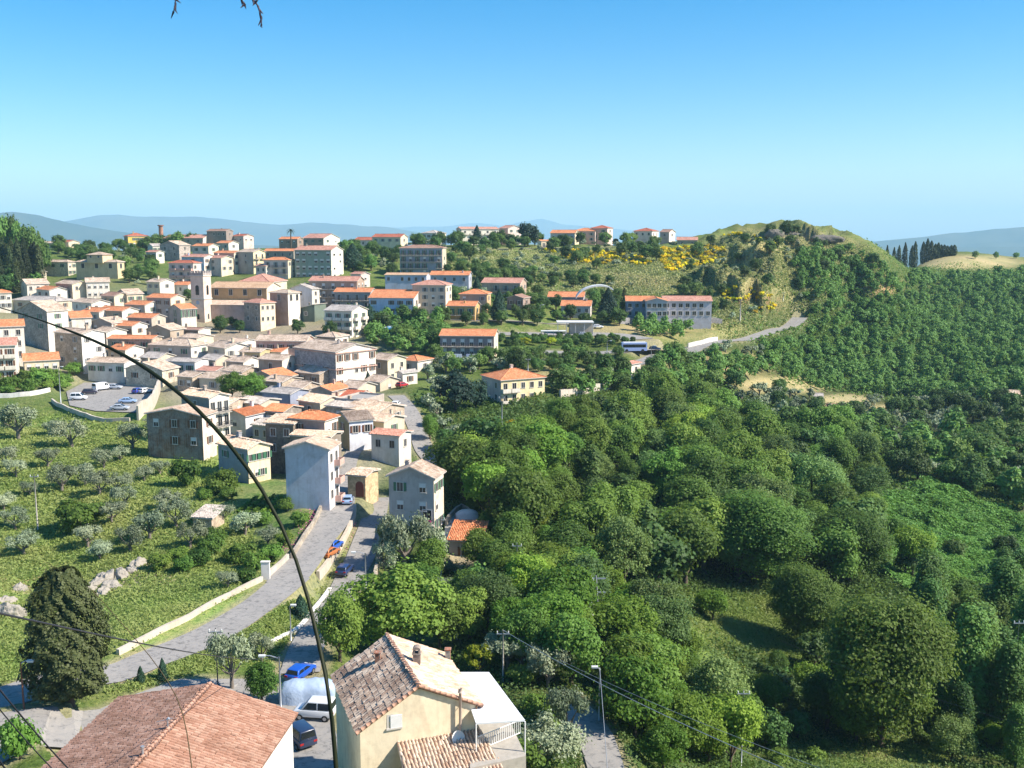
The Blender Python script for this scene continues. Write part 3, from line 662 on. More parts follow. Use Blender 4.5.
# label, xa, xb, xc, eave, base, r, options        (left cluster)
LIST = [  # many shaded fronts get dark wall colours, sunlit sides a light wallB
("white house under an orange roof at the left edge, upper of the two", -24, -4, 14, 293, 312, -60, dict(roof=O, rt='hip', wall=WH, A=None, B=(3, 2))),
("white gabled house below the cypress hill with a grey beige roof", 18, 30, 52, 284, 300, -52, dict(wall=WH, B=(3, 1), A=(1, 1))),
("long low house with a wide grey beige hipped roof and ochre wall", 18, 58, 70, 301, 316, -22, dict(rt='hip', roof='grey', wall=BE, B=(1, 1), A=(3, 1))),
("old stone farmhouse with brown roof beside the cypress hill", 42, 72, 80, 262, 276, -18, dict(wall=BE, kind='stone', rt='hip', A=(3, 1))),
("square cream villa with a two-tier roof and a small raised storey", 80, 121, 126, 262, 279, -14, dict(rt='hip', wall=(.68, .55, .34), A=(3, 1), B=(1, 1), winsz=(1.4, 2), ch=0)),
("narrow stone house with shaded wall in front of the cream villa", 60, 75, 86, 284, 302, -38, dict(wall=ST, kind='stone', wallB=CR, B=(2, 2))),
("bright white three-storey house right of the narrow stone house", 84, 89, 112, 282, 300, -66, dict(wall=WH, B=(4, 2), A=None)),
("low white house with a beige gable roof under the bright white one", 75, 93, 106, 303, 320, -40, dict(wall=WH, A=(2, 1), B=(2, 1))),
("small cream house with a green balcony door near the grassy bank", 119, 129, 145, 294, 310, -48, dict(wall=CR, B=(2, 2), A=(1, 2), style='g', bal=('A', None))),
("tall shaded house with an orange roof left of the twin orange house", 150, 172, 182, 298, 324, -25, dict(roof=O, wall=GS, A=(3, 2), B=(1, 2), wallB=CR)),
("tall narrow white sided house with orange roof below the church tower", 170, 182, 197, 309, 330, -45, dict(roof=O, wall=GS, wallB=WH, A=(1, 2), B=(4, 1), winsz=(.7, 2.4))),
("pink apartment block with red hip roof and shaded balconies", 172, 196, 204, 263, 290, -14, dict(roof='red', rt='hip', wall=PKW, A=(3, 3), B=(2, 3), bal=('A', PK), cat='apartment block', name='apartment_building')),
("little orange roofed annex at the foot of the pink apartment block", 176, 190, 196, 285, 298, -20, dict(roof=O, wall=WH, A=(1, 1), B=(1, 1))),
("pale blue and white house behind the church bell tower", 185, 207, 219, 257, 277, -30, dict(roof='pink', wall=LB, wallB=WH, A=(1, 1), B=(2, 2))),  # front tinted blue for shade, side left white
("grey gabled stone house on the ridge below the long pink roof", 164, 183, 194, 245, 261, -26, dict(wall=GS, kind='stone', rt='gy', roof='old', A=(2, 2), B=(1, 2))),
("long house with a wide pinkish tile roof on the village ridge", 168, 207, 218, 238, 250, -14, dict(roof='pink', wall=ST, wallB=WH, A=(4, 1), B=(1, 1))),
("ochre yellow palazzo with two rows of windows on the ridge", 121, 133, 153, 236, 252, -58, dict(roof='red', wall=OC, wallB=(.85, .60, .16), rt='hip', A=(2, 2), B=(5, 2), cat='building', name='palazzo')),
("low beige roofed farmhouse on the skyline at the far left", 44, 62, 70, 243, 249, -20, dict(wall=BE, A=(2, 1), B=None, ch=0)),
("small red roofed house on the skyline beside the beige one", 60, 74, 85, 242, 249, -35, dict(roof='red', wall=CR, A=(1, 1), B=(1, 1), ch=0)),
("white cottage between the yellow palazzo and the ridge houses", 152, 157, 165, 246, 256, -50, dict(wall=WH, A=None, B=(2, 1), roof='grey')),
("dark brown house on the skyline with a low roof and trees", 211, 230, 237, 231, 244, -20, dict(roof='brown', wall=(.30, .25, .22), A=(4, 1), B=(1, 1))),
("red roofed house on the skyline right of the dark brown house", 236, 247, 257, 236, 246, -40, dict(roof='red', wall=PKW, A=(2, 1), B=(2, 1))),
("narrow cream house with a ribbon of orange roof above the church", 217, 237, 246, 253, 274, -30, dict(roof=O, wall=ST, wallB=(.85, .76, .55), A=(2, 2), B=(2, 2))),
("white and yellow terraced house stepped below the narrow cream one", 208, 224, 236, 258, 277, -38, dict(roof='pink', wall=PKW, wallB=(.82, .7, .5), A=(1, 2), B=(2, 2))),
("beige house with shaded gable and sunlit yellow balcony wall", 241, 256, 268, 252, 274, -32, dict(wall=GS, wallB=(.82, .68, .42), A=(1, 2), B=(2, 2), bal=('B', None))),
("dark ridge house under the palm with an orange roof", 282, 300, 306, 239, 249, -16, dict(roof=O, wall=(.34, .25, .2), A=(3, 1), B=(1, 1))),
("wide orange roofed house left of the green apartment block", 267, 296, 301, 251, 262, -10, dict(roof=O, wall=(.34, .3, .25), A=(4, 1), B=None)),
("four-storey pink hip-roofed house in front of the green block", 266, 290, 297, 260, 279, -14, dict(roof=O, rt='hip', wall=PKW, wallB=CR, A=(3, 2), B=(2, 2), bal=('A', None))),
("long green and grey apartment block with white end wall", 297, 333, 345, 250, 278, -18, dict(roof='pink', wall=(.30, .36, .30), wallB=WH, A=(6, 4), B=(2, 4), style='w', cat='apartment block', name='apartment_building', floor=3.1, winsz=(1.5, 1.5))),
("ridge house with two orange gables right of the palm", 305, 326, 342, 238, 248, -26, dict(roof='pink', wall=(.42, .3, .24), wallB=WH, rt='gx', A=(3, 1), B=(2, 1))),
("brown apartment block with a salmon roof and open balconies", 314, 358, 363, 281, 309, -8, dict(roof='pink', wall=(.42, .32, .25), A=(5, 3), B=(2, 3), bal=('A', None), cat='apartment block', name='apartment_building')),
("small pale house behind the brown apartment block", 352, 362, 371, 274, 288, -40, dict(roof='pink', wall=PKW, A=(1, 2), B=(1, 2))),
("low long ridge house with a dark red roof", 356, 374, 382, 240, 247, -20, dict(roof='red', wall=PKW, A=(3, 1), B=None)),
("wide ridge house with a purple red roof beside the blue grey block", 374, 402, 409, 237, 250, -16, dict(roof='red', wall=CR, A=(4, 1), B=(1, 1))),
("blue grey four-storey apartment block with brown roof and long balconies", 401, 443, 447, 248, 272, -6, dict(roof='brown', rt='hip', pitch=13, wall=(.33, .36, .42), wallB=BE, A=(6, 4), B=(1, 4), bal=('A', None), cat='apartment block', name='apartment_building')),
("low pale blue block with a flat tiled roof under the blue grey block", 386, 427, 431, 275, 288, -6, dict(roof='tan', pitch=8, wall=(.5, .55, .66), A=(6, 1), B=None)),
("orange roofed house with blue grey wall right of the pale blue block", 431, 469, 472, 275, 291, -6, dict(roof=O, wall=(.42, .44, .5), A=(4, 1), B=(1, 1))),
("cream hip-roofed apartment house with four floors of small balconies", 413, 446, 452, 285, 314, -10, dict(roof='pink', rt='hip', wall=(.60, .50, .40), wallB=(.8, .72, .55), A=(4, 4), B=(2, 4), cat='apartment block', name='apartment_building', floor=2.7)),
("orange roofed three-storey house left of the pale blue laundry house", 338, 371, 375, 292, 314, -8, dict(roof=O, wall=(.40, .36, .33), A=(4, 2), B=(1, 2), bal=('A', None))),
("pale blue house with orange roof and white balcony end wall", 373, 414, 422, 298, 321, -10, dict(roof=O, wall=(.52, .58, .72), wallB=WH, A=(5, 2), B=(2, 2), bal=('B', WH))),
("cream modern villa with three balcony floors and a grey gabled roof", 327, 352, 363, 311, 338, -24, dict(roof='grey', rt='gx', wall=(.70, .64, .54), wallB=(.85, .78, .65), A=(3, 3), B=(2, 3), bal=('AB', WH))),
("small white house with a pale roof under the brown apartment block", 293, 313, 323, 289, 310, -30, dict(roof='grey', wall=(.66, .68, .72), wallB=WH, A=(1, 1), B=(2, 2), rt='gy')),
("dark green shed house with a sloping orange roof", 299, 315, 320, 309, 322, -25, dict(roof=O, wall=(.16, .2, .16), A=(1, 1), B=None, rt='sl', pitch=12)),
("cream ridge apartment house with two flat balconies and low roof", 455, 462, 499, 229, 242, -72, dict(roof='pink', pitch=12, wall=(.5, .46, .42), wallB=(.85, .78, .64), A=(1, 2), B=(5, 2), bal=('B', WH))),
("pink gabled ridge house left of the dark pine", 499, 508, 521, 228, 241, -50, dict(roof='pink', wall=PK, wallB=PKW, rt='gx', A=(1, 2), B=(2, 2))),
("white villa with a shallow grey roof on the ridge", 423, 437, 447, 233, 243, -28, dict(roof='grey', wall=WH, rt='hip', A=(3, 1), B=(2, 1))),
("small cream chalet with gable below the dark pine", 537, 541, 551, 241, 249, -50, dict(roof=O, wall=CR, A=None, B=(2, 1), bal=('B', None))),
("orange roofed terrace on the ridge, leftmost of three", 550, 574, 582, 233, 245, -16, dict(roof=O, wall=PKW, wallB=CR, A=(4, 2), B=(1, 2))),
("orange roofed terrace on the ridge, middle of three", 572, 594, 600, 231, 243, -16, dict(roof=O, rt='hip', wall=PK, wallB=PKW, A=(3, 2), B=(1, 2))),
("tall pink house with hipped red roof ending the ridge terrace", 590, 606, 613, 228, 243, -22, dict(roof='red', rt='hip', wall=PK, wallB=PKW, A=(2, 2), B=(1, 2))),
("white ridge villa with red hipped roof left of the brown ridge house", 632, 650, 660, 231, 243, -28, dict(roof='red', rt='hip', wall=PKW, wallB=WH, A=(3, 1), B=(2, 1))),
("small brown roofed house at the right end of the ridge", 658, 667, 673, 232, 241, -30, dict(roof='brown', wall=GS, wallB=WH, A=(1, 1), B=(1, 1))),
("long low brick coloured shed on the grassy skyline", 675, 695, 699, 240, 245, -10, dict(roof='pink', wall=ST, A=(2, 1), B=None, ch=0)),
("brownish orange house with hip roof between pines and lane", 460, 487, 491, 294, 314, -8, dict(roof=O, rt='hip', wall=(.42, .33, .26), wallB=OC, A=(3, 2), B=(1, 2))),
("long brown house with balconies and pinkish roof above the lane", 482, 520, 531, 283, 301, -14, dict(roof='pink', wall=(.48, .36, .28), A=(4, 2), B=(2, 2), bal=('A', None))),
("ochre yellow house with salmon roof beside the lane", 447, 475, 480, 306, 321, -10, dict(roof=O, wall=(.60, .40, .18), A=(3, 2), B=(1, 2), bal=('A', None))),
("little brown gabled house between the pine trees", 507, 523, 530, 298, 314, -20, dict(roof='brown', wall=(.34, .26, .22), A=(2, 1), B=(1, 1), rt='gy')),
("purple grey house with orange roof left of the white arch", 548, 583, 588, 297, 309, -8, dict(roof=O, wall=(.42, .38, .42), A=(4, 1), B=(1, 1))),
("pale two-storey house with rows of windows above the bus shelter", 561, 590, 594, 306, 320, -8, dict(roof=O, wall=(.62, .57, .52), A=(4, 2), B=(1, 2), floor=2.7)),
("stone cottage with beige roof under the tall white palace", 365, 379, 386, 382, 392, -35, dict(wall=BE, A=(1, 1), B=(1, 1))),
("beige two-storey house left of the small orange roofed cottage", 371, 387, 400, 360, 382, -38, dict(wall=ST, wallB=CR, A=(1, 2), B=(2, 2))),
("small orange roofed white cottage beside the lane with trees", 399, 417, 427, 361, 372, -32, dict(roof=O, wall=(.5, .48, .48), wallB=WH, A=(1, 1), B=(1, 1), rt='hip')),
("tiny white hut below the small orange roofed cottage", 396, 402, 410, 373, 386, -45, dict(roof='grey', wall=WH, A=None, B=(1, 1))),
("dark three-storey block with orange roof and laundry on its balconies", 440, 494, 498, 336, 362, -5, dict(roof=O, pitch=13, wall=(.28, .25, .25), wallB=(.8, .7, .5), A=(6, 3), B=(1, 3), bal=('A', None), cat='apartment block', name='apartment_building', floor=2.8)),  # front darkened for its shade, end wall lightened for sun
("tiny white transformer house beside the road junction", 623, 632, 640, 364, 380, -40, dict(roof='pink', wall=WH, A=None, B=(1, 1), rt='hip', ch=0, name='hut', cat='hut')),
("pink walled long house with beige roof under the church apse", 259, 305, 311, 341, 364, -6, dict(wall=PK, A=(5, 1), B=None, winsz=(.9, 1.1))),
("small square pavilion with hipped beige roof and white windows", 318, 335, 343, 337, 352, -25, dict(rt='hip', wall=(.36, .27, .2), wallB=WH, A=(1, 1), B=(2, 1))),
("tall white palace with two cornices and rows of long windows", 297, 335, 363, 352, 391, -42, dict(wall=(.36, .34, .34), kind='stone', wallB=(.78, .72, .63), rt='gx', pitch=14, A=(2, 3), B=(5, 3), winsz=(.9, 1.7), cat='palace', name='palace', floor=3.4)),
("old grey stone house with beige roof left of the tall white palace", 296, 318, 336, 374, 392, -35, dict(wall=ST, kind='stone', A=(2, 1), B=(1, 1))),
("shaded stone house with brown orange roof and low dormer", 249, 275, 289, 378, 392, -30, dict(roof=O, wall=ST, kind='stone', rt='gy', A=(2, 1), B=(1, 1))),
("yellow walled low house with flat beige roof in the old quarter", 240, 259, 262, 352, 370, -12, dict(wall=(.50, .42, .24), A=(2, 1), B=None, pitch=10)),
("white sided house with beige roof right of the yellow walled one", 259, 281, 288, 360, 384, -22, dict(wall=ST, wallB=WH, A=(1, 1), B=(1, 1), pitch=14)),
("white gabled house with small balcony facing the old quarter lane", 208, 224, 241, 348, 366, -42, dict(wall=BE, wallB=WH, A=(1, 1), B=(2, 2), bal=('B', WH))),
("big stone house with fan shaped beige hip roof and pale band", 152, 190, 202, 346, 364, -20, dict(rt='hip', pitch=20, wall=(.55, .47, .4), wallB=WH, A=(3, 1), B=(2, 1))),
("white ground floor house in front of the fan shaped roof", 165, 193, 200, 362, 378, -14, dict(roof='grey', wall=(.66, .66, .66), A=(3, 1), B=(1, 1), pitch=8)),
("long stone wall house with an orange roof strip, left of the fan roof", 110, 151, 153, 339, 358, -6, dict(roof=O, wall=ST, kind='stone', pitch=10, A=(3, 1), B=None)),
("long low white house with beige roof above the car park", 88, 122, 128, 363, 384, -14, dict(wall=(.70, .68, .62), A=(4, 1), B=(1, 1), roof='old', pitch=14)),
("gabled beige house with dark archway behind the blue car", 126, 160, 170, 370, 388, -18, dict(wall=BE, kind='stone', rt='gy', A=(2, 1), B=(1, 1))),
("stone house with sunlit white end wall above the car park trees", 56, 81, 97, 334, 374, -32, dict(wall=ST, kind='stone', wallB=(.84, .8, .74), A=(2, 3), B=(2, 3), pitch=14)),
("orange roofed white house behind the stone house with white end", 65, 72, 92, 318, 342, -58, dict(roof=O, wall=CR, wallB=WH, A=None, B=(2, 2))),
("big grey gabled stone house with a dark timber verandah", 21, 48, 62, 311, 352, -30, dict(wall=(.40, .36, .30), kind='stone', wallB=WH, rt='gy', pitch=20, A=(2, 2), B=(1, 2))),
("low hut with a long orange roof left of the car park trees", 15, 22, 57, 361, 375, -62, dict(roof=O, wall=CR, A=None, B=(4, 1), ch=0)),
("white house with orange roof at the left edge in mid village", -26, -12, 24, 327, 366, -62, dict(roof=O, wall=WH, A=None, B=(3, 3))),
("tall white house at the left edge nearest the car park", -30, -22, 14, 346, 385, -68, dict(roof='pink', wall=WH, A=None, B=(3, 3), bal=('B', WH))),
("cluster house with beige gable and shaded wall left of the orange one", 92, 112, 118, 323, 342, -24, dict(wall=GS, wallB=WH, rt='gy', A=(2, 1), B=(1, 1))),
("low orange roofed house wedged among the beige cluster roofs", 112, 132, 138, 326, 342, -22, dict(roof=O, wall=BE, wallB=WH, A=(3, 1), B=(1, 1))),
("orange roofed house with white end wall in the upper old quarter", 100, 123, 132, 311, 328, -28, dict(roof=O, wall=ST, wallB=WH, A=(2, 1), B=(1, 1))),
("long orange roofed house below the green balcony cottage", 130, 152, 158, 318, 336, -20, dict(roof=O, wall=(.5, .44, .36), A=(3, 1), B=(1, 1))),
("beige gable house with pale parapet left of the church wall", 148, 170, 176, 330, 346, -22, dict(wall=ST, rt='gy', A=(1, 1), B=(1, 1))),
("dark shed with pale rim between the gable house and the church", 174, 198, 205, 330, 345, -16, dict(roof='brown', wall=(.22, .18, .15), wallB=WH, A=(2, 1), B=None, pitch=6)),
("pale low house with flat terrace in front of the church trees", 202, 226, 236, 352, 362, -22, dict(roof='old', wall=WH, A=(2, 1), B=(1, 1), pitch=9)),
("small white roofed house between church garden and old quarter", 228, 240, 246, 342, 354, -30, dict(roof='pale', wall=WH, A=(1, 1), B=(1, 1), pitch=10)),
("brown roofed hut with white wall under the fan shaped roof", 196, 213, 218, 371, 384, -18, dict(roof='pink', wall=(.5, .45, .4), A=(1, 1), B=None, pitch=10)),
("beige roofed house beside the dark laurel clump", 199, 224, 236, 379, 394, -20, dict(wall=BE, A=(1, 1), B=(1, 1), rt='gx', pitch=16)),
("brown grey house with broad beige roof above the laurel clump", 222, 240, 251, 372, 386, -30, dict(wall=ST, A=(1, 1), B=(1, 1), pitch=16)),
("grey patched roof house right of the laurel clump", 262, 288, 301, 394, 410, -26, dict(roof='grey', wall=(.3, .33, .42), A=(1, 1), B=(1, 1), pitch=12)),
("long beige ridge roof house behind the bright orange roof", 298, 318, 331, 403, 424, -36, dict(roof='pale', wall=ST, wallB=CR, A=(1, 1), B=(1, 1), pitch=16)),
("orange gabled dormer house below the tall white palace", 311, 330, 341, 391, 408, -26, dict(roof=O, wall=(.5, .4, .32), rt='gy', A=(1, 1), B=(1, 1))),
("small house with a red tiled roof above the grey terrace", 340, 354, 362, 398, 410, -24, dict(roof='red', wall=WH, A=(1, 1), B=(1, 1))),
("long low house with brown patched roof along the old lane", 345, 376, 395, 412, 428, -32, dict(roof='old', wall=ST, kind='stone', A=(2, 1), B=(2, 1), pitch=14)),
("broad grey house with shallow patched roof behind the yellow alley wall", 326, 350, 362, 408, 424, -28, dict(roof='grey', wall=ST, kind='stone', A=(1, 1), B=(1, 1), pitch=10)),
("large brick and stone house with blue plaster patch beside the olive grove", 142, 198, 206, 416, 462, -14, dict(roof='pale', rt='gy', pitch=11, wall=(.30, .18, .12), kind='brick', wallB=(.74, .64, .54), A=(3, 2), style='b', B=(1, 3), floor=3.4)),
("tall cream and grey house with beige roof behind the brick house", 178, 206, 223, 398, 446, -36, dict(roof='pale', wall=(.38, .34, .30), wallB=(.86, .79, .68), A=(1, 2), B=(3, 3), bal=('B', None))),
("white cottage with orange roof edges in the courtyard", 222, 242, 257, 416, 438, -28, dict(roof=O, rt='gy', wall=(.68, .66, .66), A=(1, 2), B=(1, 1))),
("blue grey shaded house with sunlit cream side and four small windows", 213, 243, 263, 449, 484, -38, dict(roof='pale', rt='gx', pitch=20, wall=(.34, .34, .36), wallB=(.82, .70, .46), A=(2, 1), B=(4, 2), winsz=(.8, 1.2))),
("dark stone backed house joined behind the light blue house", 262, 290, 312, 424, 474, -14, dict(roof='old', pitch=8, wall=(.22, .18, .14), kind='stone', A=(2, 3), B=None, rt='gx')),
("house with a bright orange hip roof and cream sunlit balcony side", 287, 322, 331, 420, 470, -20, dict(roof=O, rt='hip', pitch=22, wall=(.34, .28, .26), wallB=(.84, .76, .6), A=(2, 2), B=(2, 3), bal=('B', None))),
("house with a long shed roof between the orange and light blue houses", 288, 327, 333, 437, 476, -14, dict(roof='pale', rt='gx', pitch=9, wall=(.26, .22, .18), A=(2, 1), B=(1, 2), ch=1)),
("light blue gabled house with windowless front beside the upper street", 281, 325, 333, 449, 512, -9, dict(roof='pale', rt='gy', pitch=16, wall=(.56, .57, .63), wallB=(.85, .80, .80), A=None, B=(2, 3), bal=('B', PK, (1,)))),  # bluish front and paler side carry shade and sun in their colours
("yellow stone alley house with white painted front and dark window", 334, 347, 371, 421, 452, -62, dict(roof='old', wall=(.56, .44, .24), wallB=(.74, .76, .82), A=(1, 1), B=(2, 1), pitch=16)),
("grey white house with brown roof, wooden door and outside stairs", 369, 397, 405, 436, 468, -22, dict(roof='pink', rt='gx', pitch=12, wall=(.70, .66, .60), wallB=WH, A=(2, 1), B=(1, 1))),
("low house with patched brown roof above the wooden door house", 358, 382, 396, 422, 438, -30, dict(roof='old', wall=BE, A=(1, 1), B=(1, 1), pitch=14)),
("small stone chapel with an arched red door at the end of the street", 344, 362, 367, 476, 499, -18, dict(roof='old', rt='gx', pitch=8, wall=(.58, .44, .27), kind='stone', A=None, B=None, ch=0, cat='chapel', name='chapel')),
("tall grey gabled house with pink flower balcony above the lower street", 386, 432, 441, 478, 532, -14, dict(roof='old', rt='gy', pitch=22, wall=(.47, .43, .40), wallB=(.72, .62, .48), A=(2, 2), B=(2, 3), style='d', near=True)),
("yellow walled house with orange hip roof and recessed balconies", 477, 501, 545, 380, 406, -62, dict(roof='orange', rt='hip', pitch=18, wall=(.62, .50, .44), wallB=(.84, .70, .42), A=(2, 2), B=(5, 2), bal=('B', WH, (0, 1)), floor=3.0)),
("small barn with a pinkish roof alone in the olive terraces", 828, 841, 845, 410, 416, -12, dict(roof='pink', wall=GS, A=(1, 1), B=None, ch=0, name='barn', cat='barn')),
("low grey roofed hut on the wooded slope at the right", 816, 826, 831, 399, 402, -14, dict(roof='grey', wall=ST, A=None, B=None, ch=0, name='hut', cat='hut')),
("pale roofed barn at the right edge below the dense wood", 1011, 1026, 1034, 396, 403, -20, dict(roof='pale', wall=BE, A=(1, 1), B=None, ch=0, name='barn', cat='barn')),
]
BR = {}
for l in LIST:
    lab, xa, xb, xc, ev, bs, r, kw = l
    if r > -40 and xb-xa < 6: pass
    BR[lab[:30]] = Bd(lab, xa, xb, xc, ev, bs, r, **kw)

# packed roofs of the old quarter
FILL = [
("beige house with a tall chimney wall between palace and pink long house", 282, 296, 306, 366, 380, -28, dict(wall=ST, pitch=14)),
("small house with a patched grey roof between yellow walled and fan roofed houses", 200, 214, 224, 360, 372, -24, dict(roof='grey', wall=BE)),
("narrow orange roofed house behind the white sided beige one", 268, 280, 290, 352, 366, -26, dict(roof='orange', wall=BE, wallB=WH)),
("low beige roof house left of the laurel clump", 176, 190, 201, 377, 392, -24, dict(wall=ST, kind='stone', pitch=12)),
("stone house with long old roof beside the laurel clump right side", 262, 280, 294, 382, 398, -26, dict(wall=ST, kind='stone', pitch=12)),
("house with orange ridge and stone walls below the dormer house", 318, 334, 346, 404, 418, -28, dict(roof='orange', wall=ST, pitch=14)),
("flat roofed grey terrace house above the yellow alley house", 336, 360, 376, 402, 420, -24, dict(rt='flat', wall=GS)),
("brown roofed stone house left of the bright orange hip roof", 262, 280, 290, 412, 434, -22, dict(roof='orange', wall=(.30, .26, .22), kind='stone', pitch=14)),
("pale house behind the white courtyard cottage", 236, 256, 268, 404, 424, -26, dict(roof='grey', wall=BE, pitch=12)),
("long old roof house between the courtyard and the brick house", 206, 226, 236, 404, 426, -20, dict(wall=ST, kind='stone', pitch=12)),
("beige gabled house above the wooden verandah roof", 56, 70, 82, 322, 342, -32, dict(wall=GS, wallB=WH)),
("orange roof behind the cluster house with beige gable", 84, 100, 110, 312, 328, -30, dict(roof='orange', wall=BE, wallB=WH)),
("pink roofed house under the cream house with green door", 128, 146, 154, 305, 322, -28, dict(roof='orange', wall=BE, wallB=WH)),
("white terraced cottage left of the long stone wall house", 94, 106, 118, 332, 350, -36, dict(wall=ST, wallB=WH)),
("beige shed roof between the fan roof and the church tower", 180, 196, 208, 338, 352, -22, dict(wall=BE, pitch=10)),
("little cream house left of the pink apartment block", 150, 162, 172, 282, 298, -30, dict(wall=CR, wallB=WH)),
("stone house with brown roof between green door house and white terrace", 104, 116, 124, 296, 312, -30, dict(roof='brown', wall=ST, wallB=CR)),
("white cottage beside the grassy bank behind the green door house", 40, 52, 64, 290, 306, -44, dict(wall=WH, roof='orange')),
("beige roofed barn like house next to the stone farmhouse", 22, 40, 50, 272, 286, -28, dict(wall=BE, roof='old')),
("ridge cottage with orange roof below the dark brown house", 220, 232, 242, 243, 256, -30, dict(roof='orange', wall=BE, wallB=WH)),
("pale house wedged right of the beige balcony wall house", 258, 268, 276, 266, 280, -34, dict(roof='pink', wall=PKW, wallB=WH)),
("white and beige ridge house left of the grey gabled stone one", 150, 160, 168, 252, 264, -30, dict(roof='pink', wall=PKW, wallB=WH)),
("tall cream house between the pale blue house and the narrow cream one", 196, 212, 222, 246, 264, -26, dict(roof='orange', wall=PKW, wallB=(.8, .72, .55))),
("narrow house with a white gable in front of the grey terrace house", 352, 364, 374, 408, 424, -36, dict(roof='old', wall=BE, wallB=WH)),
("low house with two roof levels below the stone cottage", 340, 356, 368, 388, 402, -30, dict(roof='old', wall=ST, wallB=BE)),
("old stone house behind the orange dormer house", 286, 300, 312, 388, 404, -26, dict(roof='old', wall=ST, kind='stone')),
("white house with brown roof at the left above the car park", 108, 124, 134, 350, 366, -26, dict(roof='orange', wall=BE, wallB=WH)),
("shaded house tucked under the long stone wall house", 140, 156, 166, 358, 372, -22, dict(roof='grey', wall=ST, wallB=BE)),
("beige end house of the row below the church garden", 226, 242, 254, 362, 376, -28, dict(roof='old', wall=ST, wallB=WH)),
("orange and beige roofed house above the white palace left corner", 278, 292, 302, 344, 360, -24, dict(roof='old', wall=PK, wallB=CR)),
("pale blue shed with white door beside the courtyard", 250, 266, 276, 426, 444, -24, dict(roof='grey', wall=(.40, .42, .48), pitch=10)),
]
for lab, xa, xb, xc, ev, bs, r, kw in FILL:
    kw.setdefault('A', (2, 1)); kw.setdefault('B', (1, 1)); Bd(lab, xa, xb, xc, ev, bs, r, **kw)
def lastY(xb, base): return hit(xb, base)[1]

# raised storey and its roof on the cream villa
def sub_box(parent, x0, x1, y0, y1, z0, z1, wall, roof, name='upper_storey', pitch=18, ov=.4):
    s = MB(); s.box(x0, x1, y0, y1, z0, z1); o = s.build(name, wallmat(wall), parent)
    polys, h = roof_polys(x1-x0, y1-y0, 0, 'hip', pitch, ov); mb = MB()
    cx_, cy_ = (x0+x1)/2, (y0+y1)/2
    for pl in polys:
        p3 = [(a+cx_, b+cy_, c+z1+.1) for a, b, c in pl]; a = np.array(p3); e = a[1]-a[0]; e /= np.linalg.norm(e); nn = np.cross(a[1]-a[0], a[2]-a[0]); nn /= np.linalg.norm(nn); ss = np.cross(nn, e)
        mb.quad(p3, 0, [(float((q-a[0])@e), float((q-a[0])@ss)) for q in a]); mb.quad([(q[0], q[1], q[2]-.15) for q in p3[::-1]], 0)
    mb.build('roof', roofmat(roof), o); return o
vr, vh = BR["square cream villa with a two-"]
Hh = 0
for c in vr.children:
    if c.name.startswith('wall'): Hh = max(v.co.z for v in c.data.vertices)
sub_box(vr, -4, 4, -3.5, 3.5, Hh-.5, Hh+3.2, (.68, .55, .34), 'old')
for k in (-2, 2): add_window(vr, (k, -3.51, Hh+2.3), 0, .8, .8)
# cornices on the palace: a raised band
pr, ph = BR["tall white palace with two corn"[:30]]
for c in pr.children:
    if c.name.startswith('wall'):
        vs_ = [v.co for v in c.data.vertices]; W_p = max(v.x for v in vs_); D_p = max(v.y for v in vs_); H_p = min(v.z for v in vs_ if v.z > 3)
for z_ in (H_p-4.6, H_p-.3):
    s = MB(); s.box(-W_p-.25, W_p+.35, -D_p-.25, D_p+.25, z_-.25, z_); s.build('cornice', wallmat((.6, .4, .33)), pr)

# ------------------------------------------------------------ church
Yc = 372; r = -13
root = empty('church', (0, 0, 0), 0, 'long ochre church with salmon roofs and stone apse beside the square bell tower', 'church')
zc = {}
def cbox(xa, xb, xc, eave, base, Y, r, roof, rt, wall, kind, wallB, pitch, nm, A=None, B=None, D=None, ov=.4, wins=(1.2, 2.2), fl=3.0):
    cx_, cy_, W, D = corner(xa, xb, xc, Y, r, D); zt = ray(xb, eave)[1]*Y; zb = float(ht(cx_, cy_))-6
    b, h = building(None, cx_, cy_, W, D, r, zt, zb, roof=roof, rt=rt, wall=wall, kind=kind, wallB=wallB, pitch=pitch, A=A, B=B, ch=0, ov=ov, winsz=wins, floor=fl, name=nm)
    FOOT.append((cx_, cy_, max(W, D)*.5+1))
    if 'label' in b: del b['label']
    if 'category' in b: del b['category']
    # replace the empty by its wall mesh as the part
    wl = [c for c in b.children if c.name.startswith('wall')][0]; mw = b.matrix_basis.copy()
    wl.name = nm; loc = b.location.copy(); rz = b.rotation_euler.z
    for c in list(b.children):
        if c is not wl: c.parent = wl
    wl.parent = root; wl.location = loc; wl.rotation_euler = (0, 0, rz); bpy.data.objects.remove(b); return wl
OCH = (.60, .38, .19)
cbox(211, 268, 273, 288, 328, 378, -10, 'tan', 'gx', OCH, 'plaster', (.8, .68, .5), 16, 'nave', A=(4, 1), D=13, wins=(1.4, 2.2))
cbox(206, 250, 252, 305, 330, 371, -10, 'pale', 'sf', (.56, .42, .35), 'plaster', None, 10, 'aisle', D=6.5)
cbox(240, 271, 276, 282, 300, 392, -12, 'pink', 'hip', OCH, 'plaster', CR, 22, 'transept', D=16)
cbox(245, 261, 276, 303, 341, 356, -40, 'pink', 'hip', (.42, .34, .27), 'stone', (.82, .68, .48), 20, 'sacristy', A=(2, 2), B=(3, 2), wins=(.9, 1.3), fl=4)  # shaded front coloured dark, sunlit side coloured light
cbox(271, 289, 301, 293, 338, 362, -32, 'old', 'hip', (.48, .33, .25), 'plaster', (.85, .78, .66), 16, 'choir', A=(1, 1), B=(2, 1))  # same split: darker colour for the shade face, lighter for the sun face
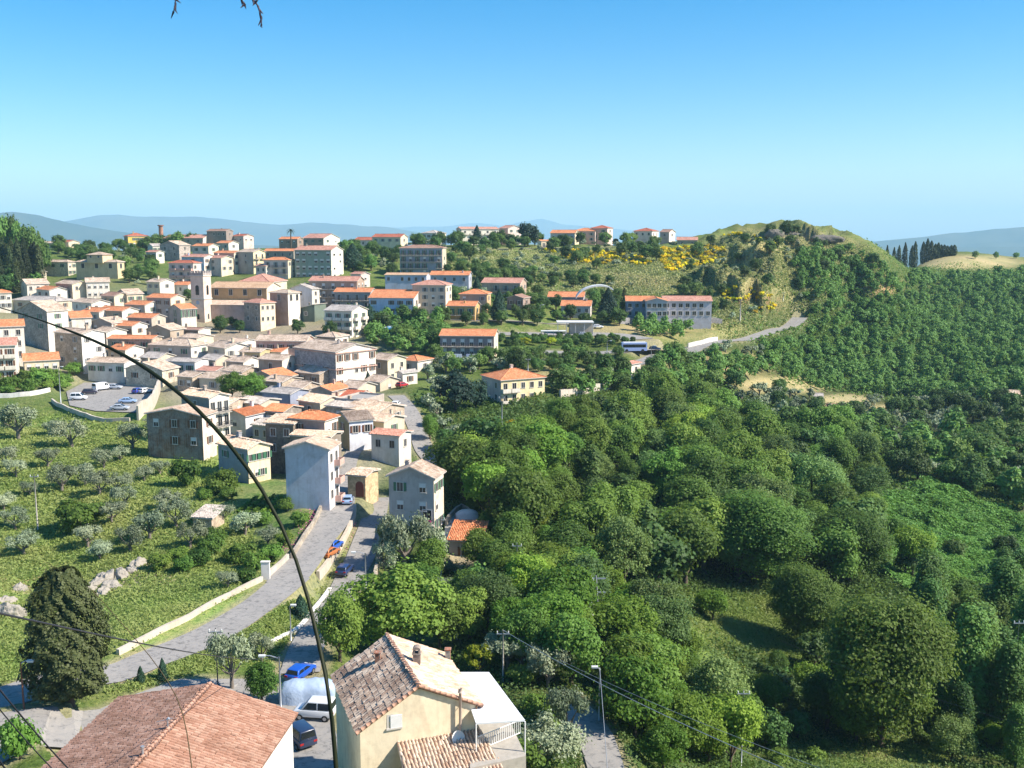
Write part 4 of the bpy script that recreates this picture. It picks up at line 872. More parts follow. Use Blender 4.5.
# bell tower
cx_, cy_, W, D = corner(192, 206, 211, 369, -14, D=5.4); W = 5.2
zt = ray(206, 276)[1]*369; zb = float(ht(cx_, cy_))-2; H = zt-zb
tw = MB(); tw.box(-W/2, W/2, -D/2, D/2, 0, H); tw.m[-3] = 0
tower = tag(empty('bell_tower', (cx_, cy_, zb), R(-14)), 'square battlemented bell tower with arched openings at the left end of the church', 'bell tower')
tw.build('tower_shaft', wallmat((.70, .58, .48)), tower)
s = MB()
for z_ in (H-8.6, H-.1): s.box(-W/2-.25, W/2+.25, -D/2-.25, D/2+.25, z_, z_+.35)
s.build('cornice', M_frame, tower)
s = MB(); s.box(-W/2-.2, W/2+.2, -D/2-.2, -D/2+.1, H+.25, H+1.1); s.box(-W/2-.2, W/2+.2, D/2-.1, D/2+.2, H+.25, H+1.1); s.box(-W/2-.2, -W/2+.1, -D/2+.1, D/2-.1, H+.25, H+1.1); s.box(W/2-.1, W/2+.2, -D/2+.1, D/2-.1, H+.25, H+1.1)
for i in range(5):
    x_ = -W/2+.1+i*(W-.2)/4
    for yy in (-D/2-.2, D/2-.1): s.box(x_-.3, x_+.3, yy, yy+.3, H+1.1, H+1.8)
    for xx in (-W/2-.2, W/2-.1): s.box(xx, xx+.3, x_-.3, x_+.3, H+1.102, H+1.802)
s.build('battlement', wallmat((.40, .35, .32), 'stone'), tower)
def arch_mesh(wd, hg, name, mats, depth=.06):
    s = MB(); n = 8; pts = [(-wd/2, 0), (wd/2, 0)]+[(wd/2*cos(pi*k/n), hg-wd/2+wd/2*sin(pi*k/n)) for k in range(n+1)]
    i = len(s.v)
    for (a, b) in pts: s.v.append((a, -depth, b))
    for (a, b) in pts: s.v.append((a, .02, b))
    m_ = len(pts); s.f.append(tuple(range(m_))); s.m.append(0)
    for k in range(m_): l = (k+1) % m_; s.f.append((k, k+m_, l+m_, l)); s.m.append(0)
    return s.mesh(name, mats)
for z_, wd, hg in ((H-7, 1.4, 3.6), (H-16, .9, 2.0)):
    for rz, lc in ((0, (0, -D/2-.004, z_)), (pi/2, (W/2+.004, 0, z_))): link('opening', arch_mesh(wd, hg, 'opening', M_glass), tower, lc, rz)
clk = MB(); clk.tube([(0, -D/2-.05, H-9.8), (0, -D/2+.02, H-9.8)], .75, 14); clk.build('clock_face', plain('clock_blue', (.35, .45, .6), .5), tower)
FOOT.append((cx_, cy_, 5))
# brick tower ruin on the skyline
x_, y_, z_ = P(161, 233, 600); z_ = float(ht(x_, y_))
rt_ = tag(empty('tower_ruin', (x_, y_, z_-.5), .3), 'small round brick tower ruin on the village skyline', 'tower')
s = MB(); s.tube([(0, 0, 0), (0, 0, 6), (0, 0, ray(161, 226)[1]*600-z_+.5)], [1.6, 1.3, 1.2], 12); s.build('tower_shaft', wallmat((.40, .22, .15), 'stone'), rt_)
s = MB(); s.tube([(0, 0, ray(161, 226)[1]*600-z_+.5), (0, 0, ray(161, 225)[1]*600-z_+.5)], [1.8, 1.8], 12); s.build('cornice', wallmat((.30, .16, .12), 'stone'), rt_)
# ------------------------------------------------------------ school on the lane: two wings
Ys = 385
sr = empty('school', (0, 0, 0), 0, 'long grey school in bluish shade with two orange roofed wings below the yellow hill', 'school')
root = sr
FS = (.50, .49, .53)  # grey walls tinted bluish for the shade on the front
cbox(626, 654, 656, 301, 320, 385, -4, 'orange', 'gx', (.36, .36, .42), 'plaster', FS, 15, 'wing', D=11, A=(4, 2), wins=(1.3, 1.5))
cbox(646, 667, 669, 301, 320, 376, -4, 'orange', 'gy', FS, 'plaster', None, 15, 'wing', D=16, A=(4, 2), wins=(1.3, 1.5))
cbox(663, 711, 714, 301, 320, 384, -4, 'pink', 'gx', FS, 'plaster', CR, 15, 'wing', D=11, A=(7, 2), wins=(1.4, 1.5))

# ------------------------------------------------------------ chapel door, house details
cp = BR["small stone chapel with an arch"[:30]][0]
wl = [c for c in cp.children if c.name.startswith('wall')][0]; ys = min(v.co.y for v in wl.data.vertices); xs_ = max(v.co.x for v in wl.data.vertices)
Y_ = ys; dz = float(ht(cp.location.x, cp.location.y-2))-cp.location.z
link('door', arch_mesh(1.5, 2.7, 'door', plain('red_door', (.22, .06, .04), .6)), cp, (xs_*.35, ys-.004, dz+.2))
s = MB(); s.box(-.8, .8, -.15, .0, 0, 2.2)
gh = BR["tall grey gabled house with pink flower"[:30]][0]
wl = [c for c in gh.children if c.name.startswith('wall')][0]; ys = min(v.co.y for v in wl.data.vertices); hh = min(v.co.z for v in wl.data.vertices if v.co.z > 3)
bl = balcony(gh, (2.6, ys, hh-7.6), 0, 2.6, 1.0); s = MB()
for k in range(14): a = random.uniform(-1.2, 1.2); s.box(a-.15, a+.15, -1.15, -.95, .35+random.uniform(-.2, .3), .75+random.uniform(-.1, .3))
s.build('flowers', plain('pink_flowers', (.7, .08, .25), .8), bl); add_window(gh, (2.6, ys-.006, hh-6.4), 0, 1.4, 2.2, 'd', True)
# laundry on the dark block
db = BR["dark three-storey block with or"[:30]][0]
wl = [c for c in db.children if c.name.startswith('wall')][0]; ys = min(v.co.y for v in wl.data.vertices); hh = min(v.co.z for v in wl.data.vertices if v.co.z > 3); hw = max(v.co.x for v in wl.data.vertices)
for x_, wd, c_ in ((-.32, 2.4, (.75, .8, .9)), (.08, 1.6, (.6, .65, .85)), (.34, 2.2, (.8, .75, .78)), (.62, 1.5, (.7, .78, .9))):
    s = MB(); n = 8
    for i in range(n): a0 = x_*hw-wd/2+wd*i/n; a1 = a0+wd/n; s.quad([(a0, ys-1.2-.06*(i % 2), hh-7.3), (a1, ys-1.2-.06*((i+1) % 2), hh-7.3), (a1, ys-1.1, hh-5.4), (a0, ys-1.1, hh-5.4)])
    tag(s.build('laundry', plain('cloth', c_, .9), None, None), None)
    o = bpy.data.objects[-1] if False else COL.objects[-1]
    mw = db; r_ = db.rotation_euler.z
    o.location = db.location; o.rotation_euler = (0, 0, r_)
    tag(o, {-.32: 'white sheet hung over the balcony rail of the dark block, leftmost', .08: 'pale blue cloth hanging beside the white sheet', .34: 'pinkish sheet hanging in the middle right of the dark block', .62: 'light cloth hanging nearest the right end of the dark block'}[x_], 'laundry', 'laundry on the dark block')
for l in LOGH: print(l)

# ------------------------------------------------------------ foreground houses
# old house with lichen-grey tiles; gable faces the camera and to the right
yM = 67.0
def plan(px, py, Y): return P(px, py, Y)
def fg_house(label, M, apex, er, Lf, roof, wall, name='house', ov=.35, chims=(), zb=-47, left=None):
    """M left eave near corner, apex and er right eave near corner in world; Lf horizontal vector to the far gable"""
    M, apex, er, Lf = map(np.array, (M, apex, er, Lf))
    root = empty(name, (float(M[0]), float(M[1]), zb), 0, label, 'house')
    O = np.array([M[0], M[1], zb]); L = [p_-O for p_ in (M, apex, er, M+Lf, apex+Lf, er+Lf)]
    g = [np.array([p_[0], p_[1], 0]) for p_ in L]; w = MB()
    w.quad([g[0], g[2], L[2], L[1], L[0]]); w.quad([g[5], g[3], L[3], L[4], L[5]]); w.quad([g[3], g[0], L[0], L[3]]); w.quad([g[2], g[5], L[5], L[2]])
    w.build('wall', wallmat(wall), root)
    ld = Lf/np.linalg.norm(Lf); planes = []
    for e, a in ((L[0], L[1]), (L[2], L[1])):
        dn = (e-a)/np.linalg.norm(e-a); e2 = e+dn*ov; lo, lo2 = e2-ld*ov*.6, e2+Lf+ld*ov*.6; hi, hi2 = a-ld*ov*.6, a+Lf+ld*ov*.6
        up = np.array([0, 0, .12]); planes.append([lo2+up, lo+up, hi+up, hi2+up] if e is L[0] else [lo+up, lo2+up, hi2+up, hi+up])
    s = MB()
    for pl in planes:
        s.quad(pl, 0, [(0, 0), (10, 0), (10, 6), (0, 6)]); s.quad([p_-np.array([0, 0, .14]) for p_ in pl[::-1]], 1)
        for i in (0, 1, 3): a, b = pl[i], pl[(i+1) % 4]; s.quad([a-np.array([0, 0, .14]), b-np.array([0, 0, .14]), b, a], 1)
    ro = s.build('roof', [roofmat(roof), plain('eave_board', (.25, .13, .09), .8)], root)
    tm = tiles(planes, roof, (.26, .40), 5); link('tiles', tm, ro)
    rc = MB(); a, b = planes[0][2], planes[0][3]; n = int(np.linalg.norm(b-a)/.42)
    for i in range(n):
        p0 = a+(b-a)*i/n; p1 = a+(b-a)*(i+1.12)/n; rc.tube([p0+(0, 0, .07), p1+(0, 0, .04)], [.17, .14], 8)
    if True:   # verge tiles along both near gable edges
        for pl in planes:
            e0, e1 = (pl[1], pl[2]) if pl is planes[0] else (pl[0], pl[3]); m_ = int(np.linalg.norm(e1-e0)/.42)
            for i in range(m_): rc.tube([e0+(e1-e0)*i/m_+(0, 0, .05), e0+(e1-e0)*(i+1.1)/m_+(0, 0, .05)], [.13, .11], 6)
    rc.build('ridge_tiles', roofmat('rust'), ro, smooth=True)
    return root, ro, L, O
Y0 = 67.0; M = P(360, 731, Y0-1.2); ap = P(418, 687, Y0); er = P(478, 705, Y0+1.6)
fa = P(387, 637, 1); k_ = ap[2]/fa[2]; Lf = (fa[0]*k_-ap[0], k_-ap[1], 0)
k_len = sqrt(Lf[0]**2+Lf[1]**2); print('F2 depth', k_len, ap, er, M)
M = (M[0], M[1], M[2]); root2, roof2, L2, O2 = fg_house('cream house with mossy old tile roof, brick chimneys and a satellite dish', M, ap, er, Lf, 'pale', (.84, .72, .52), zb=-49)
# weathered west slope: its own tiles, darkened for the shade on that side
for c in list(roof2.children):
    if c.name.startswith('tiles'): bpy.data.objects.remove(c)
ldv = np.array(Lf)/k_len; cf = roof2.data
vsr = [np.array(v.co) for v in cf.vertices]
pw = [vsr[i] for i in range(4)]
tm = tiles([pw], 'aged_shaded', (.30, .46), 8); link('old_tiles', tm, roof2)
pe = [vsr[i] for i in range(4+4+12, 4+4+12+4)]
tm = tiles([pe], 'pale', (.27, .42), 9); link('tiles', tm, roof2)
def brickchim(par, p, s, h, hood=True):
    c = MB(); x, y, z = p; c.box(x-s/2, x+s/2, y-s/2, y+s/2, z-.8, z+h); c.box(x-s/2-.06, x+s/2+.06, y-s/2-.06, y+s/2+.06, z+h, z+h+.08)
    if hood:
        for q in (-1, 1): c.box(x+q*s*.35-.06, x+q*s*.35+.06, y-s/2, y+s/2, z+h+.08, z+h+.38)
        n = 6; i = len(c.v)
        for k in range(n+1):
            a = pi*k/n; c.v += [(x-s*.55*cos(a), y-s*.55, z+h+.38+s*.4*sin(a)), (x-s*.55*cos(a), y+s*.55, z+h+.38+s*.4*sin(a))]
        for k in range(n): c.f.append((i+2*k, i+2*k+1, i+2*k+3, i+2*k+2)); c.m.append(0)
        c.f.append(tuple(i+2*k for k in range(n+1))); c.m.append(0); c.f.append(tuple(i+2*k+1 for k in range(n, -1, -1))); c.m.append(0)
    return c.build('chimney', wallmat((.48, .17, .09), 'brick'), par)
def on_roof(px, py, side):
    """point of the slope seen at a pixel: solved on the plane"""
    pl = pw if side == 'w' else pe; n = np.cross(pl[1]-pl[0], pl[2]-pl[0]); a, b = ray(px, py); d = np.array([a, 1, b])
    t_ = ((pl[0]+O2)@n)/(d@n); return d*t_-O2
brickchim(roof2, on_roof(417, 664, 'e'), .55, .85); brickchim(roof2, on_roof(448, 660, 'e'), .4, .9, False)
brickchim(roof2, on_roof(378, 662, 'w'), .4, .75, False)
# gable wall frame vectors
gx = np.array([er[0]-M[0], er[1]-M[1], 0]); gl = np.linalg.norm(gx); gx /= gl; gn = np.array([gx[1], -gx[0], 0]); grz = atan2(gx[1], gx[0])
def on_gable(px, py, off=0):
    n = gn; a, b = ray(px, py); d = np.array([a, 1, b]); t_ = (np.array(M)@n)/(d@n); return d*t_-O2+gn*off
w_ = add_window(root2, on_gable(394, 721, .01), grz, .75, .95, 'w', True)
s = MB(); s.box(-.42, .42, -.12, -.05, -.5, .5); s.build('shutter', M_white, root2, on_gable(396, 721, .02), grz)
pp = on_gable(459, 706, .35); pb = on_gable(459, 750, .35)
s = MB(); s.tube([pb, pp+(0, 0, 1.2)], .1, 8); s.tube([pp+(0, 0, 1.2), pp+(0, 0, 1.5)], [.17, .12], 8)
for z_ in (0, -2): s.tube([pp+(0, 0, z_), pp+(0, 0, z_)-gn*.34], .03, 5)
s.build('flue_pipe', plain('rusty_metal', (.45, .36, .3), .6), root2, smooth=True)
s = MB(); pq = on_gable(476, 712, .1); s.tube([pq+(0, 0, .5), pq-(0, 0, 6)], .05, 6); s.build('drainpipe', plain('copper_pipe', (.35, .16, .08), .5), root2)
def dish(par, p, rad, rz, name='satellite_dish'):
    s = MB(); n = 20; m_ = 5; i0 = 0
    s.v.append((0, 0, 0))
    for k in range(1, m_+1):
        r_ = rad*k/m_; y_ = -.28*rad*(k/m_)**2
        for j in range(n): s.v.append((r_*cos(2*pi*j/n), y_, r_*1.08*sin(2*pi*j/n)))
    for j in range(n): s.f.append((0, 1+(j+1) % n, 1+j)); s.m.append(0)
    for k in range(m_-1):
        for j in range(n): a = 1+k*n+j; b = 1+k*n+(j+1) % n; s.f.append((a, b, b+n, a+n)); s.m.append(0)
    o = s.build(name, M_white, par, p, 0, True); o.rotation_euler = (R(-25), 0, rz); return o
d_ = dish(root2, on_gable(455, 734, .7), .52, grz+.25)
s = MB(); s.tube([(0, .5, -.35), (0, .05, 0)], .03, 5); s.tube([(0, -.1, -.5), (0, -.55, -.1)], .02, 5); s.tube([(0, -.5, -.12), (0, -.62, -.04)], .06, 6); s.build('bracket', M_metal, d_)
# lower annex roof in front of the gable
A0 = P(404, 745, 62.5); A1 = P(500, 770, 58.5); z1 = A0[2]
ann = empty('house_annex', (0, 0, 0), 0, 'low annex with a pale pinkish tile roof against the gable of the cream house', 'house')
t0 = np.array(M)+gx*2.6+gn*.03; t0[2] = P(404, 743, t0[1])[2]; t1 = np.array(M)+gx*(gl+.2)+gn*.03; t1[2] = t0[2]
b0 = t0+gn*6.5-gx*.3; b1 = t1+gn*6.5+gx*.8; b0[2] = b1[2] = t0[2]-2.0
pl = [b0, b1, t1, t0]; s = MB(); s.quad(pl, 0, [(0, 0), (9, 0), (9, 6), (0, 6)])
s.quad([p_-np.array([0, 0, .15]) for p_ in pl[::-1]], 1)
for i in range(4): a, b = pl[i], pl[(i+1) % 4]; s.quad([a-np.array([0, 0, .15]), b-np.array([0, 0, .15]), b, a], 1)
ar = s.build('roof', [roofmat('pale'), M_frame], ann); link('tiles', tiles([pl], 'pale', (.26, .42), 3), ar)
s = MB(); q = [b0-gn*.4+gx*.3, b1-gn*.4-gx*.3, t1+gn*.02-gx*.3, t0+gn*.02+gx*.3]; dz = np.array([0, 0, .18])
q = [p_-dz for p_ in q]
for i in range(4): a, b = q[i], q[(i+1) % 4]; s.quad([np.array([a[0], a[1], -50]), np.array([b[0], b[1], -50]), b, a])
s.build('wall', wallmat((.84, .72, .52)), ann)

# left foreground house with the red tile roof
Yr = 66.0; ap = np.array(P(209, 687, Yr)); nr = P(135, 768, 1); k_ = ap[2]/nr[2]; Lr = np.array([nr[0]*k_-ap[0], nr[1]*k_-ap[1], 0])
Ld = Lr/np.linalg.norm(Lr); gv = np.array([-Ld[1], Ld[0], 0])       # across the roof, towards +x
if gv[0] < 0: gv = -gv
def slope_pt(px, py):        # point on vertical far-gable plane
    a, b = ray(px, py); d = np.array([a, 1, b]); t_ = (ap@Ld)/(d@Ld); return d*t_
eR = slope_pt(292, 715); eL = slope_pt(123, 700); print('F1', ap, eR, eL)
zE = (eR[2]+eL[2])/2
near = 13.0
n0 = eL+Ld*near; n1 = ap+Ld*near; n2 = eR+Ld*near
root1, roof1, L1, O1 = fg_house('house with a broad red brown tiled gable roof in the bottom left corner', n0, n1, n2, -Ld*near, 'brown', (.80, .78, .74), zb=-49)
for c in list(roof1.children):
    if c.name.startswith('tiles'): bpy.data.objects.remove(c)
v1 = [np.array(v.co) for v in roof1.data.vertices]
link('tiles', tiles([v1[0:4]], 'brown', (.28, .42), 2), roof1); link('tiles', tiles([v1[20:24]], 'rust' if 'rust' in ROOFC else 'pink', (.28, .42), 4), roof1)  # shaded west slope tiled darker, sunlit east slope lighter
def on_r1(px, py, sl_):
    pl = v1[0:4] if sl_ == 'w' else v1[20:24]; n = np.cross(pl[1]-pl[0], pl[2]-pl[0]); a, b = ray(px, py); d = np.array([a, 1, b]); t_ = ((pl[0]+O1)@n)/(d@n); return d*t_-O1
s = MB(); p_ = on_r1(168, 730, 'w'); s.tube([p_, p_+(0, 0, .7)], .05, 6); s.tube([p_+(-.7, 0, .55), p_+(.3, .1, .75)], .02, 5); s.tube([p_+(0, 0, .7), p_+(.1, 0, .8)], .1, 6); s.build('antenna', M_metal, roof1)
s = MB(); p_ = on_r1(143, 757, 'w'); s.tube([p_, p_+(0, 0, .6)], .06, 6); s.tube([p_+(0, 0, .6), p_+(0, 0, .7)], .12, 6); s.build('vent_pipe', M_metal, roof1)

# white terrace canopy beside the cream house
Yc1 = 71
c0, c1, c2, c3 = [np.array(p) for p in (P(459, 671, 77), P(488, 671, 77.5), P(525, 720, 68.5), P(478, 723, 67.8))]
zt = np.mean([c0[2], c2[2]]); cn = tag(empty('terrace_canopy', (0, 0, 0)), 'flat white sheet metal canopy over the terrace right of the cream house', 'canopy')
s = MB()
def atz(px, py, z): b = ray(px, py); t_ = z/b[1]; return (b[0]*t_, t_, z)
zq = P(500, 700, 70)[2]; q = [atz(476, 723, zq), atz(525, 720, zq), atz(489, 672, zq+.25), atz(458, 672, zq+.25)]
s.poly(q, .12); s.build('canopy_sheet', plain('white_sheet', (.82, .84, .86), .4, var=.05), cn)
s = MB()
for a in q: s.tube([(a[0], a[1], a[2]-.12), (a[0], a[1], -50)], .06, 6)
s.build('post', M_white, cn)
rl = tag(empty('terrace_rail', (0, 0, 0)), 'white slatted terrace railing under the white canopy', 'railing')
a = np.array(P(478, 750, 67)); b = np.array(P(520, 741, 69.5)); b[2] = a[2]; s = MB()
for z_ in (0, 1.0): s.tube([a+(0, 0, z_), b+(0, 0, z_)], .04, 5)
for k in range(22): p_ = a+(b-a)*k/21; s.tube([p_, p_+(0, 0, 1)], .028, 4)
s.build('slats', M_white, rl)
s = MB(); q = [atz(470, 768, a[2]-.05), atz(526, 756, a[2]-.05), atz(500, 700, a[2]-.05), atz(470, 700, a[2]-.05)]; s.poly(q, 4)
tag(s.build('terrace', M_conc), 'raised concrete terrace floor under the white canopy', 'terrace')

# ------------------------------------------------------------ vehicles
def carmat(c):
    k = ('car', tuple(c))
    if k in _mc: return _mc[k]
    m, t = newmat('car_paint'); b = finish(t, c, .3, spec=.6); b.inputs['Coat Weight'].default_value = .5; _mc[k] = m; return m
M_tyre = plain('tyre', (.02, .02, .02), .9); M_rim = plain('rim', (.5, .5, .52), .35, .8); M_cg = plain('car_glass', (.02, .025, .03), .12, spec=.8); M_lamp = plain('headlight', (.8, .8, .78), .2); M_tail = plain('tail_light', (.4, .02, .02), .3)
_cars = {}
def car(x, y, z, rz, c, label, kind='hatch', group=None, cat='car', pitch=0):
    k = (kind, tuple(c))
    L, Wd, Hh = {'hatch': (3.8, 1.62, 1.45), 'sedan': (4.3, 1.7, 1.42), 'van': (4.9, 1.9, 2.1), 'mini': (3.9, 1.7, 1.85)}[kind]
    if k not in _cars:
        hw = Wd/2
        prof = {'hatch': [(-1.9, .35), (-1.92, .75), (-1.8, .95), (1.05, .93), (1.75, .78), (1.88, .55), (1.86, .3)],
                'sedan': [(-2.15, .35), (-2.15, .8), (-2.0, .95), (1.1, .92), (2.0, .75), (2.13, .55), (2.1, .3)],
                'van': [(-2.45, .4), (-2.45, 1.15), (-2.4, 1.2), (1.5, 1.2), (2.2, 1.0), (2.42, .7), (2.4, .35)],
                'mini': [(-1.95, .38), (-1.97, .95), (-1.92, 1.05), (1.15, 1.05), (1.8, .88), (1.93, .6), (1.9, .32)]}[kind]
        cab = {'hatch': [(-1.78, .95), (-1.45, 1.42), (.1, 1.45), (1.0, .93)], 'sedan': [(-1.6, .95), (-1.05, 1.40), (.2, 1.42), (1.15, .92)],
               'van': [(-2.43, 1.2), (-2.38, 2.02), (-2.2, 2.1), (1.0, 2.1), (1.75, 1.2)], 'mini': [(-1.92, 1.05), (-1.82, 1.8), (-1.6, 1.85), (.4, 1.85), (1.15, 1.05)]}[kind]
        import bmesh
        def extr(pf, w0, w1):
            zt_ = max(p[1] for p in pf); zb_ = min(p[1] for p in pf); s = MB(); n = len(pf)
            for sg in (-1, 1):
                for (a, b) in pf: s.v.append((a, sg*(w0+(w1-w0)*(b-zb_)/(zt_-zb_)), b))
            s.f.append(tuple(range(n))); s.f.append(tuple(range(2*n-1, n-1, -1))); s.m += [0, 0]
            for i in range(n): l = (i+1) % n; s.f.append((i, i+n, l+n, l)); s.m.append(0)
            return s
        b = extr(prof, hw*.98, hw); c2_ = extr(cab, hw*.97, hw*.82); o = len(b.v); b.v += c2_.v; b.f += [tuple(i+o for i in f) for f in c2_.f]; b.m += c2_.m
        me = b.mesh('body', carmat(c)); bm = bmesh.new(); bm.from_mesh(me); bmesh.ops.recalc_face_normals(bm, faces=bm.faces); bmesh.ops.bevel(bm, geom=bm.edges[:], offset=.07, segments=2, affect='EDGES', profile=.5)
        for f in bm.faces: f.smooth = True
        bm.to_mesh(me); bm.free()
        g = MB(); zt_ = cab[-2][1]; zb_ = cab[0][1]; iw = lambda b_: hw*(.97-(.15)*(b_-zb_)/(zt_-zb_))
        xs = [p[0] for p in cab]
        x0 = cab[0][0]+.22; x1 = cab[-1][0]-.28; tx0 = (cab[1][0] if kind in ('hatch', 'sedan') else cab[1][0])+.22; tx1 = cab[-2][0]-.02
        z0, z1 = zb_+.06, zt_-.12
        if kind == 'van': x0 = .3; tx0 = .3
        for sg in (-1, 1):
            m1 = (x0+x1)/2-.1
            for a0, a1, u0, u1 in ((x0, m1-.05, tx0, m1-.05), (m1+.05, x1, m1+.05, tx1)):
                q = [(a0, sg*(iw(z0)+.012), z0), (a1, sg*(iw(z0)+.012), z0), (u1, sg*(iw(z1)+.012), z1), (u0, sg*(iw(z1)+.012), z1)]
                g.quad(q if sg < 0 else q[::-1])
        fx0, fz0 = cab[-1]; fx1, fz1 = cab[-2]; nx = .015
        g.quad([(fx0-.06+nx, -iw(fz0)+.1, fz0+.08), (fx0-.06+nx, iw(fz0)-.1, fz0+.08), (fx1+.1+nx, iw(fz1)-.1, fz1-.06), (fx1+.1+nx, -iw(fz1)+.1, fz1-.06)])
        bx0, bz0 = cab[0]; bx1, bz1 = cab[1]
        t_ = .18; g.quad([(bx0+(bx1-bx0)*t_-.02, iw(bz0)-.12, bz0+(bz1-bz0)*t_), (bx0+(bx1-bx0)*t_-.02, -iw(bz0)+.12, bz0+(bz1-bz0)*t_), (bx1-(bx1-bx0)*.1-.02, -iw(bz1)+.1, bz1-.06), (bx1-(bx1-bx0)*.1-.02, iw(bz1)-.1, bz1-.06)])
        wh = MB(); wh.tube([(0, -.09, 0), (0, .09, 0)], .31, 14); rm = MB(); rm.tube([(0, -.1, 0), (0, .1, 0)], .18, 10)
        hl = MB(); hl.box(-.05, .05, -.17, .17, -.09, .09)
        _cars[k] = (me, g.mesh('windows', M_cg), wh.mesh('wheel', M_tyre), rm.mesh('rim', M_rim), hl.mesh('headlight', M_lamp), hl.mesh('tail_light', M_tail))
    body, gl_, wh, rm, hl, tl = _cars[k]; hw = Wd/2
    root = empty('parked_car' if cat == 'car' else 'parked_van', (x, y, z), rz, label, cat, group); root.rotation_euler = (0, pitch, rz)
    link('body', body, root); link('windows', gl_, root)
    for sx in (-1, 1):
        for sy in (-1, 1):
            w_ = link('wheel', wh, root, (sx*L*.31, sy*(hw-.07), .31)); link('rim', rm, w_)
    for sy in (-1, 1):
        link('headlight', hl, root, (L*.485, sy*(hw-.3), .66 if kind != 'van' else .8)); link('tail_light', tl, root, (-L*.495, sy*(hw-.2), .78))
    return root
def carpx(px, py, rz, c, label, kind='hatch', group=None, cat='car', Y=None):
    x, y, z = hit(px, py) if Y is None else P(px, py, Y)
    return car(x, y, float(ht(x, y))+.22, R(rz), c, label, kind, group, cat)
WHc = (.75, .76, .78); SIL = (.42, .45, .5); BLU = (.02, .07, .35); DB = (.015, .03, .07); DR = (.08, .02, .03); LBc = (.30, .42, .62)
G1 = 'cars in the village car park'
carpx(79, 401, 8, WHc, 'white estate car with dark windows in the car park beside the lamp', 'mini', G1)
carpx(90, 395, 20, (.03, .02, .035), 'dark maroon hatchback between the white car and the white van', 'hatch', G1)
carpx(102, 391, 60, WHc, 'white delivery van at the back of the car park', 'van', G1, 'van')
carpx(115, 390, 0, SIL, 'silver hatchback parked right of the white van', 'hatch', G1)
carpx(139, 394, 70, (.03, .06, .35), 'dark blue car parked below the beige arch house', 'hatch', G1)
carpx(146, 394, 60, WHc, 'white hatchback beside the dark blue car by the wall', 'hatch', G1)
carpx(128, 404, 10, LBc, 'pale blue saloon car in the car park row near the wall', 'sedan', G1)
carpx(120, 411, 5, SIL, 'silver grey car nearest the olive grove in the car park', 'sedan', G1)
carpx(348, 505, 95, LBc, 'light blue car parked in front of the stone chapel', 'hatch')
carpx(334, 551, 75, (.02, .10, .45), 'bright blue car beside the wall on the upper street', 'hatch')
carpx(330, 559, 70, (.45, .16, .05), 'orange car close behind the bright blue car', 'hatch')
carpx(345, 575, 80, (.02, .04, .12), 'navy blue car parked on the lower street under the wall', 'hatch')
carpx(396, 408, 85, WHc, 'white car in the shade of the upper lane by the trees', 'hatch')
carpx(402, 388, 60, (.4, .02, .03), 'small red car beside the tiny white hut', 'hatch')
carpx(292, 366, 20, (.03, .03, .04), 'black car in the shaded alley behind the white sided house', 'hatch')
yb = 84
def lot(px, py): return hit(px, py)
x_, y_, z_ = lot(315, 719); car(x_, y_, z_+.15, R(172), WHc, 'white small people carrier parked between the two near houses', 'mini')
x_, y_, z_ = lot(299, 744); car(x_, y_, z_+.15, R(128), (.02, .035, .08), 'dark navy estate car in shade below the white people carrier', 'mini')
x_, y_, z_ = lot(301, 679); car(x_, y_, z_+.15, R(70), (.01, .08, .45), 'bright blue car half hidden behind the silver tarpaulin', 'hatch')
# vehicle under a silver blue tarpaulin
x_, y_, z_ = lot(308, 701); s = MB(); nL, nA = 14, 10
for i in range(nL+1):
    for j in range(nA+1):
        a = pi*j/nA; xx = -2.6+5.2*i/nL; e_ = 1-.25*abs(2*i/nL-1)**6; wv = .05*sin(i*2.3+j)+.04*sin(i*5.1)
        s.v.append((xx*(1+.02*sin(j)), -cos(a)*(1.25+wv)*e_, max(0.02, (abs(sin(a))**.45)*(2.05+wv)*e_)))
for i in range(nL):
    for j in range(nA): a = i*(nA+1)+j; s.f.append((a, a+nA+1, a+nA+2, a+1)); s.m.append(0)
for e in (0, nL): s.f.append(tuple(e*(nA+1)+j for j in (range(nA+1) if e == 0 else range(nA, -1, -1)))); s.m.append(0)
m, t = newmat('tarpaulin'); v = ocoord(t); c = mix(t, (.30, .40, .56), (.42, .50, .62), noise(t, v, 1.2, 4)); finish(t, c, .35, noise(t, v, 1.5, 4), .2, .5, .5)
tag(s.build('covered_van', m, None, (x_, y_, z_+.1), R(6), True), 'large vehicle under a silver blue tarpaulin beside the cream house', 'covered vehicle')
# bus on the lower road
def bus(px, py, rz, L, c1, label):
    x, y, z = hit(px, py); root = empty('bus', (x, y, float(ht(x, y))+.2), R(rz), label, 'bus'); s = MB(); s.box(-L/2, L/2, -1.2, 1.2, .4, 3.0)
    s.build('body', plain('bus_paint', c1, .4), root); g = MB(); g.box(-L/2+.2, L/2-.4, -1.22, 1.22, 1.5, 2.5); g.box(L/2-.1, L/2+.02, -1.1, 1.1, 1.3, 2.6); g.build('windows', M_cg, root)
    s = MB(); s.box(-L/2+.4, L/2-.4, -.9, .9, 3.0, 3.15); s.build('roof_unit', M_white, root)
    for sx in (-.32, .32):
        for sy in (-1.08, 1.08): w_ = MB(); w_.tube([(sx*L, sy-.13, .5), (sx*L, sy+.13, .5)], .5, 12); w_.build('wheel', M_tyre, root)
bus(634, 353, 4, 8.0, (.35, .45, .75), 'blue and white bus on the road below the station forecourt')
bus(385, 337, 4, 5.5, (.06, .4, .75), 'bright blue minibus among the trees, the left of the two blue ones')
bus(394, 336, 8, 4.5, (.05, .36, .7), 'bright blue minibus among the trees, the right of the two blue ones')
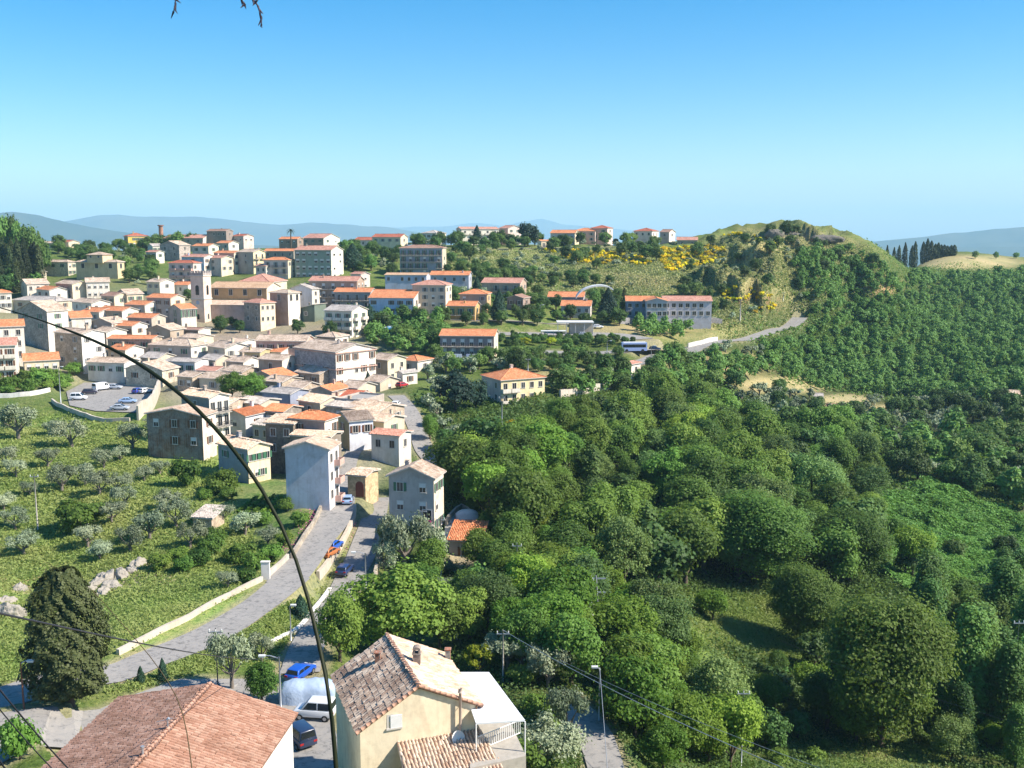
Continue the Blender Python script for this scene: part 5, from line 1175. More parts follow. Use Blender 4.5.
for px_, py_, c_, l_ in ((584, 337, SIL, 'silver car on the road beneath the hedge, leftmost'), (672, 352, WHc, 'white car near the road junction below the station'), (655, 351, DB, 'dark car on the road left of the junction'), (598, 329, WHc, 'white car parked right of the flat roofed station')):
    carpx(px_, py_, 5, c_, l_)

# ------------------------------------------------------------ station, arch, walls
def flatcanopy(px0, px1, py_top, py_base, Y, dpt, label, wallc=None, th=.35):
    x0 = P(px0, py_top, Y)[0]; x1 = P(px1, py_top, Y)[0]; zt_ = P(px0, py_top, Y)[2]; g = float(ht((x0+x1)/2, Y))-.4
    root = empty('bus_station', ((x0+x1)/2, Y+dpt/2, g), 0, label, 'station building' if wallc else 'shelter'); h = zt_-g; w_ = (x1-x0)/2
    s = MB(); s.box(-w_, w_, -dpt/2, dpt/2, h-th, h); s.build('roof', plain('flat_white', (.7, .7, .68), .7), root)
    if wallc: s = MB(); s.box(-w_*.3, w_*.95, -dpt/2+1.2, dpt/2-.5, 0, h-th); s.build('wall', wallmat(wallc), root)
    for k in range(5): s = MB(); xx = -w_*.95+w_*1.9*k/4; s.tube([(xx, -dpt/2+.3, 0), (xx, -dpt/2+.3, h-th)], .12, 6); s.build('post', M_metal, root)
flatcanopy(557, 594, 322, 332, 350, 7, 'long flat white roofed bus station building with open front', (.42, .38, .32))
flatcanopy(541, 566, 331, 336, 338, 3, 'low green glass shelter left of the bus station', None, .2)
ap_ = tag(empty('white_arch', (0, 0, 0)), 'white curved arch canopy beside the dark conifers', 'arch'); s = MB(); Y = 392; n = 14; pth = []
for k in range(n+1): a = pi*(.05+.62*k/n); pth.append(P(596-20*cos(a*1.25), 300-15*sin(a*1.1), Y))
for i in range(n): a, b = pth[i], pth[i+1]; s.quad([a, b, (b[0], b[1]+6, b[2]), (a[0], a[1]+6, a[2])]); s.quad([(b[0], b[1]+6, b[2]-.6), (b[0], b[1], b[2]-.6), (a[0], a[1], a[2]-.6), (a[0], a[1]+6, a[2]-.6)][::-1]); s.quad([(a[0], a[1], a[2]-.6), (b[0], b[1], b[2]-.6), b, a])
s.build('arch_shell', M_white, ap_)
def wall_run(name, px, h, th, mat, label, cat='wall', dz=0, top=None):
    pl = smooth([hit(*p)[:2] for p in px], step=2.0); z = ht(pl[:, 0], pl[:, 1]); s = MB(); n = len(pl); d = np.gradient(pl, axis=0); d /= np.linalg.norm(d, axis=1)[:, None]; nn = np.column_stack([-d[:, 1], d[:, 0]])*th/2
    for i in range(n-1):
        a0 = (*(pl[i]-nn[i]), z[i]-1); b0 = (*(pl[i]+nn[i]), z[i]-1); a1 = (*(pl[i+1]-nn[i+1]), z[i+1]-1); b1 = (*(pl[i+1]+nn[i+1]), z[i+1]-1)
        hh = h*(1+.05*sin(i*1.7)); h2 = h*(1+.05*sin((i+1)*1.7)); up = lambda p, q: (p[0], p[1], p[2]+1+q)
        s.quad([a0, a1, up(a1, h2), up(a0, hh)]); s.quad([b1, b0, up(b0, hh), up(b1, h2)]); s.quad([up(a0, hh), up(a1, h2), up(b1, h2), up(b0, hh)])
        if i == 0: s.quad([b0, a0, up(a0, hh), up(b0, hh)])
        if i == n-2: s.quad([a1, b1, up(b1, h2), up(a1, h2)])
    return tag(s.build(name, mat), label, cat)
MW = wallmat((.56, .50, .42)); MS = wallmat((.44, .38, .30), 'stone'); MWH = wallmat((.78, .75, .70))
wall_run('roadside_wall', [(118, 656), (150, 639), (200, 613), (240, 592), (262, 581)], .65, .4, MW, 'long low pale wall along the upper edge of the road below the grass')
wall_run('roadside_wall', [(268, 578), (278, 569), (288, 560)], .8, .4, MW, 'short piece of pale wall right of the white gate post')
s = MB(); x_, y_, z_ = hit(266, 580); s.box(-.55, .55, -.2, .2, 0, 2.6); s.box(-.62, .62, -.27, .27, 2.6, 2.75); tag(s.build('gate_post', MWH, None, (x_, y_, z_-.2)), 'white painted gate post in the roadside wall', 'gate post')
wall_run('parapet', [(318, 579), (328, 566), (340, 549), (349, 532), (355, 512)], 1.0, .5, MW, 'stone parapet between the upper and lower street')
wall_run('parapet', [(374, 588), (379, 565), (384, 545), (387, 530)], 1.6, .45, MS, 'shaded garden wall on the right side of the lower street')
wall_run('kerb_wall', [(265, 646), (285, 637), (300, 628), (318, 606), (330, 590)], .35, .5, MWH, 'bright white kerb wall curving round the grassy traffic island', 'kerb')
wall_run('roadside_wall', [(292, 560), (304, 540), (316, 522), (326, 500)], .9, .4, MS, 'flowery low garden wall left of the upper street')
wall_run('car_park_wall', [(138, 421), (152, 410), (160, 391)], 3.4, .5, MW, 'tall beige retaining wall at the right end of the car park')
wall_run('car_park_wall', [(52, 402), (66, 410), (96, 421), (130, 422)], .9, .4, MW, 'low beige wall on the grove side of the car park')
wall_run('garden_wall', [(-20, 396), (0, 398), (30, 396), (50, 392)], 1.1, .4, MWH, 'pale garden wall below the left edge houses')
wall_run('retaining_wall', [(618, 384), (610, 389), (585, 394), (560, 398)], 2.0, .5, MW, 'pale terrace wall right of the yellow balcony house')
wall_run('retaining_wall', [(688, 348), (700, 345), (717, 341)], 1.6, .5, MWH, 'white parapet along the bend of the hill road')
wall_run('retaining_wall', [(620, 324), (650, 325), (690, 325), (722, 325)], 2.4, .6, wallmat((.34, .33, .34), 'stone'), 'long grey terrace wall in front of the school')
wall_run('retaining_wall', [(446, 529), (452, 520), (462, 512), (474, 522)], 1.4, .4, MS, 'curved stone wall around the small car terrace')
wall_run('garden_wall', [(498, 549), (496, 560), (490, 570)], 1.0, .35, MWH, 'short pale stair wall beside the orange roofed shed')
# terrace floor, shed with orange roof, white covered car
tp = [hit(444, 548), hit(446, 520), hit(462, 512), hit(476, 524), hit(486, 548)]; zt_ = max(p[2] for p in tp)+.3
s = MB(); s.poly([(p[0], p[1], zt_) for p in tp], 6)
tag(s.build('car_terrace', M_paving), 'paved terrace right of the grey gabled house', 'terrace')
Ysh = hit(480, 556)[1]
BR['shed'] = Bd('long shed with orange tiled roof on the terrace below the grey gabled house', 447, 479, 484, 541, 556, -8, D=5.5, roof='orange', rt='sf', pitch=12, wall=GS, A=(1, 1), B=None, ch=0, name='shed', cat='shed', near=True)
cxx, cyy = tp[3][0]-1.5, tp[3][1]-1.0
s = MB(); nL, nA = 10, 8
for i in range(nL+1):
    for j in range(nA+1): a = pi*j/nA; e_ = 1-.45*abs(2*i/nL-1)**3; s.v.append((-1.9+3.8*i/nL, -cos(a)*.95*e_, max(.02, sin(a)**.5*1.5*e_)))
for i in range(nL):
    for j in range(nA): a = i*(nA+1)+j; s.f.append((a, a+nA+1, a+nA+2, a+1)); s.m.append(0)
tag(s.build('covered_car', plain('white_cover', (.75, .73, .7), .7), None, (cxx, cyy, zt_), .2, False), 'car under a rumpled white cover on the paved terrace', 'covered car')
# garden structures by the olive grove
Bd('small stone hut roof among the olives above the vegetable plot', 184, 203, 208, 518, 530, -12, D=4, roof='grey', rt='sf', pitch=8, wall=ST, kind='stone', A=None, B=None, ch=0, name='hut', cat='hut')

# ------------------------------------------------------------ poles, lamps, wires
def lamp(px, pt, pb, label, kind='lamp', Y=None, rad=.09, arm=1.2, adir=1, group=None, cat=None, mat=None):
    x, y, z = hit(px, pb) if Y is None else P(px, pb, Y); z = min(z, float(ht(x, y)))-.2; top = ray(px, pt)[1]*y; top = max(top, z+3.5)
    o = empty({'lamp': 'street_lamp', 'pole': 'utility_pole'}[kind], (x, y, z), 0, label, cat or ('street lamp' if kind == 'lamp' else 'pole'), group); h = top-z
    s = MB(); s.tube([(0, 0, 0), (0, 0, h*.5), (0, 0, h)], [rad, rad*.85, rad*.65], 8); s.build('pole', mat or M_metal, o, smooth=True)
    if kind == 'lamp':
        a = MB(); a.tube([(0, 0, h-.15), (adir*arm*.5, 0, h+.12), (adir*arm, 0, h+.15)], rad*.5, 6); a.build('arm', M_metal, o)
        l_ = MB(); x0 = adir*arm; l_.box(x0-.32, x0+.32, -.14, .14, h+.05, h+.2); l_.box(x0-.26, x0+.26, -.11, .11, h-.02, h+.05); l_.build('lamp_head', M_white, o)
    else:
        c = MB(); c.box(-.7, .7, -.05, .05, h-.5, h-.38); c.build('crossarm', M_metal, o)
        for q in (-.6, 0, .6): c = MB(); c.tube([(q, 0, h-.38), (q, 0, h-.12)], [.05, .07], 6); c.build('insulator', M_white, o)
    return o, (x, y, z+h)
RUST = plain('rusty_pole', (.22, .10, .06), .8)
P1 = lamp(24, 662, 709, 'rust brown street lamp beside the big dark cypress', mat=RUST, adir=1, arm=.9)[1]
lamp(218, 628, 688, 'thin dark pole rising through the olive behind the red roof', 'pole', rad=.07, mat=M_dark)
P2 = lamp(281, 657, 712, 'pale pole with a lamp arm right of the red roofed house', adir=-1, arm=1.6, rad=.1)[1]
lamp(291, 606, 641, 'street lamp at the tip of the grassy traffic island', arm=.4)
lamp(366, 553, 590, 'street lamp with a long arm above the lower street', adir=-1, arm=1.6)
lamp(441, 517, 579, 'tall grey pole in front of the grey gabled house', 'pole', rad=.14)
lamp(517, 543, 596, 'tall pole standing in the wood left of the lattice pylon', 'pole', rad=.13)
P3 = lamp(503, 630, 682, 'white concrete pole right of the white canopy', 'pole', rad=.11, mat=M_conc)[1]
P4 = lamp(599, 668, 722, 'street lamp above the shaded lane at the bottom', arm=-.5, adir=1)[1]
lamp(457, 614, 640, 'small lamp showing above the trees behind the cream house', arm=.3)
lamp(502, 396, 434, 'tall pole in front of the yellow balcony house', 'pole', rad=.16)
lamp(61, 367, 405, 'lamp post at the left edge of the car park', arm=.8, rad=.12)
lamp(38, 474, 532, 'pale concrete pole in the middle of the olive grove', 'pole', rad=.13, mat=M_conc)
lamp(740, 299, 322, 'lone pale pole on the slope right of the school', 'pole', rad=.3, mat=M_conc)
lamp(607, 341, 356, 'grey lamp beside the bus on the lower road', rad=.14)
lamp(651, 346, 366, 'grey lamp near the road junction', rad=.14)
lamp(528, 358, 374, 'pole among the shrubs left of the white terrace', 'pole', rad=.14)
lamp(783, 292, 303, 'pole beside the bend of the hill road', 'pole', rad=.16)
lamp(741, 690, 768, 'pale pole in the wood at the bottom right', 'pole', rad=.08)
lamp(540, 305, 320, 'lamp between the conifers and the station', rad=.14)
lamp(1010, 620, 740, 'leaning pole in the dark trees at the right edge', 'pole', rad=.08)
# lattice pylon
x_, y_, z_ = hit(593, 650); z_ -= .3; top = ray(593, 576)[1]*y_; h = top-z_; py_ = tag(empty('lattice_pylon', (x_, y_, z_)), 'steel lattice pylon standing in the bright green wood', 'pylon')
s = MB(); cs = [(-1, -1), (1, -1), (1, 1), (-1, 1)]; wd = lambda t_: .9*(1-t_)+.28*t_; nb = 9
for a, b in cs: s.tube([(a*wd(0), b*wd(0), 0), (a*wd(1), b*wd(1), h)], .07, 4)
for k in range(nb):
    t0_, t1_ = k/nb, (k+1)/nb
    for i in range(4):
        a, b = cs[i], cs[(i+1) % 4]; q0, q1 = (a, b) if k % 2 else (b, a)
        s.tube([(q0[0]*wd(t0_), q0[1]*wd(t0_), h*t0_), (q1[0]*wd(t1_), q1[1]*wd(t1_), h*t1_)], .04, 4)
s.build('lattice', M_metal, py_)
for k in (.78, .96): s = MB(); s.box(-1.5, 1.5, -.08, .08, h*k, h*k+.14); s.build('crossarm', M_metal, py_)
def wire(a, b, sag, rad, label, mat=M_dark):
    a, b = np.array(a), np.array(b); s = MB(); pth = [a+(b-a)*k/24-np.array([0, 0, sag*4*(k/24)*(1-k/24)]) for k in range(25)]; s.tube(pth, rad, 5); tag(s.build('overhead_cable', mat, smooth=True), label, 'cable')
M_cab = plain('cable_black', (.03, .03, .045), .5)
wire(P(-60, 600, 14), P2, .5, .022, 'thick dark cable crossing the big cypress from the left edge to the lamp pole', M_cab)
wire(P(-30, 652, 12), P(100, 800, 16), .1, .012, 'steeper dark cable in the bottom left corner, upper of the three', M_cab)
wire(P(-30, 672, 12), P(85, 800, 15), .1, .009, 'thin cable in the bottom left corner, middle of the three', M_cab)
wire(P(-30, 710, 12), P(30, 800, 14), .1, .014, 'cable in the bottom left corner, lowest of the three', M_cab)
wire(P3, P(800, 775, 62), .6, .03, 'pale cable from the concrete pole down across the wood', M_metal)
wire(P(560, 660, 100), P(820, 768, 70), .4, .02, 'second faint cable above the bottom wood', M_metal)
wire(P4, P(609, 790, 78), 0, .03, 'guy wire slanting down from the lane lamp', M_metal)
wire(P(780, 640, 90), P(1060, 735, 60), .5, .014, 'faint cable over the dark trees at the lower right', M_dark)

# ------------------------------------------------------------ grass stems close to the lens
m, t = newmat('grass_blade'); finish(t, mix(t, (.006, .014, .003), (.02, .022, .006), noise(t, ocoord(t), 9, 2)), .6); M_bl = m
def stem(px, rad, label, mat=M_bl, cat='grass stem', name='grass_stem'):
    pl = smooth([P(*p) for p in px], step=.04); n = len(pl); rr = [max(.0005, float(np.interp(i/(n-1), [k/(len(rad)-1) for k in range(len(rad))], rad))) for i in range(n)]
    s = MB(); s.tube(list(pl), rr, 6); tag(s.build(name, mat, smooth=True), label, cat)
stem([(-20, 302, 1.9), (40, 320, 1.8), (110, 348, 1.7), (165, 382, 1.6), (215, 428, 1.5), (262, 490, 1.45), (296, 560, 1.4), (318, 640, 1.35), (332, 720, 1.3), (345, 900, 1.25)], [.0008, .0012, .0026, .0033, .0031, .0029, .0031, .0034, .0036], 'long dark grass blade arching close to the lens from the left edge to the bottom')
M_br = plain('dry_stem', (.10, .07, .03), .8)
stem([(92, 590, 2.2), (125, 627, 2.1), (160, 670, 2.0), (183, 715, 1.9), (196, 800, 1.8)], [.0008, .001, .0012], 'thin dry stem in front of the red tiled roof', M_br)
# hanging twig at the top
tw = tag(empty('hanging_twig', P(235, -30, 3)), 'drooping twig tips hanging from the top edge of the view', 'twig')
M_tw = plain('twig_bark', (.06, .04, .05), .8)
def dang(pts_, r0):
    o = np.array(P(235, -30, 3)); s = MB(); pl = [np.array(P(a, b, 3))-o for a, b in pts_]; s.tube(pl, [r0*(1-.6*i/(len(pl)-1)) for i in range(len(pl))], 5)
    for i in range(1, len(pl)):
        for q in range(3):
            p0 = pl[i-1]+(pl[i]-pl[i-1])*q/3; e = p0+np.array([random.uniform(-.012, .012), random.uniform(-.01, .01), -random.uniform(.008, .02)]); s.tube([p0, e], [.0035, .0008], 4)
    return s.build('shoot', M_tw, tw)
dang([(232, -30), (238, -8), (243, 2), (246, 5)], .0028); dang([(236, -30), (250, -5), (258, 6), (261, 16), (262, 28)], .0032); dang([(180, -25), (176, -4), (175, 6), (173, 14)], .0026); dang([(250, -22), (262, -6), (254, 4)], .003)

# ------------------------------------------------------------ foliage
def leafmat(name, a, b, tr=.35, rough=.6):
    m, t = newmat(name); ti = attr(t, 'tint').outputs['Fac']; rnd = N(t, 'ObjectInfo').outputs['Random']
    f = math_(t, 'ADD', math_(t, 'MULTIPLY', ti, .65), math_(t, 'MULTIPLY', rnd, .35)); c = mix(t, a, b, f)
    hv = N(t, 'HueSaturation'); t.links.new(c, hv.inputs['Color']); t.links.new(math_(t, 'ADD', math_(t, 'MULTIPLY', rnd, .75), .62), hv.inputs['Value']); t.links.new(math_(t, 'ADD', math_(t, 'MULTIPLY', math_(t, 'FRACT', math_(t, 'MULTIPLY', rnd, 7.3)), -.04), .518), hv.inputs['Hue'])
    c = hv.outputs[0]
    d = N(t, 'BsdfPrincipled'); t.links.new(c, d.inputs['Base Color']); d.inputs['Roughness'].default_value = rough; d.inputs['Specular IOR Level'].default_value = .25
    tl = N(t, 'BsdfTranslucent'); t.links.new(mix(t, c, (.5, .7, .1), .25), tl.inputs['Color'])
    ms = N(t, 'MixShader'); ms.inputs[0].default_value = tr; t.links.new(d.outputs[0], ms.inputs[1]); t.links.new(tl.outputs[0], ms.inputs[2])
    o = N(t, 'OutputMaterial'); t.links.new(ms.outputs[0], o.inputs[0]); return m
ML = {
 'broad': leafmat('leaf_broad', (.07, .14, .022), (.16, .27, .045)),
 'dark': leafmat('leaf_dark', (.04, .085, .022), (.085, .16, .035), .25),
 'locust': leafmat('leaf_locust', (.10, .19, .022), (.21, .34, .045), .4),
 'wood': leafmat('leaf_wood', (.06, .13, .03), (.13, .23, .05), .3),
 'olive': leafmat('leaf_olive', (.16, .21, .12), (.32, .37, .23), .15, .45),
 'cypress': leafmat('leaf_cypress', (.015, .03, .012), (.045, .065, .02), .1),
 'bigcyp': leafmat('leaf_bigcypress', (.028, .045, .016), (.085, .10, .035), .12),
 'pine': leafmat('leaf_pine', (.015, .045, .03), (.035, .08, .05), .1),
 'broom': leafmat('leaf_broom', (.65, .50, .01), (.85, .70, .02), .2),
 'lime': leafmat('leaf_lime', (.22, .30, .02), (.42, .46, .03), .4),
 'shrub': leafmat('leaf_shrub', (.09, .16, .035), (.22, .28, .08), .3),
 'vine': leafmat('leaf_vine', (.07, .15, .025), (.14, .27, .05), .3),
 'willow': leafmat('leaf_willow', (.09, .16, .045), (.17, .26, .075), .3),
 'dryscrub': leafmat('leaf_dryscrub', (.13, .18, .05), (.40, .36, .18), .3),
 'grass': leafmat('leaf_grass', (.13, .25, .05), (.34, .36, .13), .4),
}
M_bark = plain('bark', (.12, .09, .065), .95); M_obark = plain('olive_bark', (.20, .17, .14), .95)
def rdir(n, rs): v = rs.normal(0, 1, (n, 3)); return v/np.linalg.norm(v, axis=1)[:, None]
def leaves(C, Nn, size, rs, asp=1.0, jit=.7, up=.2):
    """leaf cards centred at C, faces leaning to Nn"""
    n = len(C); nn = Nn+rdir(n, rs)*jit+np.array([0, 0, up]); nn /= np.linalg.norm(nn, axis=1)[:, None]
    a = np.cross(nn, rdir(n, rs)); a /= np.linalg.norm(a, axis=1)[:, None]; b = np.cross(nn, a)
    s = (size*rs.uniform(.6, 1.3, n))[:, None]*.5; s2 = s*asp
    bend = nn*s*rs.uniform(-.5, .3, (n, 1))
    return np.stack([C-a*s-b*s2*.35, C+b*s2*-1.0+bend, C+a*s+b*s2*.25, C+b*s2*1.0+bend], 1)
def blobs_crown(nb, rs, rx=.36, shape='round'):
    """centres and radii of the clumps of a unit crown: x,y in -1..1, z 0..1"""
    out = []; sq = (rs.uniform(.7, 1.25), rs.uniform(.7, 1.25))
    for i in range(nb):
        if shape == 'round':
            d = rdir(1, rs)[0]; r_ = rs.uniform(.35, .80); z = .5+.5*d[2]*r_*.95; s = rs.uniform(.12, .34); out.append((d[0]*r_*sq[0], d[1]*r_*sq[1], z, s))
        elif shape == 'tall':
            z = rs.uniform(.08, .92); w_ = sin(pi*min(1, z*.9+.12))**.6*.62; a = rs.uniform(0, 2*pi); r_ = w_*rs.uniform(.2, .95); out.append((r_*cos(a), r_*sin(a), z, rs.uniform(.2, .34)))
        elif shape == 'flat':
            a = rs.uniform(0, 2*pi); r_ = sqrt(rs.uniform(0, 1))*.75; out.append((r_*cos(a), r_*sin(a), .5+.22*(1-r_)+rs.uniform(-.25, .2), rs.uniform(.2, .34)))
    return out
def crown(name, mat, nl, lsize, W, H, z0, nb, seed, shape='round', asp=1., cone=None, jit=.7):
    """W crown radius, H crown height in metres"""
    rs = np.random.RandomState(seed); C = []; Nn = []; tn = []
    if cone is None:
        bl = blobs_crown(nb, rs, shape=shape); wt = np.array([b[3]**2 for b in bl]); wt /= wt.sum(); k = rs.choice(len(bl), nl, p=wt); B = np.array(bl)[k]
        d = rdir(nl, rs); d[:, 2] = np.where(d[:, 2] < -.35, -d[:, 2], d[:, 2]); rr = rs.uniform(.62, 1.2, (nl, 1)); st_ = rs.uniform(0, 1, (nl, 1)) < .13; rr = np.where(st_, rs.uniform(1.1, 1.75, (nl, 1)), rr)
        sx = B[:, 3:4]*rr; C = B[:, :3]*np.array([W, W, H])+d*sx*np.array([W, W, max(W*.9, H*.42)]); Nn = d.copy(); tb = rs.uniform(0, 1, len(bl))[k]
        cen = np.array([0, 0, .42*H]); o = (C-cen)/np.array([W, W, H*.55]); ol = np.linalg.norm(o, axis=1); keep = ol > .42; C, Nn, tb, o = C[keep], Nn[keep], tb[keep], o[keep]; Nn = Nn*.75+o*.45
    else:
        t_ = rs.uniform(0, 1, nl)**cone[1] if len(cone) > 1 else rs.uniform(0, 1, nl); a = rs.uniform(0, 2*pi, nl)
        prof = np.interp(t_, [0, .08, .3, .6, .85, 1], cone[0]); lob = 1+.16*np.sin(a*3+t_*9+seed)+.12*np.sin(a*7-t_*23+seed)+.08*np.sin(a*13+t_*41)
        rr = prof*lob*rs.uniform(.82, 1.04, nl); C = np.stack([W*rr*np.cos(a), W*rr*np.sin(a), H*t_], 1); Nn = np.stack([np.cos(a), np.sin(a), np.full(nl, .25)], 1)
        tb = vnoise(a*3, t_*14, seed)
    C = C+np.array([0, 0, z0]); n = len(C); V = leaves(C, Nn, lsize, rs, asp, jit)
    return quads_mesh(name, V, mat, np.clip(tb*.6+rs.uniform(0, .45, n), 0, 1))
def trunk_mesh(H, r0, W, z0, seed, mat=M_bark, nl=6, multi=False):
    rs = random.Random(seed); s = MB(); lean = rs.uniform(-.25, .25)
    pth = [(0, 0, -.6), (lean*.3, 0, z0*.5), (lean, lean*.4, z0+.15*H), (lean*1.3, lean*.2, z0+.55*H)]
    s.tube(pth, [r0*1.25, r0, r0*.75, r0*.25], 7)
    for i in range(nl):
        a = 2*pi*i/nl+rs.uniform(-.4, .4); zs = z0*.75+rs.uniform(0, .25)*H; e = (W*.62*cos(a), W*.62*sin(a), z0+H*rs.uniform(.35, .75)); m_ = (e[0]*.45, e[1]*.45, (zs+e[2])/2-.05*H)
        s.tube([(lean*.8, 0, zs), m_, e], [r0*.5, r0*.33, r0*.1], 5)
    return s.mesh('trunk', mat, True)
PROTO = {}
def proto(key, mat, nl, ls, W, H, z0, nb, seed, shape='round', r0=.2, bark=M_bark, cone=None, asp=1., jit=.7, nlimb=6):
    PROTO.setdefault(key, []).append((crown('crown', mat, nl, ls, W, H, z0, nb, seed, shape, asp, cone, jit), trunk_mesh(H, r0, W, z0, seed, bark, nlimb), 2*W, z0+H))
for i in range(4):
    proto('broad_n', ML['broad'], 15000, .30, 4.2, 8.2, .7, 75+4*i, 10+i, 'round', .28)
    proto('broad_f', ML['wood'], 3200, .5, 4.0, 7.6, .5, 40+3*i, 20+i, 'round', .28)
    proto('locust', ML['locust'], 12000, .30, 3.6, 6.6, 1.3, 60, 30+i, 'flat' if i % 2 else 'round', .2, jit=1)
    proto('poplar', ML['wood'], 14000, .32, 3.4, 13, .5, 80, 40+i, 'tall', .3)
    proto('dark_f', ML['dark'], 3200, .48, 3.8, 7.2, .4, 40+3*i, 50+i, 'round', .28)
    proto('olive_n', ML['olive'], 4300, .23, 2.6, 2.9, .7, 15, 60+i, 'flat' if i < 2 else 'round', .22, M_obark, asp=.6, jit=1)
    proto('olive_f', ML['olive'], 900, .5, 2.4, 2.8, .9, 12, 70+i, 'round', .22, M_obark, jit=1)
    proto('bush', ML['broad'], 3400, .24, 1.9, 2.4, .0, 26, 80+i, 'round', .08)
    proto('shrub_f', ML['shrub'], 420, .45, 1.6, 1.7, .0, 8, 90+i, 'round', .05)
    proto('broom', ML['broom'], 500, .38, 1.6, 1.4, .0, 8, 100+i, 'round', .05)
for i in range(2):
    proto('pine', ML['pine'], 4200, .5, 3.6, 9.5, .8, 10, 110+i, cone=([.75, 1, .92, .62, .3, .04],), r0=.25, jit=.8)
    proto('cedar', ML['pine'], 4500, .5, 4.4, 7.5, .8, 26, 115+i, 'round', .3)
    proto('cyp', ML['cypress'], 1800, .4, 1.25, 11, .3, 10, 120+i, cone=([.6, .85, 1, .9, .55, .08],), r0=.15)
    proto('willow', ML['willow'], 14000, .24, 3.9, 8.6, .4, 60, 160+i, 'round', .25, jit=1)
    proto('lime', ML['lime'], 4500, .3, 2.6, 4.6, 1.2, 20, 130+i, 'round', .15)
for i in range(2): proto('giant', ML['broad'], 60000, .34, 8.0, 18.5, .5, 150, 150+i, 'round' if i else 'tall', .5, nlimb=9)
proto('bigcyp', ML['bigcyp'], 26000, .27, 3.3, 12.8, .9, 10, 140, cone=([.45, .85, 1, .86, .66, .28],), r0=.4)
TREES = []       # planted positions for later
def plant(kind, x, y, sc=1., label=None, cat='tree', name='broadleaf_tree', group=None, z=None, sz=None, single=False, idx=None, rz=None):
    lst = PROTO[kind]; cm, tm, w0, h0 = lst[(idx if idx is not None else random.randrange(100)) % len(lst)]
    z = float(ht(x, y)) if z is None else z; rz = random.uniform(0, 6.28) if rz is None else rz
    sz = sc*random.uniform(.9, 1.12) if sz is None else sz
    if single:
        o = link(name, cm, None, (x, y, z-.1), rz); o.scale = (sc, sc, sz); tag(o, label, cat, group); return o
    o = empty(name, (x, y, z-.1), rz, label, cat, group); o.scale = (sc, sc, sz)
    link('crown', cm, o); link('trunk', tm, o); TREES.append((x, y)); return o
def plantpx(kind, px, py, hpx=None, label=None, Y=None, wpx=None, **kw):
    x, y, z = hit(px, py) if Y is None else P(px, py, Y)
    lst = PROTO[kind]; h0 = lst[0][3]; w0 = lst[0][2]; sc = 1.; 
    if hpx is not None: sz = hpx*y/F/h0; sc = sz
    else: sz = None
    if wpx is not None: sc = wpx*y/F/w0
    return plant(kind, x, y, sc, label, sz=sz, **kw)

# ---- named single trees
plantpx('bigcyp', 70, 702, 146, 'very large dark cypress beside the road in the lower left', wpx=78, name='cypress_tree')
plantpx('cedar', 455, 412, 44, 'round blue green cedar left of the yellow balcony house', wpx=50, name='cedar_tree')
plantpx('cedar', 476, 410, 34, 'smaller blue green cedar touching the round one on its right', wpx=30, name='cedar_tree')
plantpx('cedar', 528, 247, 25, 'dark round pine on the ridge between the cream apartments and chalet', wpx=24, name='pine_tree', Y=560)
plantpx('pine', 353, 270, 26, 'dark conifer right of the green apartment block', wpx=20, name='conifer_tree')
plantpx('pine', 608, 322, 34, 'dark conifer right of the pale two-storey house', wpx=20, name='conifer_tree')
plantpx('cyp', 624, 312, 24, 'slim dark cypress left of the school', wpx=6, name='cypress_tree')
plantpx('pine', 499, 322, 32, 'tall conifer between the ochre house and the brown gabled house', wpx=16, name='conifer_tree')
plantpx('pine', 477, 243, 20, 'small dark conifer in front of the cream ridge apartments', wpx=10, name='conifer_tree', Y=560)
plantpx('pine', 417, 243, 12, 'tiny conifer left of the white ridge villa', wpx=9, name='conifer_tree', Y=560)
plantpx('pine', 367, 386, 18, 'young conifer beside the beige two-storey house', wpx=9, name='conifer_tree')
plantpx('pine', 477, 300, 24, 'conifer at the right end of the cream hip-roofed house', wpx=10, name='conifer_tree')
plantpx('pine', 370, 330, 26, 'dark conifer between the cream villa and the pale blue house', wpx=12, name='conifer_tree')
plantpx('lime', 519, 525, 32, 'yellow green acacia, upper of the pair above the lattice pylon', wpx=26, name='acacia_tree')
plantpx('lime', 534, 540, 30, 'yellow green acacia, lower right of the pair', wpx=22, name='acacia_tree')
plantpx('lime', 550, 348, 12, 'bright lime tree left of the bus', wpx=14, name='lime_tree')
plantpx('lime', 524, 348, 11, 'bright lime tree between the laundry block and the bus', wpx=12, name='lime_tree')
for a, b, c in ((517, 428, 'first golden broom shrub below the yellow balcony house'), (508, 440, 'golden broom shrub lower left of the first'), (521, 452, 'lowest golden broom shrub in the wood')): plantpx('broom', a, b, 9, c, name='broom_bush', cat='shrub')
plantpx('broad_n', 232, 400, 30, 'large laurel clump in the old quarter, left crown', wpx=30); plantpx('broad_n', 252, 401, 30, 'large laurel clump in the old quarter, right crown', wpx=30)
plantpx('bush', 303, 497, 34, 'round green tree against the light blue shaded house', wpx=36, name='garden_tree')
plantpx('bush', 220, 494, 26, 'round bright bush below the blue grey house', wpx=42, name='garden_bush', cat='shrub')
plantpx('bush', 186, 486, 28, 'green fig tree at the corner of the brick house', wpx=34, name='garden_tree')
plantpx('bush', 78, 532, 32, 'dense green bush among the olives in the grove', wpx=52, name='garden_bush', cat='shrub')
plantpx('broad_n', 395, 655, 98, 'big leafy tree directly behind the cream house', wpx=112)
plantpx('broad_n', 340, 662, 80, 'darker leafy tree left of the big one behind the cream house', wpx=58)
plantpx('broad_n', 440, 648, 70, 'bright leafy tree on the right behind the cream house', wpx=64)
plantpx('olive_n', 405, 572, 62, 'large olive tree in front of the grey gabled house', wpx=60, name='olive_tree')
plantpx('olive_n', 432, 575, 48, 'olive tree right of the large one below the terrace', wpx=46, name='olive_tree')
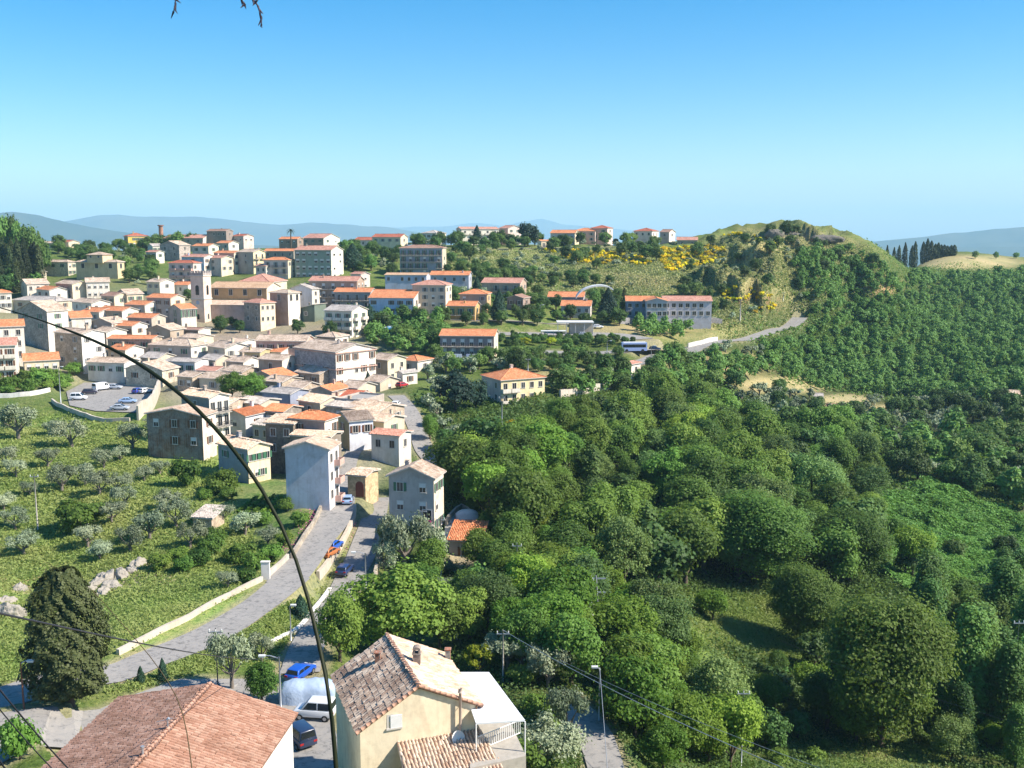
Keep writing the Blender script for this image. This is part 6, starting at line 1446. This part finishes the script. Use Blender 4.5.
plantpx('olive_n', 385, 578, 40, 'low olive tree beside the lower street wall', wpx=34, name='olive_tree')
plantpx('bush', 388, 545, 24, 'yellowish green shrub in the shade of the lower street', wpx=24, name='garden_bush', cat='shrub')
plantpx('olive_n', 232, 690, 64, 'grey olive tree beside the road island, largest near the lamp', wpx=52, name='olive_tree')
plantpx('broad_n', 262, 704, 50, 'bright green tree between the red roof and the tarpaulin', wpx=46)
plantpx('olive_n', 262, 665, 34, 'small dark olive behind the bright green tree', wpx=34, name='olive_tree')
plantpx('olive_n', 548, 690, 48, 'olive tree right of the white concrete pole', wpx=52, name='olive_tree')
plantpx('olive_n', 522, 672, 40, 'olive tree directly right of the white canopy', wpx=44, name='olive_tree')
plantpx('olive_n', 566, 742, 62, 'olive tree beside the lane at the bottom', wpx=54, name='olive_tree')
plantpx('lime', 480, 678, 40, 'yellowish brown bush tree between cream house and concrete pole', wpx=42, name='acacia_tree')
plantpx('bush', 360, 800, 50, 'leafy bush at the bottom edge in front of the cream house', Y=57, name='garden_bush', cat='shrub', wpx=110)
plantpx('bush', 520, 775, 40, 'bright bush below the terrace railing', name='garden_bush', cat='shrub', wpx=60)
plantpx('bush', 20, 760, 50, 'leafy tree in the bottom left corner under the cables', name='garden_bush', cat='shrub', wpx=50)
plantpx('bush', 252, 790, 26, 'bush at the bottom edge below the white wall of the red roofed house', Y=58, name='garden_bush', cat='shrub', wpx=50)
plantpx('pine', 163, 681, 26, 'young pine on the road verge, left of two', wpx=10, name='conifer_tree'); plantpx('pine', 141, 684, 20, 'small young pine beside the big cypress', wpx=9, name='conifer_tree')
plantpx('pine', 301, 620, 28, 'young blue pine on the traffic island', wpx=18, name='conifer_tree')
for a, b, h_, w_, k_, l_ in ((880, 748, 178, 145, 'giant', 'huge leafy tree in the middle of the lower right valley'), (802, 646, 92, 84, 'giant', 'big tree at the right edge of the grassy clearing'), (1000, 650, 96, 60, 'poplar', 'tall poplar at the right edge beside the creepers'), (965, 735, 140, 62, 'poplar', 'ivy covered tall tree right of the huge valley tree'), (1005, 745, 110, 56, 'poplar', 'tall tree in the lower right corner'),
    (848, 580, 78, 92, 'giant', 'broad tree left of the creeper slope'), (755, 582, 100, 112, 'giant', 'wide dark crowned tree above the clearing'), (712, 622, 36, 40, 'locust', 'round bright tree at the left end of the clearing'), (912, 578, 56, 44, 'locust', 'lighter tree in front of the creeper slope'), (545, 480, 60, 66, 'locust', 'bright crowned tree in the upper central wood')):
    plantpx(k_, a, b, h_, l_, wpx=w_, **({'idx': 1} if k_ == 'giant' else {}))
# palm
def palm(px, py, hpx, label, Y):
    x, y, z = P(px, py, Y); z = float(ht(x, y)); h = max(3, ray(px, py-hpx)[1]*y-z); o = empty('palm_tree', (x, y, z), 0, label, 'palm')
    s = MB(); s.tube([(0, 0, -.5), (0, 0, h)], [.35, .3], 7); s.build('trunk', M_bark, o); s = MB()
    for k in range(26):
        a = k*2.4; e = .9-.055*k; L = 2.9; w_ = .35; p_ = []
        for j in range(5): t_ = j/4; p_.append(np.array([cos(a)*L*t_*cos(e*.6), sin(a)*L*t_*cos(e*.6), h+L*(sin(e)*t_-.55*t_*t_)]))
        q = np.array([-sin(a), cos(a), 0])*w_
        for j in range(4): s.quad([p_[j]-q*(1-j/5), p_[j]+q*(1-j/5), p_[j+1]+q*(.8-j/5), p_[j+1]-q*(.8-j/5)])
    s.build('crown', ML['cypress'], o)
palm(291, 243, 13, 'palm tree rising above the ridge house', 565)

# ---- olive grove, read off the photograph
GO = 'olive trees in the grassy grove'
og = [(19, 440, 46), (72, 447, 40), (133, 450, 34), (7, 470, 30), (48, 468, 30), (16, 478, 26), (62, 492, 36), (85, 486, 30), (104, 468, 28), (120, 462, 22), (144, 482, 22), (160, 476, 24), (100, 496, 32), (118, 492, 28), (126, 505, 28),
      (15, 530, 34), (30, 496, 22), (112, 524, 32), (168, 512, 34), (150, 540, 40), (176, 528, 40), (24, 556, 38), (88, 548, 34), (130, 552, 36), (245, 536, 38), (222, 524, 28), (268, 545, 30), (100, 560, 30), (228, 588, 26), (190, 548, 34), (52, 436, 24), (150, 432, 24), (4, 510, 28)]
for i, (a, b, wp) in enumerate(og): plantpx('olive_n', a, b, None, 'grey green olive tree in the grassy grove left of the streets', wpx=wp*1.05, name='olive_tree', group=GO)
for i, (a, b, wp) in enumerate([(150, 470, 0), (210, 555, 34), (215, 545, 30), (240, 562, 36), (255, 570, 30), (200, 566, 30), (272, 562, 26), (228, 500, 22), (262, 525, 24), (205, 500, 18), (160, 570, 26), (184, 572, 26), (286, 512, 22), (300, 526, 22), (285, 545, 22), (180, 560, 24), (246, 583, 22)]):
    if wp: plantpx('bush', a, b, None, 'green bush on the overgrown bank below the brick house', wpx=wp, name='garden_bush', cat='shrub', group='bushes on the bank by the upper street')
for a, b in ((440, 398), (430, 410), (437, 420), (444, 430), (452, 440), (428, 380), (446, 372), (470, 372), (436, 392), (500, 372), (515, 368)): plantpx('olive_f', a, b, None, 'rounded olive beside the tree lined upper lane', wpx=22, name='olive_tree', group='olives along the upper lane')

for a, b, s_ in ((430, 440, .6), (445, 452, .7), (455, 446, .6), (470, 448, .75), (487, 440, .6), (448, 468, .7), (462, 462, .8), (432, 428, .5), (458, 432, .5), (500, 452, .7)):
    x_, y_, z_ = hit(a, b); plant(random.choice(['broad_n', 'dark_f', 'olive_n']), x_, y_, s_, 'smaller tree between the upper lane and the deep wood', 'tree', 'garden_tree', 'trees beside the upper lane')
# ---- scattering in photo-space polygons onto the ground
def clearpt(x, y, r=0):
    for fx, fy, fr in FOOT:
        if (x-fx)**2+(y-fy)**2 < (fr+r)**2: return False
    for nm, pl, hw in ROADS:
        if abs(pl[:, 1]-y).min() < 12 and np.hypot(pl[:, 0]-x, pl[:, 1]-y).min() < hw+r+.6: return False
    return True
def scatter(poly, n, rad, kindf, tries=40, excl=(), rmul=.5, y_rng=None):
    poly = np.array(poly, float); out = []; xs0, xs1 = poly[:, 0].min(), poly[:, 0].max(); ys0, ys1 = poly[:, 1].min(), poly[:, 1].max(); t_ = 0
    grid = {}
    while len(out) < n and t_ < n*tries:
        t_ += 1; a, b = random.uniform(xs0, xs1), random.uniform(ys0, ys1)
        if not bool(inpoly(np.array(a), np.array(b), poly)): continue
        if any(bool(inpoly(np.array(a), np.array(b), np.array(e, float))) for e in excl): continue
        x, y, z = hit(a, b, 60)
        if y > 1000 or (y_rng and not (y_rng[0] < y < y_rng[1])): continue
        gx_, gy_ = int(x/rad), int(y/rad)
        if any((x-p_[0])**2+(y-p_[1])**2 < rad*rad for i in (-1, 0, 1) for j in (-1, 0, 1) for p_ in grid.get((gx_+i, gy_+j), ())): continue
        if not clearpt(x, y, rad*rmul): continue
        grid.setdefault((gx_, gy_), []).append((x, y)); out.append((x, y, a, b))
    return out
CAND = []      # (pixel size, kind, x, y, scale, label, name, group)
def wood(poly, n, rad, kinds, sc, label, name, group, **kw):
    for x, y, a, b in scatter(poly, n, rad, None, **kw):
        k = random.choice(kinds); s_ = random.uniform(*sc); CAND.append((PROTO[k][0][2]*s_/y, k, x, y, s_, label, name, group))
CLEAR = [[(445, 540), (508, 540), (515, 612), (450, 612)], [(675, 632), (700, 602), (745, 592), (800, 602), (808, 640), (780, 662), (720, 652)], [(885, 505), (950, 495), (1000, 540), (1000, 595), (935, 600), (895, 560)], [(835, 748), (950, 745), (950, 772), (835, 772)], [(573, 630), (612, 630), (616, 705), (575, 705)]]
wood([(455, 600), (520, 590), (590, 600), (650, 625), (700, 690), (745, 768), (612, 775), (600, 720), (560, 690), (500, 650)], 80, 3.7, ['locust', 'locust', 'locust', 'broad_n', 'willow'], (.6, 1.2), 'bright green locust tree in the wood around the lattice pylon', 'locust_tree', 'locust trees around the pylon', excl=CLEAR)
wood([(440, 475), (480, 465), (540, 440), (600, 428), (660, 415), (710, 420), (705, 470), (695, 540), (660, 605), (600, 590), (520, 580), (500, 540), (450, 500)], 95, 6.3, ['broad_n', 'broad_n', 'dark_f', 'broad_n', 'willow', 'locust'], (.7, 1.6), 'tall broadleaf tree in the deep wood between the village and valley', 'broadleaf_tree', 'trees of the deep central wood', excl=CLEAR)
wood([(700, 425), (760, 435), (860, 455), (880, 490), (870, 540), (850, 585), (800, 592), (745, 585), (695, 590), (680, 600), (690, 540), (700, 470)], 75, 6.2, ['broad_n', 'dark_f', 'broad_n', 'broad_n', 'willow'], (.8, 1.7), 'broadleaf tree in the valley bottom wood', 'broadleaf_tree', 'trees of the valley bottom', excl=CLEAR)
wood([(905, 640), (960, 620), (1040, 640), (1040, 760), (960, 740), (930, 700)], 16, 6.0, ['poplar', 'broad_n', 'poplar'], (.85, 1.15), 'tall shady tree in the lower right wood', 'poplar_tree', 'tall trees at the lower right', excl=CLEAR)
wood([(860, 440), (1040, 445), (1040, 520), (950, 490), (900, 480)], 50, 5.0, ['dark_f', 'olive_f', 'broad_f'], (.7, 1.35), 'mixed tree on the lower right slope above the creepers', 'broadleaf_tree', 'trees above the creepers')
wood([(720, 385), (830, 400), (1040, 405), (1040, 445), (860, 440), (760, 420)], 150, 4.3, ['olive_f', 'olive_f', 'olive_f', 'dark_f'], (.8, 1.2), 'small grey olive on the terraces right of the valley', 'olive_tree', 'olives on the right terraces', excl=[[(740, 380), (800, 378), (812, 396), (745, 394)], [(830, 394), (862, 392), (868, 408), (830, 408)], [(880, 402), (912, 400), (920, 416), (882, 416)], [(945, 430), (1030, 428), (1030, 444), (950, 444)]])
wood([(745, 335), (775, 322), (810, 315), (830, 300), (860, 305), (896, 282), (925, 276), (960, 284), (1000, 284), (1040, 290), (1040, 405), (960, 408), (880, 395), (820, 392), (770, 372)], 1300, 4.2, ['broad_f', 'broad_f', 'dark_f'], (.42, 1.05), 'small tree in the dense wood covering the right slope', 'broadleaf_tree', 'trees of the right slope wood', tries=12)
wood([(560, 380), (700, 362), (770, 372), (720, 392), (560, 398)], 50, 4.5, ['broad_f', 'olive_f', 'dark_f'], (.7, 1.1), 'tree on the bank below the curved road', 'broadleaf_tree', 'trees below the curved road')
wood([(672, 352), (760, 345), (770, 372), (700, 372)], 26, 4.6, ['olive_f'], (.8, 1.1), 'grey olive on the dry slope below the hill road', 'olive_tree', 'olives below the hill road')
wood([(500, 340), (645, 341), (645, 347), (505, 347)], 46, 2.6, ['broad_f', 'dark_f'], (.30, .45), 'clipped hedge tree between the forecourt and the road', 'hedge_tree', 'hedge trees below the station')
wood([(500, 356), (620, 358), (600, 378), (560, 372), (500, 376)], 30, 4.2, ['broad_f', 'dark_f', 'olive_f'], (.45, .75), 'garden tree between the road and the yellow balcony house', 'garden_tree', 'garden trees by the lower road')
wood([(636, 326), (690, 328), (688, 340), (640, 340)], 12, 4.5, ['broad_f'], (.7, .9), 'leafy tree in the row below the school', 'broadleaf_tree', 'row of trees below the school')
wood([(430, 246), (690, 247), (680, 262), (560, 275), (430, 272)], 110, 5.5, ['olive_f', 'dark_f', 'olive_f', 'shrub_f'], (.7, 1.1), 'small tree or olive on the terraces under the ridge', 'olive_tree', 'small trees under the ridge')
wood([(440, 272), (560, 276), (640, 288), (520, 290), (470, 300), (440, 300)], 50, 5.5, ['olive_f', 'dark_f', 'broad_f'], (.6, .95), 'tree among the fields below the ridge', 'garden_tree', 'trees among the middle fields')
wood([(440, 300), (620, 300), (620, 328), (440, 326)], 46, 5.5, ['dark_f', 'broad_f'], (.55, .9), 'garden tree around the houses of the middle lane', 'garden_tree', 'garden trees on the middle lane')
wood([(395, 244), (640, 243), (650, 247), (395, 248)], 46, 6, ['dark_f', 'broad_f', 'olive_f'], (.6, 1.15), 'tree between the villas on the ridge', 'garden_tree', 'trees between the ridge villas')
wood([(340, 250), (400, 250), (400, 280), (345, 272)], 34, 5, ['olive_f', 'broad_f', 'dark_f'], (.7, 1.), 'tree left of the blue grey apartment block', 'garden_tree', 'trees left of the blue grey block')
wood([(345, 318), (440, 318), (440, 352), (410, 356), (370, 346)], 44, 4.6, ['broad_f', 'dark_f'], (.6, 1.), 'leafy tree around the two blue minibuses', 'broadleaf_tree', 'trees around the minibuses')
wood([(430, 346), (520, 362), (520, 374), (470, 376), (425, 372)], 24, 4.6, ['broad_f', 'dark_f', 'olive_f'], (.6, .9), 'tree on the bank in front of the laundry block', 'garden_tree', 'trees before the laundry block')
wood([(-20, 235), (20, 250), (38, 262), (42, 292), (10, 300), (-30, 300)], 50, 5.2, ['dark_f', 'broad_f', 'dark_f'], (.9, 1.4), 'leafy tree on the steep hill at the far left', 'broadleaf_tree', 'trees on the far left hill')
wood([(60, 244), (125, 246), (150, 262), (160, 290), (140, 288), (120, 280), (80, 262), (44, 256)], 60, 5.6, ['dark_f', 'broad_f', 'olive_f'], (.65, 1.05), 'tree around the square cream villa', 'garden_tree', 'trees around the cream villa')
for i_ in range(9):
    x_ = ray(147+i_*5.5, 240)[0]*592; plant('dark_f' if i_ % 2 else 'broad_f', x_, 592+random.uniform(-4, 4), random.uniform(1.25, 1.55), 'tree on the skyline beside the brick tower ruin', 'tree', 'garden_tree', 'trees by the tower ruin')
wood([(20, 380), (75, 374), (62, 392), (0, 396), (-20, 385)], 30, 3.6, ['bush', 'bush'], (1.0, 1.9), 'bright green garden tree between the left houses and the car park', 'garden_bush', 'garden trees left of the car park')
wood([(60, 300), (340, 300), (400, 340), (400, 400), (330, 395), (100, 370), (30, 350)], 26, 7, ['dark_f', 'shrub_f', 'bush'], (.5, .8), 'small courtyard tree between village roofs', 'garden_tree', 'courtyard trees in the village')
wood([(212, 325), (240, 328), (240, 336), (212, 334)], 5, 4, ['dark_f'], (.5, .7), 'dark garden tree below the church wall', 'garden_tree', 'garden trees below the church')
wood([(440, 470), (500, 500), (500, 540), (480, 520), (450, 490)], 16, 4, ['bush'], (1.1, 1.8), 'bright shrub on the bank beside the paved terrace', 'garden_bush', 'shrubs beside the paved terrace')
wood([(430, 560), (520, 555), (500, 640), (450, 640), (420, 600)], 26, 4.2, ['broad_n', 'bush', 'olive_n'], (.6, 1.0), 'tree on the slope behind the cream house', 'broadleaf_tree', 'trees behind the cream house')
wood([(500, 660), (560, 700), (590, 775), (520, 775), (530, 720)], 14, 4, ['bush', 'olive_n'], (.9, 1.3), 'shrub between the canopy and the shaded lane', 'garden_bush', 'shrubs along the shaded lane')
wood([(690, 250), (740, 236), (800, 236), (880, 262), (830, 300), (790, 318), (730, 330), (680, 310)], 190, 4.4, ['shrub_f', 'shrub_f', 'shrub_f', 'dark_f', 'olive_f'], (.5, 1.0), 'wild shrub scattered over the rocky hill', 'hill_shrub', 'wild shrubs on the rocky hill', excl=[[(722, 290), (776, 288), (778, 308), (724, 310)]])
wood([(790, 262), (850, 262), (870, 285), (840, 300), (800, 285)], 40, 4.6, ['broad_f', 'dark_f'], (.6, .9), 'tree in the green patch on the right flank of the hill', 'broadleaf_tree', 'trees on the hill flank')
wood([(800, 256), (850, 252), (886, 270), (895, 286), (830, 306), (800, 300)], 150, 4.0, ['broad_f', 'dark_f', 'broad_f', 'shrub_f'], (.5, .9), 'small tree on the wooded right shoulder of the hill', 'broadleaf_tree', 'trees on the right shoulder of the hill')
wood([(765, 230), (800, 230), (800, 236), (765, 236)], 10, 4.5, ['dark_f', 'shrub_f'], (.6, .9), 'dark shrub on the top of the hill', 'hill_shrub', 'shrubs on the hill top')
wood([(950, 284), (1040, 276), (1040, 300), (960, 296)], 60, 5.5, ['broad_f', 'dark_f'], (.9, 1.3), 'tree along the edge of the pale field', 'broadleaf_tree', 'trees along the pale field')
wood([(780, 668), (840, 655), (862, 700), (860, 745), (820, 765), (770, 768), (760, 700)], 22, 4.0, ['broad_n', 'dark_f', 'bush', 'locust'], (.5, 1.0), 'shady tree in the dark hollow left of the huge valley tree', 'broadleaf_tree', 'trees in the dark hollow')
wood([(905, 625), (1040, 610), (1040, 770), (960, 770), (905, 745)], 36, 3.8, ['broad_n', 'bush', 'poplar', 'locust', 'willow'], (.45, .95), 'leafy undergrowth tree right of the huge valley tree', 'broadleaf_tree', 'trees right of the huge valley tree')
wood([(880, 500), (1035, 520), (1035, 620), (900, 600)], 16, 6, ['broad_n', 'bush', 'dark_f'], (.35, .8), 'creeper covered tree on the creeper slope', 'broadleaf_tree', 'trees on the creeper slope')
# broom in flower
for poly, n in (([(545, 250), (600, 252), (640, 258), (655, 266), (580, 264)], 70), ([(655, 250), (725, 246), (722, 262), (668, 272)], 120), ([(720, 292), (770, 290), (770, 300), (725, 302)], 26), ([(755, 236), (775, 238), (775, 246), (758, 244)], 5), ([(752, 308), (775, 306), (775, 314), (755, 314)], 7), ([(722, 236), (738, 234), (740, 238)], 4)):
    for x, y, a, b in scatter(poly, n, 2.6, None): plant('broom', x, y, random.uniform(.8, 1.5), 'yellow flowering broom bush on the hillside below the ridge', 'shrub', 'broom_bush', 'yellow broom bushes on the hillside', single=True)
# cypresses
for i, (a_, top_) in enumerate(((-8, 214), (0, 210), (7, 216), (13, 206), (19, 218), (25, 222), (31, 224), (37, 226), (42, 234), (4, 228), (16, 226), (28, 236))):
    y_ = 470+random.uniform(-12, 12); x_ = ray(a_, 250)[0]*y_; g_ = float(ht(x_, y_)); hh = ray(a_, top_)[1]*y_-g_; plant('broad_f' if i % 3 else 'dark_f', x_, y_, random.uniform(1.0, 1.5), 'tall leafy tree crowning the steep hill at the far left', 'tree', 'broadleaf_tree', 'tall trees crowning the far left hill', sz=hh/8.1)
for i in range(14):
    a = 2+i*2.9+random.uniform(-.8, .8); x, y, z = hit(a, 288+random.uniform(-8, 5)); plant('cyp', x, y, 1.6, 'dark cypress on the steep hill at the far left', 'tree', 'cypress_tree', 'cypresses on the far left hill', sz=random.uniform(1.25, 1.75))
x0 = [(887, 13), (894, 11), (899, 13), (905, 16), (912, 13), (915, 17), (923, 17), (927, 20), (931, 18), (935, 15), (938, 16), (941, 14), (944, 14), (947, 12), (951, 13), (954, 12)]
for a, h_ in x0:
    y_ = 745; x_ = ray(a, 255)[0]*y_; g = float(ht(x_, y_)); top = ray(a, 258.5-h_)[1]*y_; hh = max(8, top-g); plant('cyp', x_, y_, 1.6, 'dark cypress in the row on the skyline beside the pale field', 'tree', 'cypress_tree', 'cypress row on the skyline', sz=hh/11.3)
for a, l_ in ((975, 'round tree standing alone on the pale field right of the cypress row'), (996, 'low wide tree on the pale field near the right edge'), (1016, 'rightmost small tree on the pale field')):
    x_, y_, z_ = hit(a, 259); plant('broad_f', x_, y_, .8 if a < 980 else .65, l_)

# ---- individuals for the 300 largest of a kind, the rest in one mass
CAND.sort(key=lambda c: -c[0]); forest = []; cnt = {}
for c in CAND:
    k = c[6]; cnt[k] = cnt.get(k, 0)+1; px_w = c[0]*F
    if (k == 'broadleaf_tree' and cnt[k] > 300): forest.append(c); continue
    plant(c[1], c[2], c[3], c[4], c[5], 'shrub' if 'bush' in k or 'shrub' in k else 'tree', k, c[7], single=px_w < 11)
print('trees', cnt, 'forest', len(forest))
FV = []; FT = []; FM = []
mesh_np = {}
def grab(me):
    if me.name in mesh_np: return mesh_np[me.name]
    n = len(me.polygons); co = np.empty(len(me.vertices)*3, np.float32); me.vertices.foreach_get('co', co); co = co.reshape(-1, 4, 3); tn = np.empty(n, np.float32); me.attributes['tint'].data.foreach_get('value', tn); mesh_np[me.name] = (co, tn); return mesh_np[me.name]
lowp = {k: [crown('low', ML['wood'], 760, .85, 4.0, 7.6, .4, 30, 200+i) for i in range(3)] for k in ('broad_f', 'dark_f', 'olive_f', 'broad_n', 'poplar')}
for i, c in enumerate(forest):
    co, tn = grab(random.choice(lowp.get(c[1], lowp['broad_f']))); a = random.uniform(0, 6.28); sc = c[4]; Rm = np.array([[cos(a), -sin(a), 0], [sin(a), cos(a), 0], [0, 0, 1]], np.float32)
    FV.append((co@Rm.T)*np.array([sc, sc, sc*random.uniform(.85, 1.15)], np.float32)+np.array([c[2], c[3], float(ht(c[2], c[3]))-.3], np.float32)); sh = random.uniform(-.3, .3); FT.append(np.clip(tn+sh-(.25 if c[1] == 'dark_f' else 0), 0, 1))
if FV: tag(link('forest', quads_mesh('forest', np.concatenate(FV), ML['wood'], np.concatenate(FT))), 'dense green wood covering the slope on the right', 'forest', kind='stuff')

# ---- creepers, rough grass, ground cover: masses nobody could count
def cover(name, poly_list, n, size, mat, hgt, label, cat, spread=.4, jit=.9, excl=(), y_rng=None, asp=1., seed=1, bumpy=0, ref=200.):
    rs = np.random.RandomState(seed); Cs = []
    for poly, nn in poly_list:
        poly = np.array(poly, float); m_ = 0; A = []
        while m_ < nn:
            a = rs.uniform(poly[:, 0].min(), poly[:, 0].max(), 400); b = rs.uniform(poly[:, 1].min(), poly[:, 1].max(), 400); ok = inpoly(a, b, poly)
            for e in excl: ok &= ~inpoly(a, b, np.array(e, float))
            for q in zip(a[ok], b[ok]): A.append(hit(*q)); m_ += 1
        A = np.array(A); k = rs.randint(0, len(A), int(n*nn/sum(p[1] for p in poly_list))); r_ = A[k][:, 1:2]*.008*spread
        Cs.append(A[k][:, :2]+rs.normal(0, 1, (len(k), 2))*r_)
    C = np.concatenate(Cs)
    dd = np.full(len(C), 99.)
    for nm, pl, hw in ROADS: d, _ = segdist(C[:, 0], C[:, 1], pl); dd = np.minimum(dd, d-hw)
    ok = dd > .35
    for pl, z in PADS: ok &= ~inpoly(C[:, 0], C[:, 1], pl)
    for fx, fy, fr in FOOT: ok &= (np.hypot(C[:, 0]-fx, C[:, 1]-fy) > fr*.8)
    C = C[ok]; z = ht(C[:, 0], C[:, 1]); b_ = bumpy*np.clip(fbm(C[:, 0]/7, C[:, 1]/7, seed+4)-.25, 0, 1) if bumpy else 0
    C3 = np.column_stack([C, z+rs.uniform(0, hgt, len(C))+b_]); V = leaves(C3, np.tile([0, 0, 1.], (len(C3), 1)), size*np.clip(C3[:, 1]/ref, .35, 2), rs, asp, jit)
    t_ = np.clip(fbm(C[:, 0]/9, C[:, 1]/9, seed)*1.5-.25+rs.uniform(-.2, .2, len(C)), 0, 1)
    tag(link(name, quads_mesh(name, V, mat, t_)), label, cat, kind='stuff')
cover('creeper_cover', [([(880, 495), (950, 485), (1035, 535), (1035, 620), (935, 618), (880, 560)], 400), ([(930, 440), (1035, 480), (1035, 500), (950, 480)], 60)], 150000, .42, ML['vine'], .6, 'thick creepers smothering the slope at the right', 'creepers', 1.2, bumpy=6)
cover('grass', [([(-20, 415), (60, 415), (140, 425), (200, 460), (220, 500), (260, 560), (255, 580), (150, 632), (100, 655), (-30, 690)], 900), ([(190, 650), (280, 605), (330, 570), (345, 520), (300, 610), (270, 650), (120, 690), (60, 700)], 160)], 130000, .36, ML['grass'], .3, 'rough green and straw coloured grass of the grove and verges', 'grass', 1.3, asp=2.2, jit=1.4, seed=3)
cover('grass', [([(675, 632), (700, 598), (745, 588), (800, 600), (815, 640), (790, 672), (720, 656)], 200), ([(770, 732), (850, 726), (945, 738), (945, 772), (770, 772)], 100)], 60000, .30, ML['grass'], .25, 'rough grass in the valley clearing', 'grass', 1.2, asp=2., jit=1.4, seed=5)
cover('undergrowth', [([(430, 400), (700, 385), (900, 440), (1040, 440), (1040, 775), (500, 775), (440, 600)], 900)], 190000, .55, ML['dark'], .9, 'dark undergrowth beneath the valley wood', 'undergrowth', 2.0, excl=CLEAR, jit=1.2, seed=7)
cover('undergrowth', [([(745, 335), (810, 315), (870, 290), (945, 268), (1040, 275), (1040, 405), (880, 395), (770, 372)], 500)], 60000, .50, ML['wood'], 1.2, 'undergrowth beneath the wood of the right slope', 'undergrowth', 2.0, jit=1.1, seed=8)
cover('hill_scrub', [([(690, 252), (740, 238), (800, 234), (890, 262), (830, 300), (790, 320), (730, 332), (670, 318)], 500), ([(430, 250), (690, 250), (690, 300), (560, 300), (430, 290)], 400)], 90000, .36, ML['dryscrub'], .6, 'low scrub and long grass on the hill and fields', 'scrub', 1.6, jit=1.3, seed=9, excl=[[(722, 292), (776, 290), (778, 304), (724, 305)], [(736, 254), (764, 252), (764, 262), (736, 264)]])
cover('flowers', [([(318, 500), (328, 500), (300, 560), (286, 560)], 60), ([(350, 560), (358, 540), (362, 520), (356, 530)], 30)], 1500, .22, plain('pink_blossom', (.55, .16, .30), .8), .8, 'pink valerian flowers along the street walls', 'flowers', .6, seed=12)
# vegetable rows
x, y, z = hit(262, 505); vp = tag(empty('vegetable_plot', (x, y, z)), 'small vegetable plot with bright green bean rows', 'vegetable plot')
rs = np.random.RandomState(4)
for k in range(5):
    q = [np.array(hit(244+k*8+u_*20-6, 514-u_*16)) for u_ in np.linspace(0, 1, 15)]; C = np.concatenate([p_+rs.normal(0, .16, (26, 3))*np.array([1, 1, .8]) for p_ in q]); C[:, 2] += .4; C -= np.array([x, y, z])
    link('plant_row', quads_mesh('plant_row', leaves(C, np.tile([0, 0, 1.], (len(C), 1)), .35, rs), ML['locust'], rs.uniform(.4, 1, len(C))), vp)
# rocks: outcrops on the hill, stones on the bank below the grove
m, t = newmat('rock'); v = ocoord(t); c = mix(t, (.24, .215, .18), (.44, .40, .34), noise(t, v, .8, 6, .7)); c = mix(t, c, (.14, .15, .08), ramp(t, noise(t, v, .3, 4), [(.5, (0, 0, 0)), (.62, (.8, .8, .8))])); finish(t, c, .95, noise(t, v, 2, 5), .3, .8, .1); M_rock = m
m, t = newmat('red_rock'); v = ocoord(t); c = mix(t, (.26, .13, .08), (.42, .24, .15), noise(t, v, .5, 6, .7)); finish(t, c, .95, noise(t, v, 1.2, 5), .4, .8, .1); M_red = m
M_dkr = plain('dark_rock', (.20, .18, .15), .95, var=.35)
import bmesh
def rock(x, y, z, sx, sy, sz, label, mat=M_rock, seed=0, group=None, name='rock'):
    bm = bmesh.new(); bmesh.ops.create_icosphere(bm, subdivisions=4, radius=1); co = np.array([v.co for v in bm.verts])
    n = fbm(co[:, 0]*1.5+seed+9, co[:, 1]*1.5+co[:, 2]*1.1+5, seed, 4); st = np.round((co[:, 2]+n*.8)*3)/3
    for v, a, b in zip(bm.verts, n, st): f_ = .62+.75*a; v.co.x *= sx*f_; v.co.y *= sy*f_; v.co.z = (v.co.z*.6+b*.4)*sz*f_
    me = bpy.data.meshes.new(name); bm.to_mesh(me); bm.free(); me.materials.append(mat); tag(link(name, me, None, (x, y, z), seed), label, 'rock', group)
for i, (a, b, sx, sz, l_) in enumerate(((776, 236, 7, 3.2, 'grey rock outcrop crowning the hill top'), (790, 235, 6, 2.4, 'smaller grey rock right of the crowning outcrop'), (828, 240, 9, 2.2, 'flat rock ledge at the right shoulder of the hill top'))):
    x, y, z = hit(a, b, 300); y = min(y, 590); rock(x, y, float(ht(x, y))-.3, sx, 5, sz, l_, M_dkr, i+1)
for i, (a, b, s_) in enumerate(((98, 585, 1.6), (106, 580, 2.0), (113, 588, 1.5), (140, 566, 1.5), (120, 577, 1.8), (8, 616, 2.0), (90, 592, 1.2), (20, 590, 1.4), (132, 572, 1.3), (2, 603, 1.6), (103, 594, 1.3))):
    x, y, z = hit(a, b); rock(x, y, z-.35, s_, s_*.7, s_*.7, 'pale limestone boulder on the bank below the olive grove', M_rock, 20+i, 'pale boulders below the grove')

# small groups: say which one by its place from left to right
ORD = 'first second third fourth fifth sixth seventh eighth ninth tenth eleventh twelfth thirteenth fourteenth fifteenth sixteenth'.split()
grp = {}
for o in COL.objects:
    if o.parent is None and o.get('group') and o.get('label'): grp.setdefault((o['group'], o['label']), []).append(o)
for (g_, l_), os_ in grp.items():
    if 1 < len(os_) <= 16:
        os_.sort(key=lambda o: proj(*o.location)[0])
        for i, o in enumerate(os_): o['label'] = ' '.join(l_.split()[:10])+', '+ORD[i]+' from the left'
# the grove: rows from the wall of the car park downwards
gr_ = [o for o in COL.objects if o.get('group') == GO]; gr_.sort(key=lambda o: proj(*o.location)[1])
rn = ['top', 'second', 'third', 'fourth', 'bottom']
for r_ in range(5):
    row = sorted(gr_[r_*7:(r_+1)*7], key=lambda o: proj(*o.location)[0])
    for i, o in enumerate(row): o['label'] = 'grey green olive in the grassy grove, %s row, %s from the left' % (rn[r_], ORD[i])
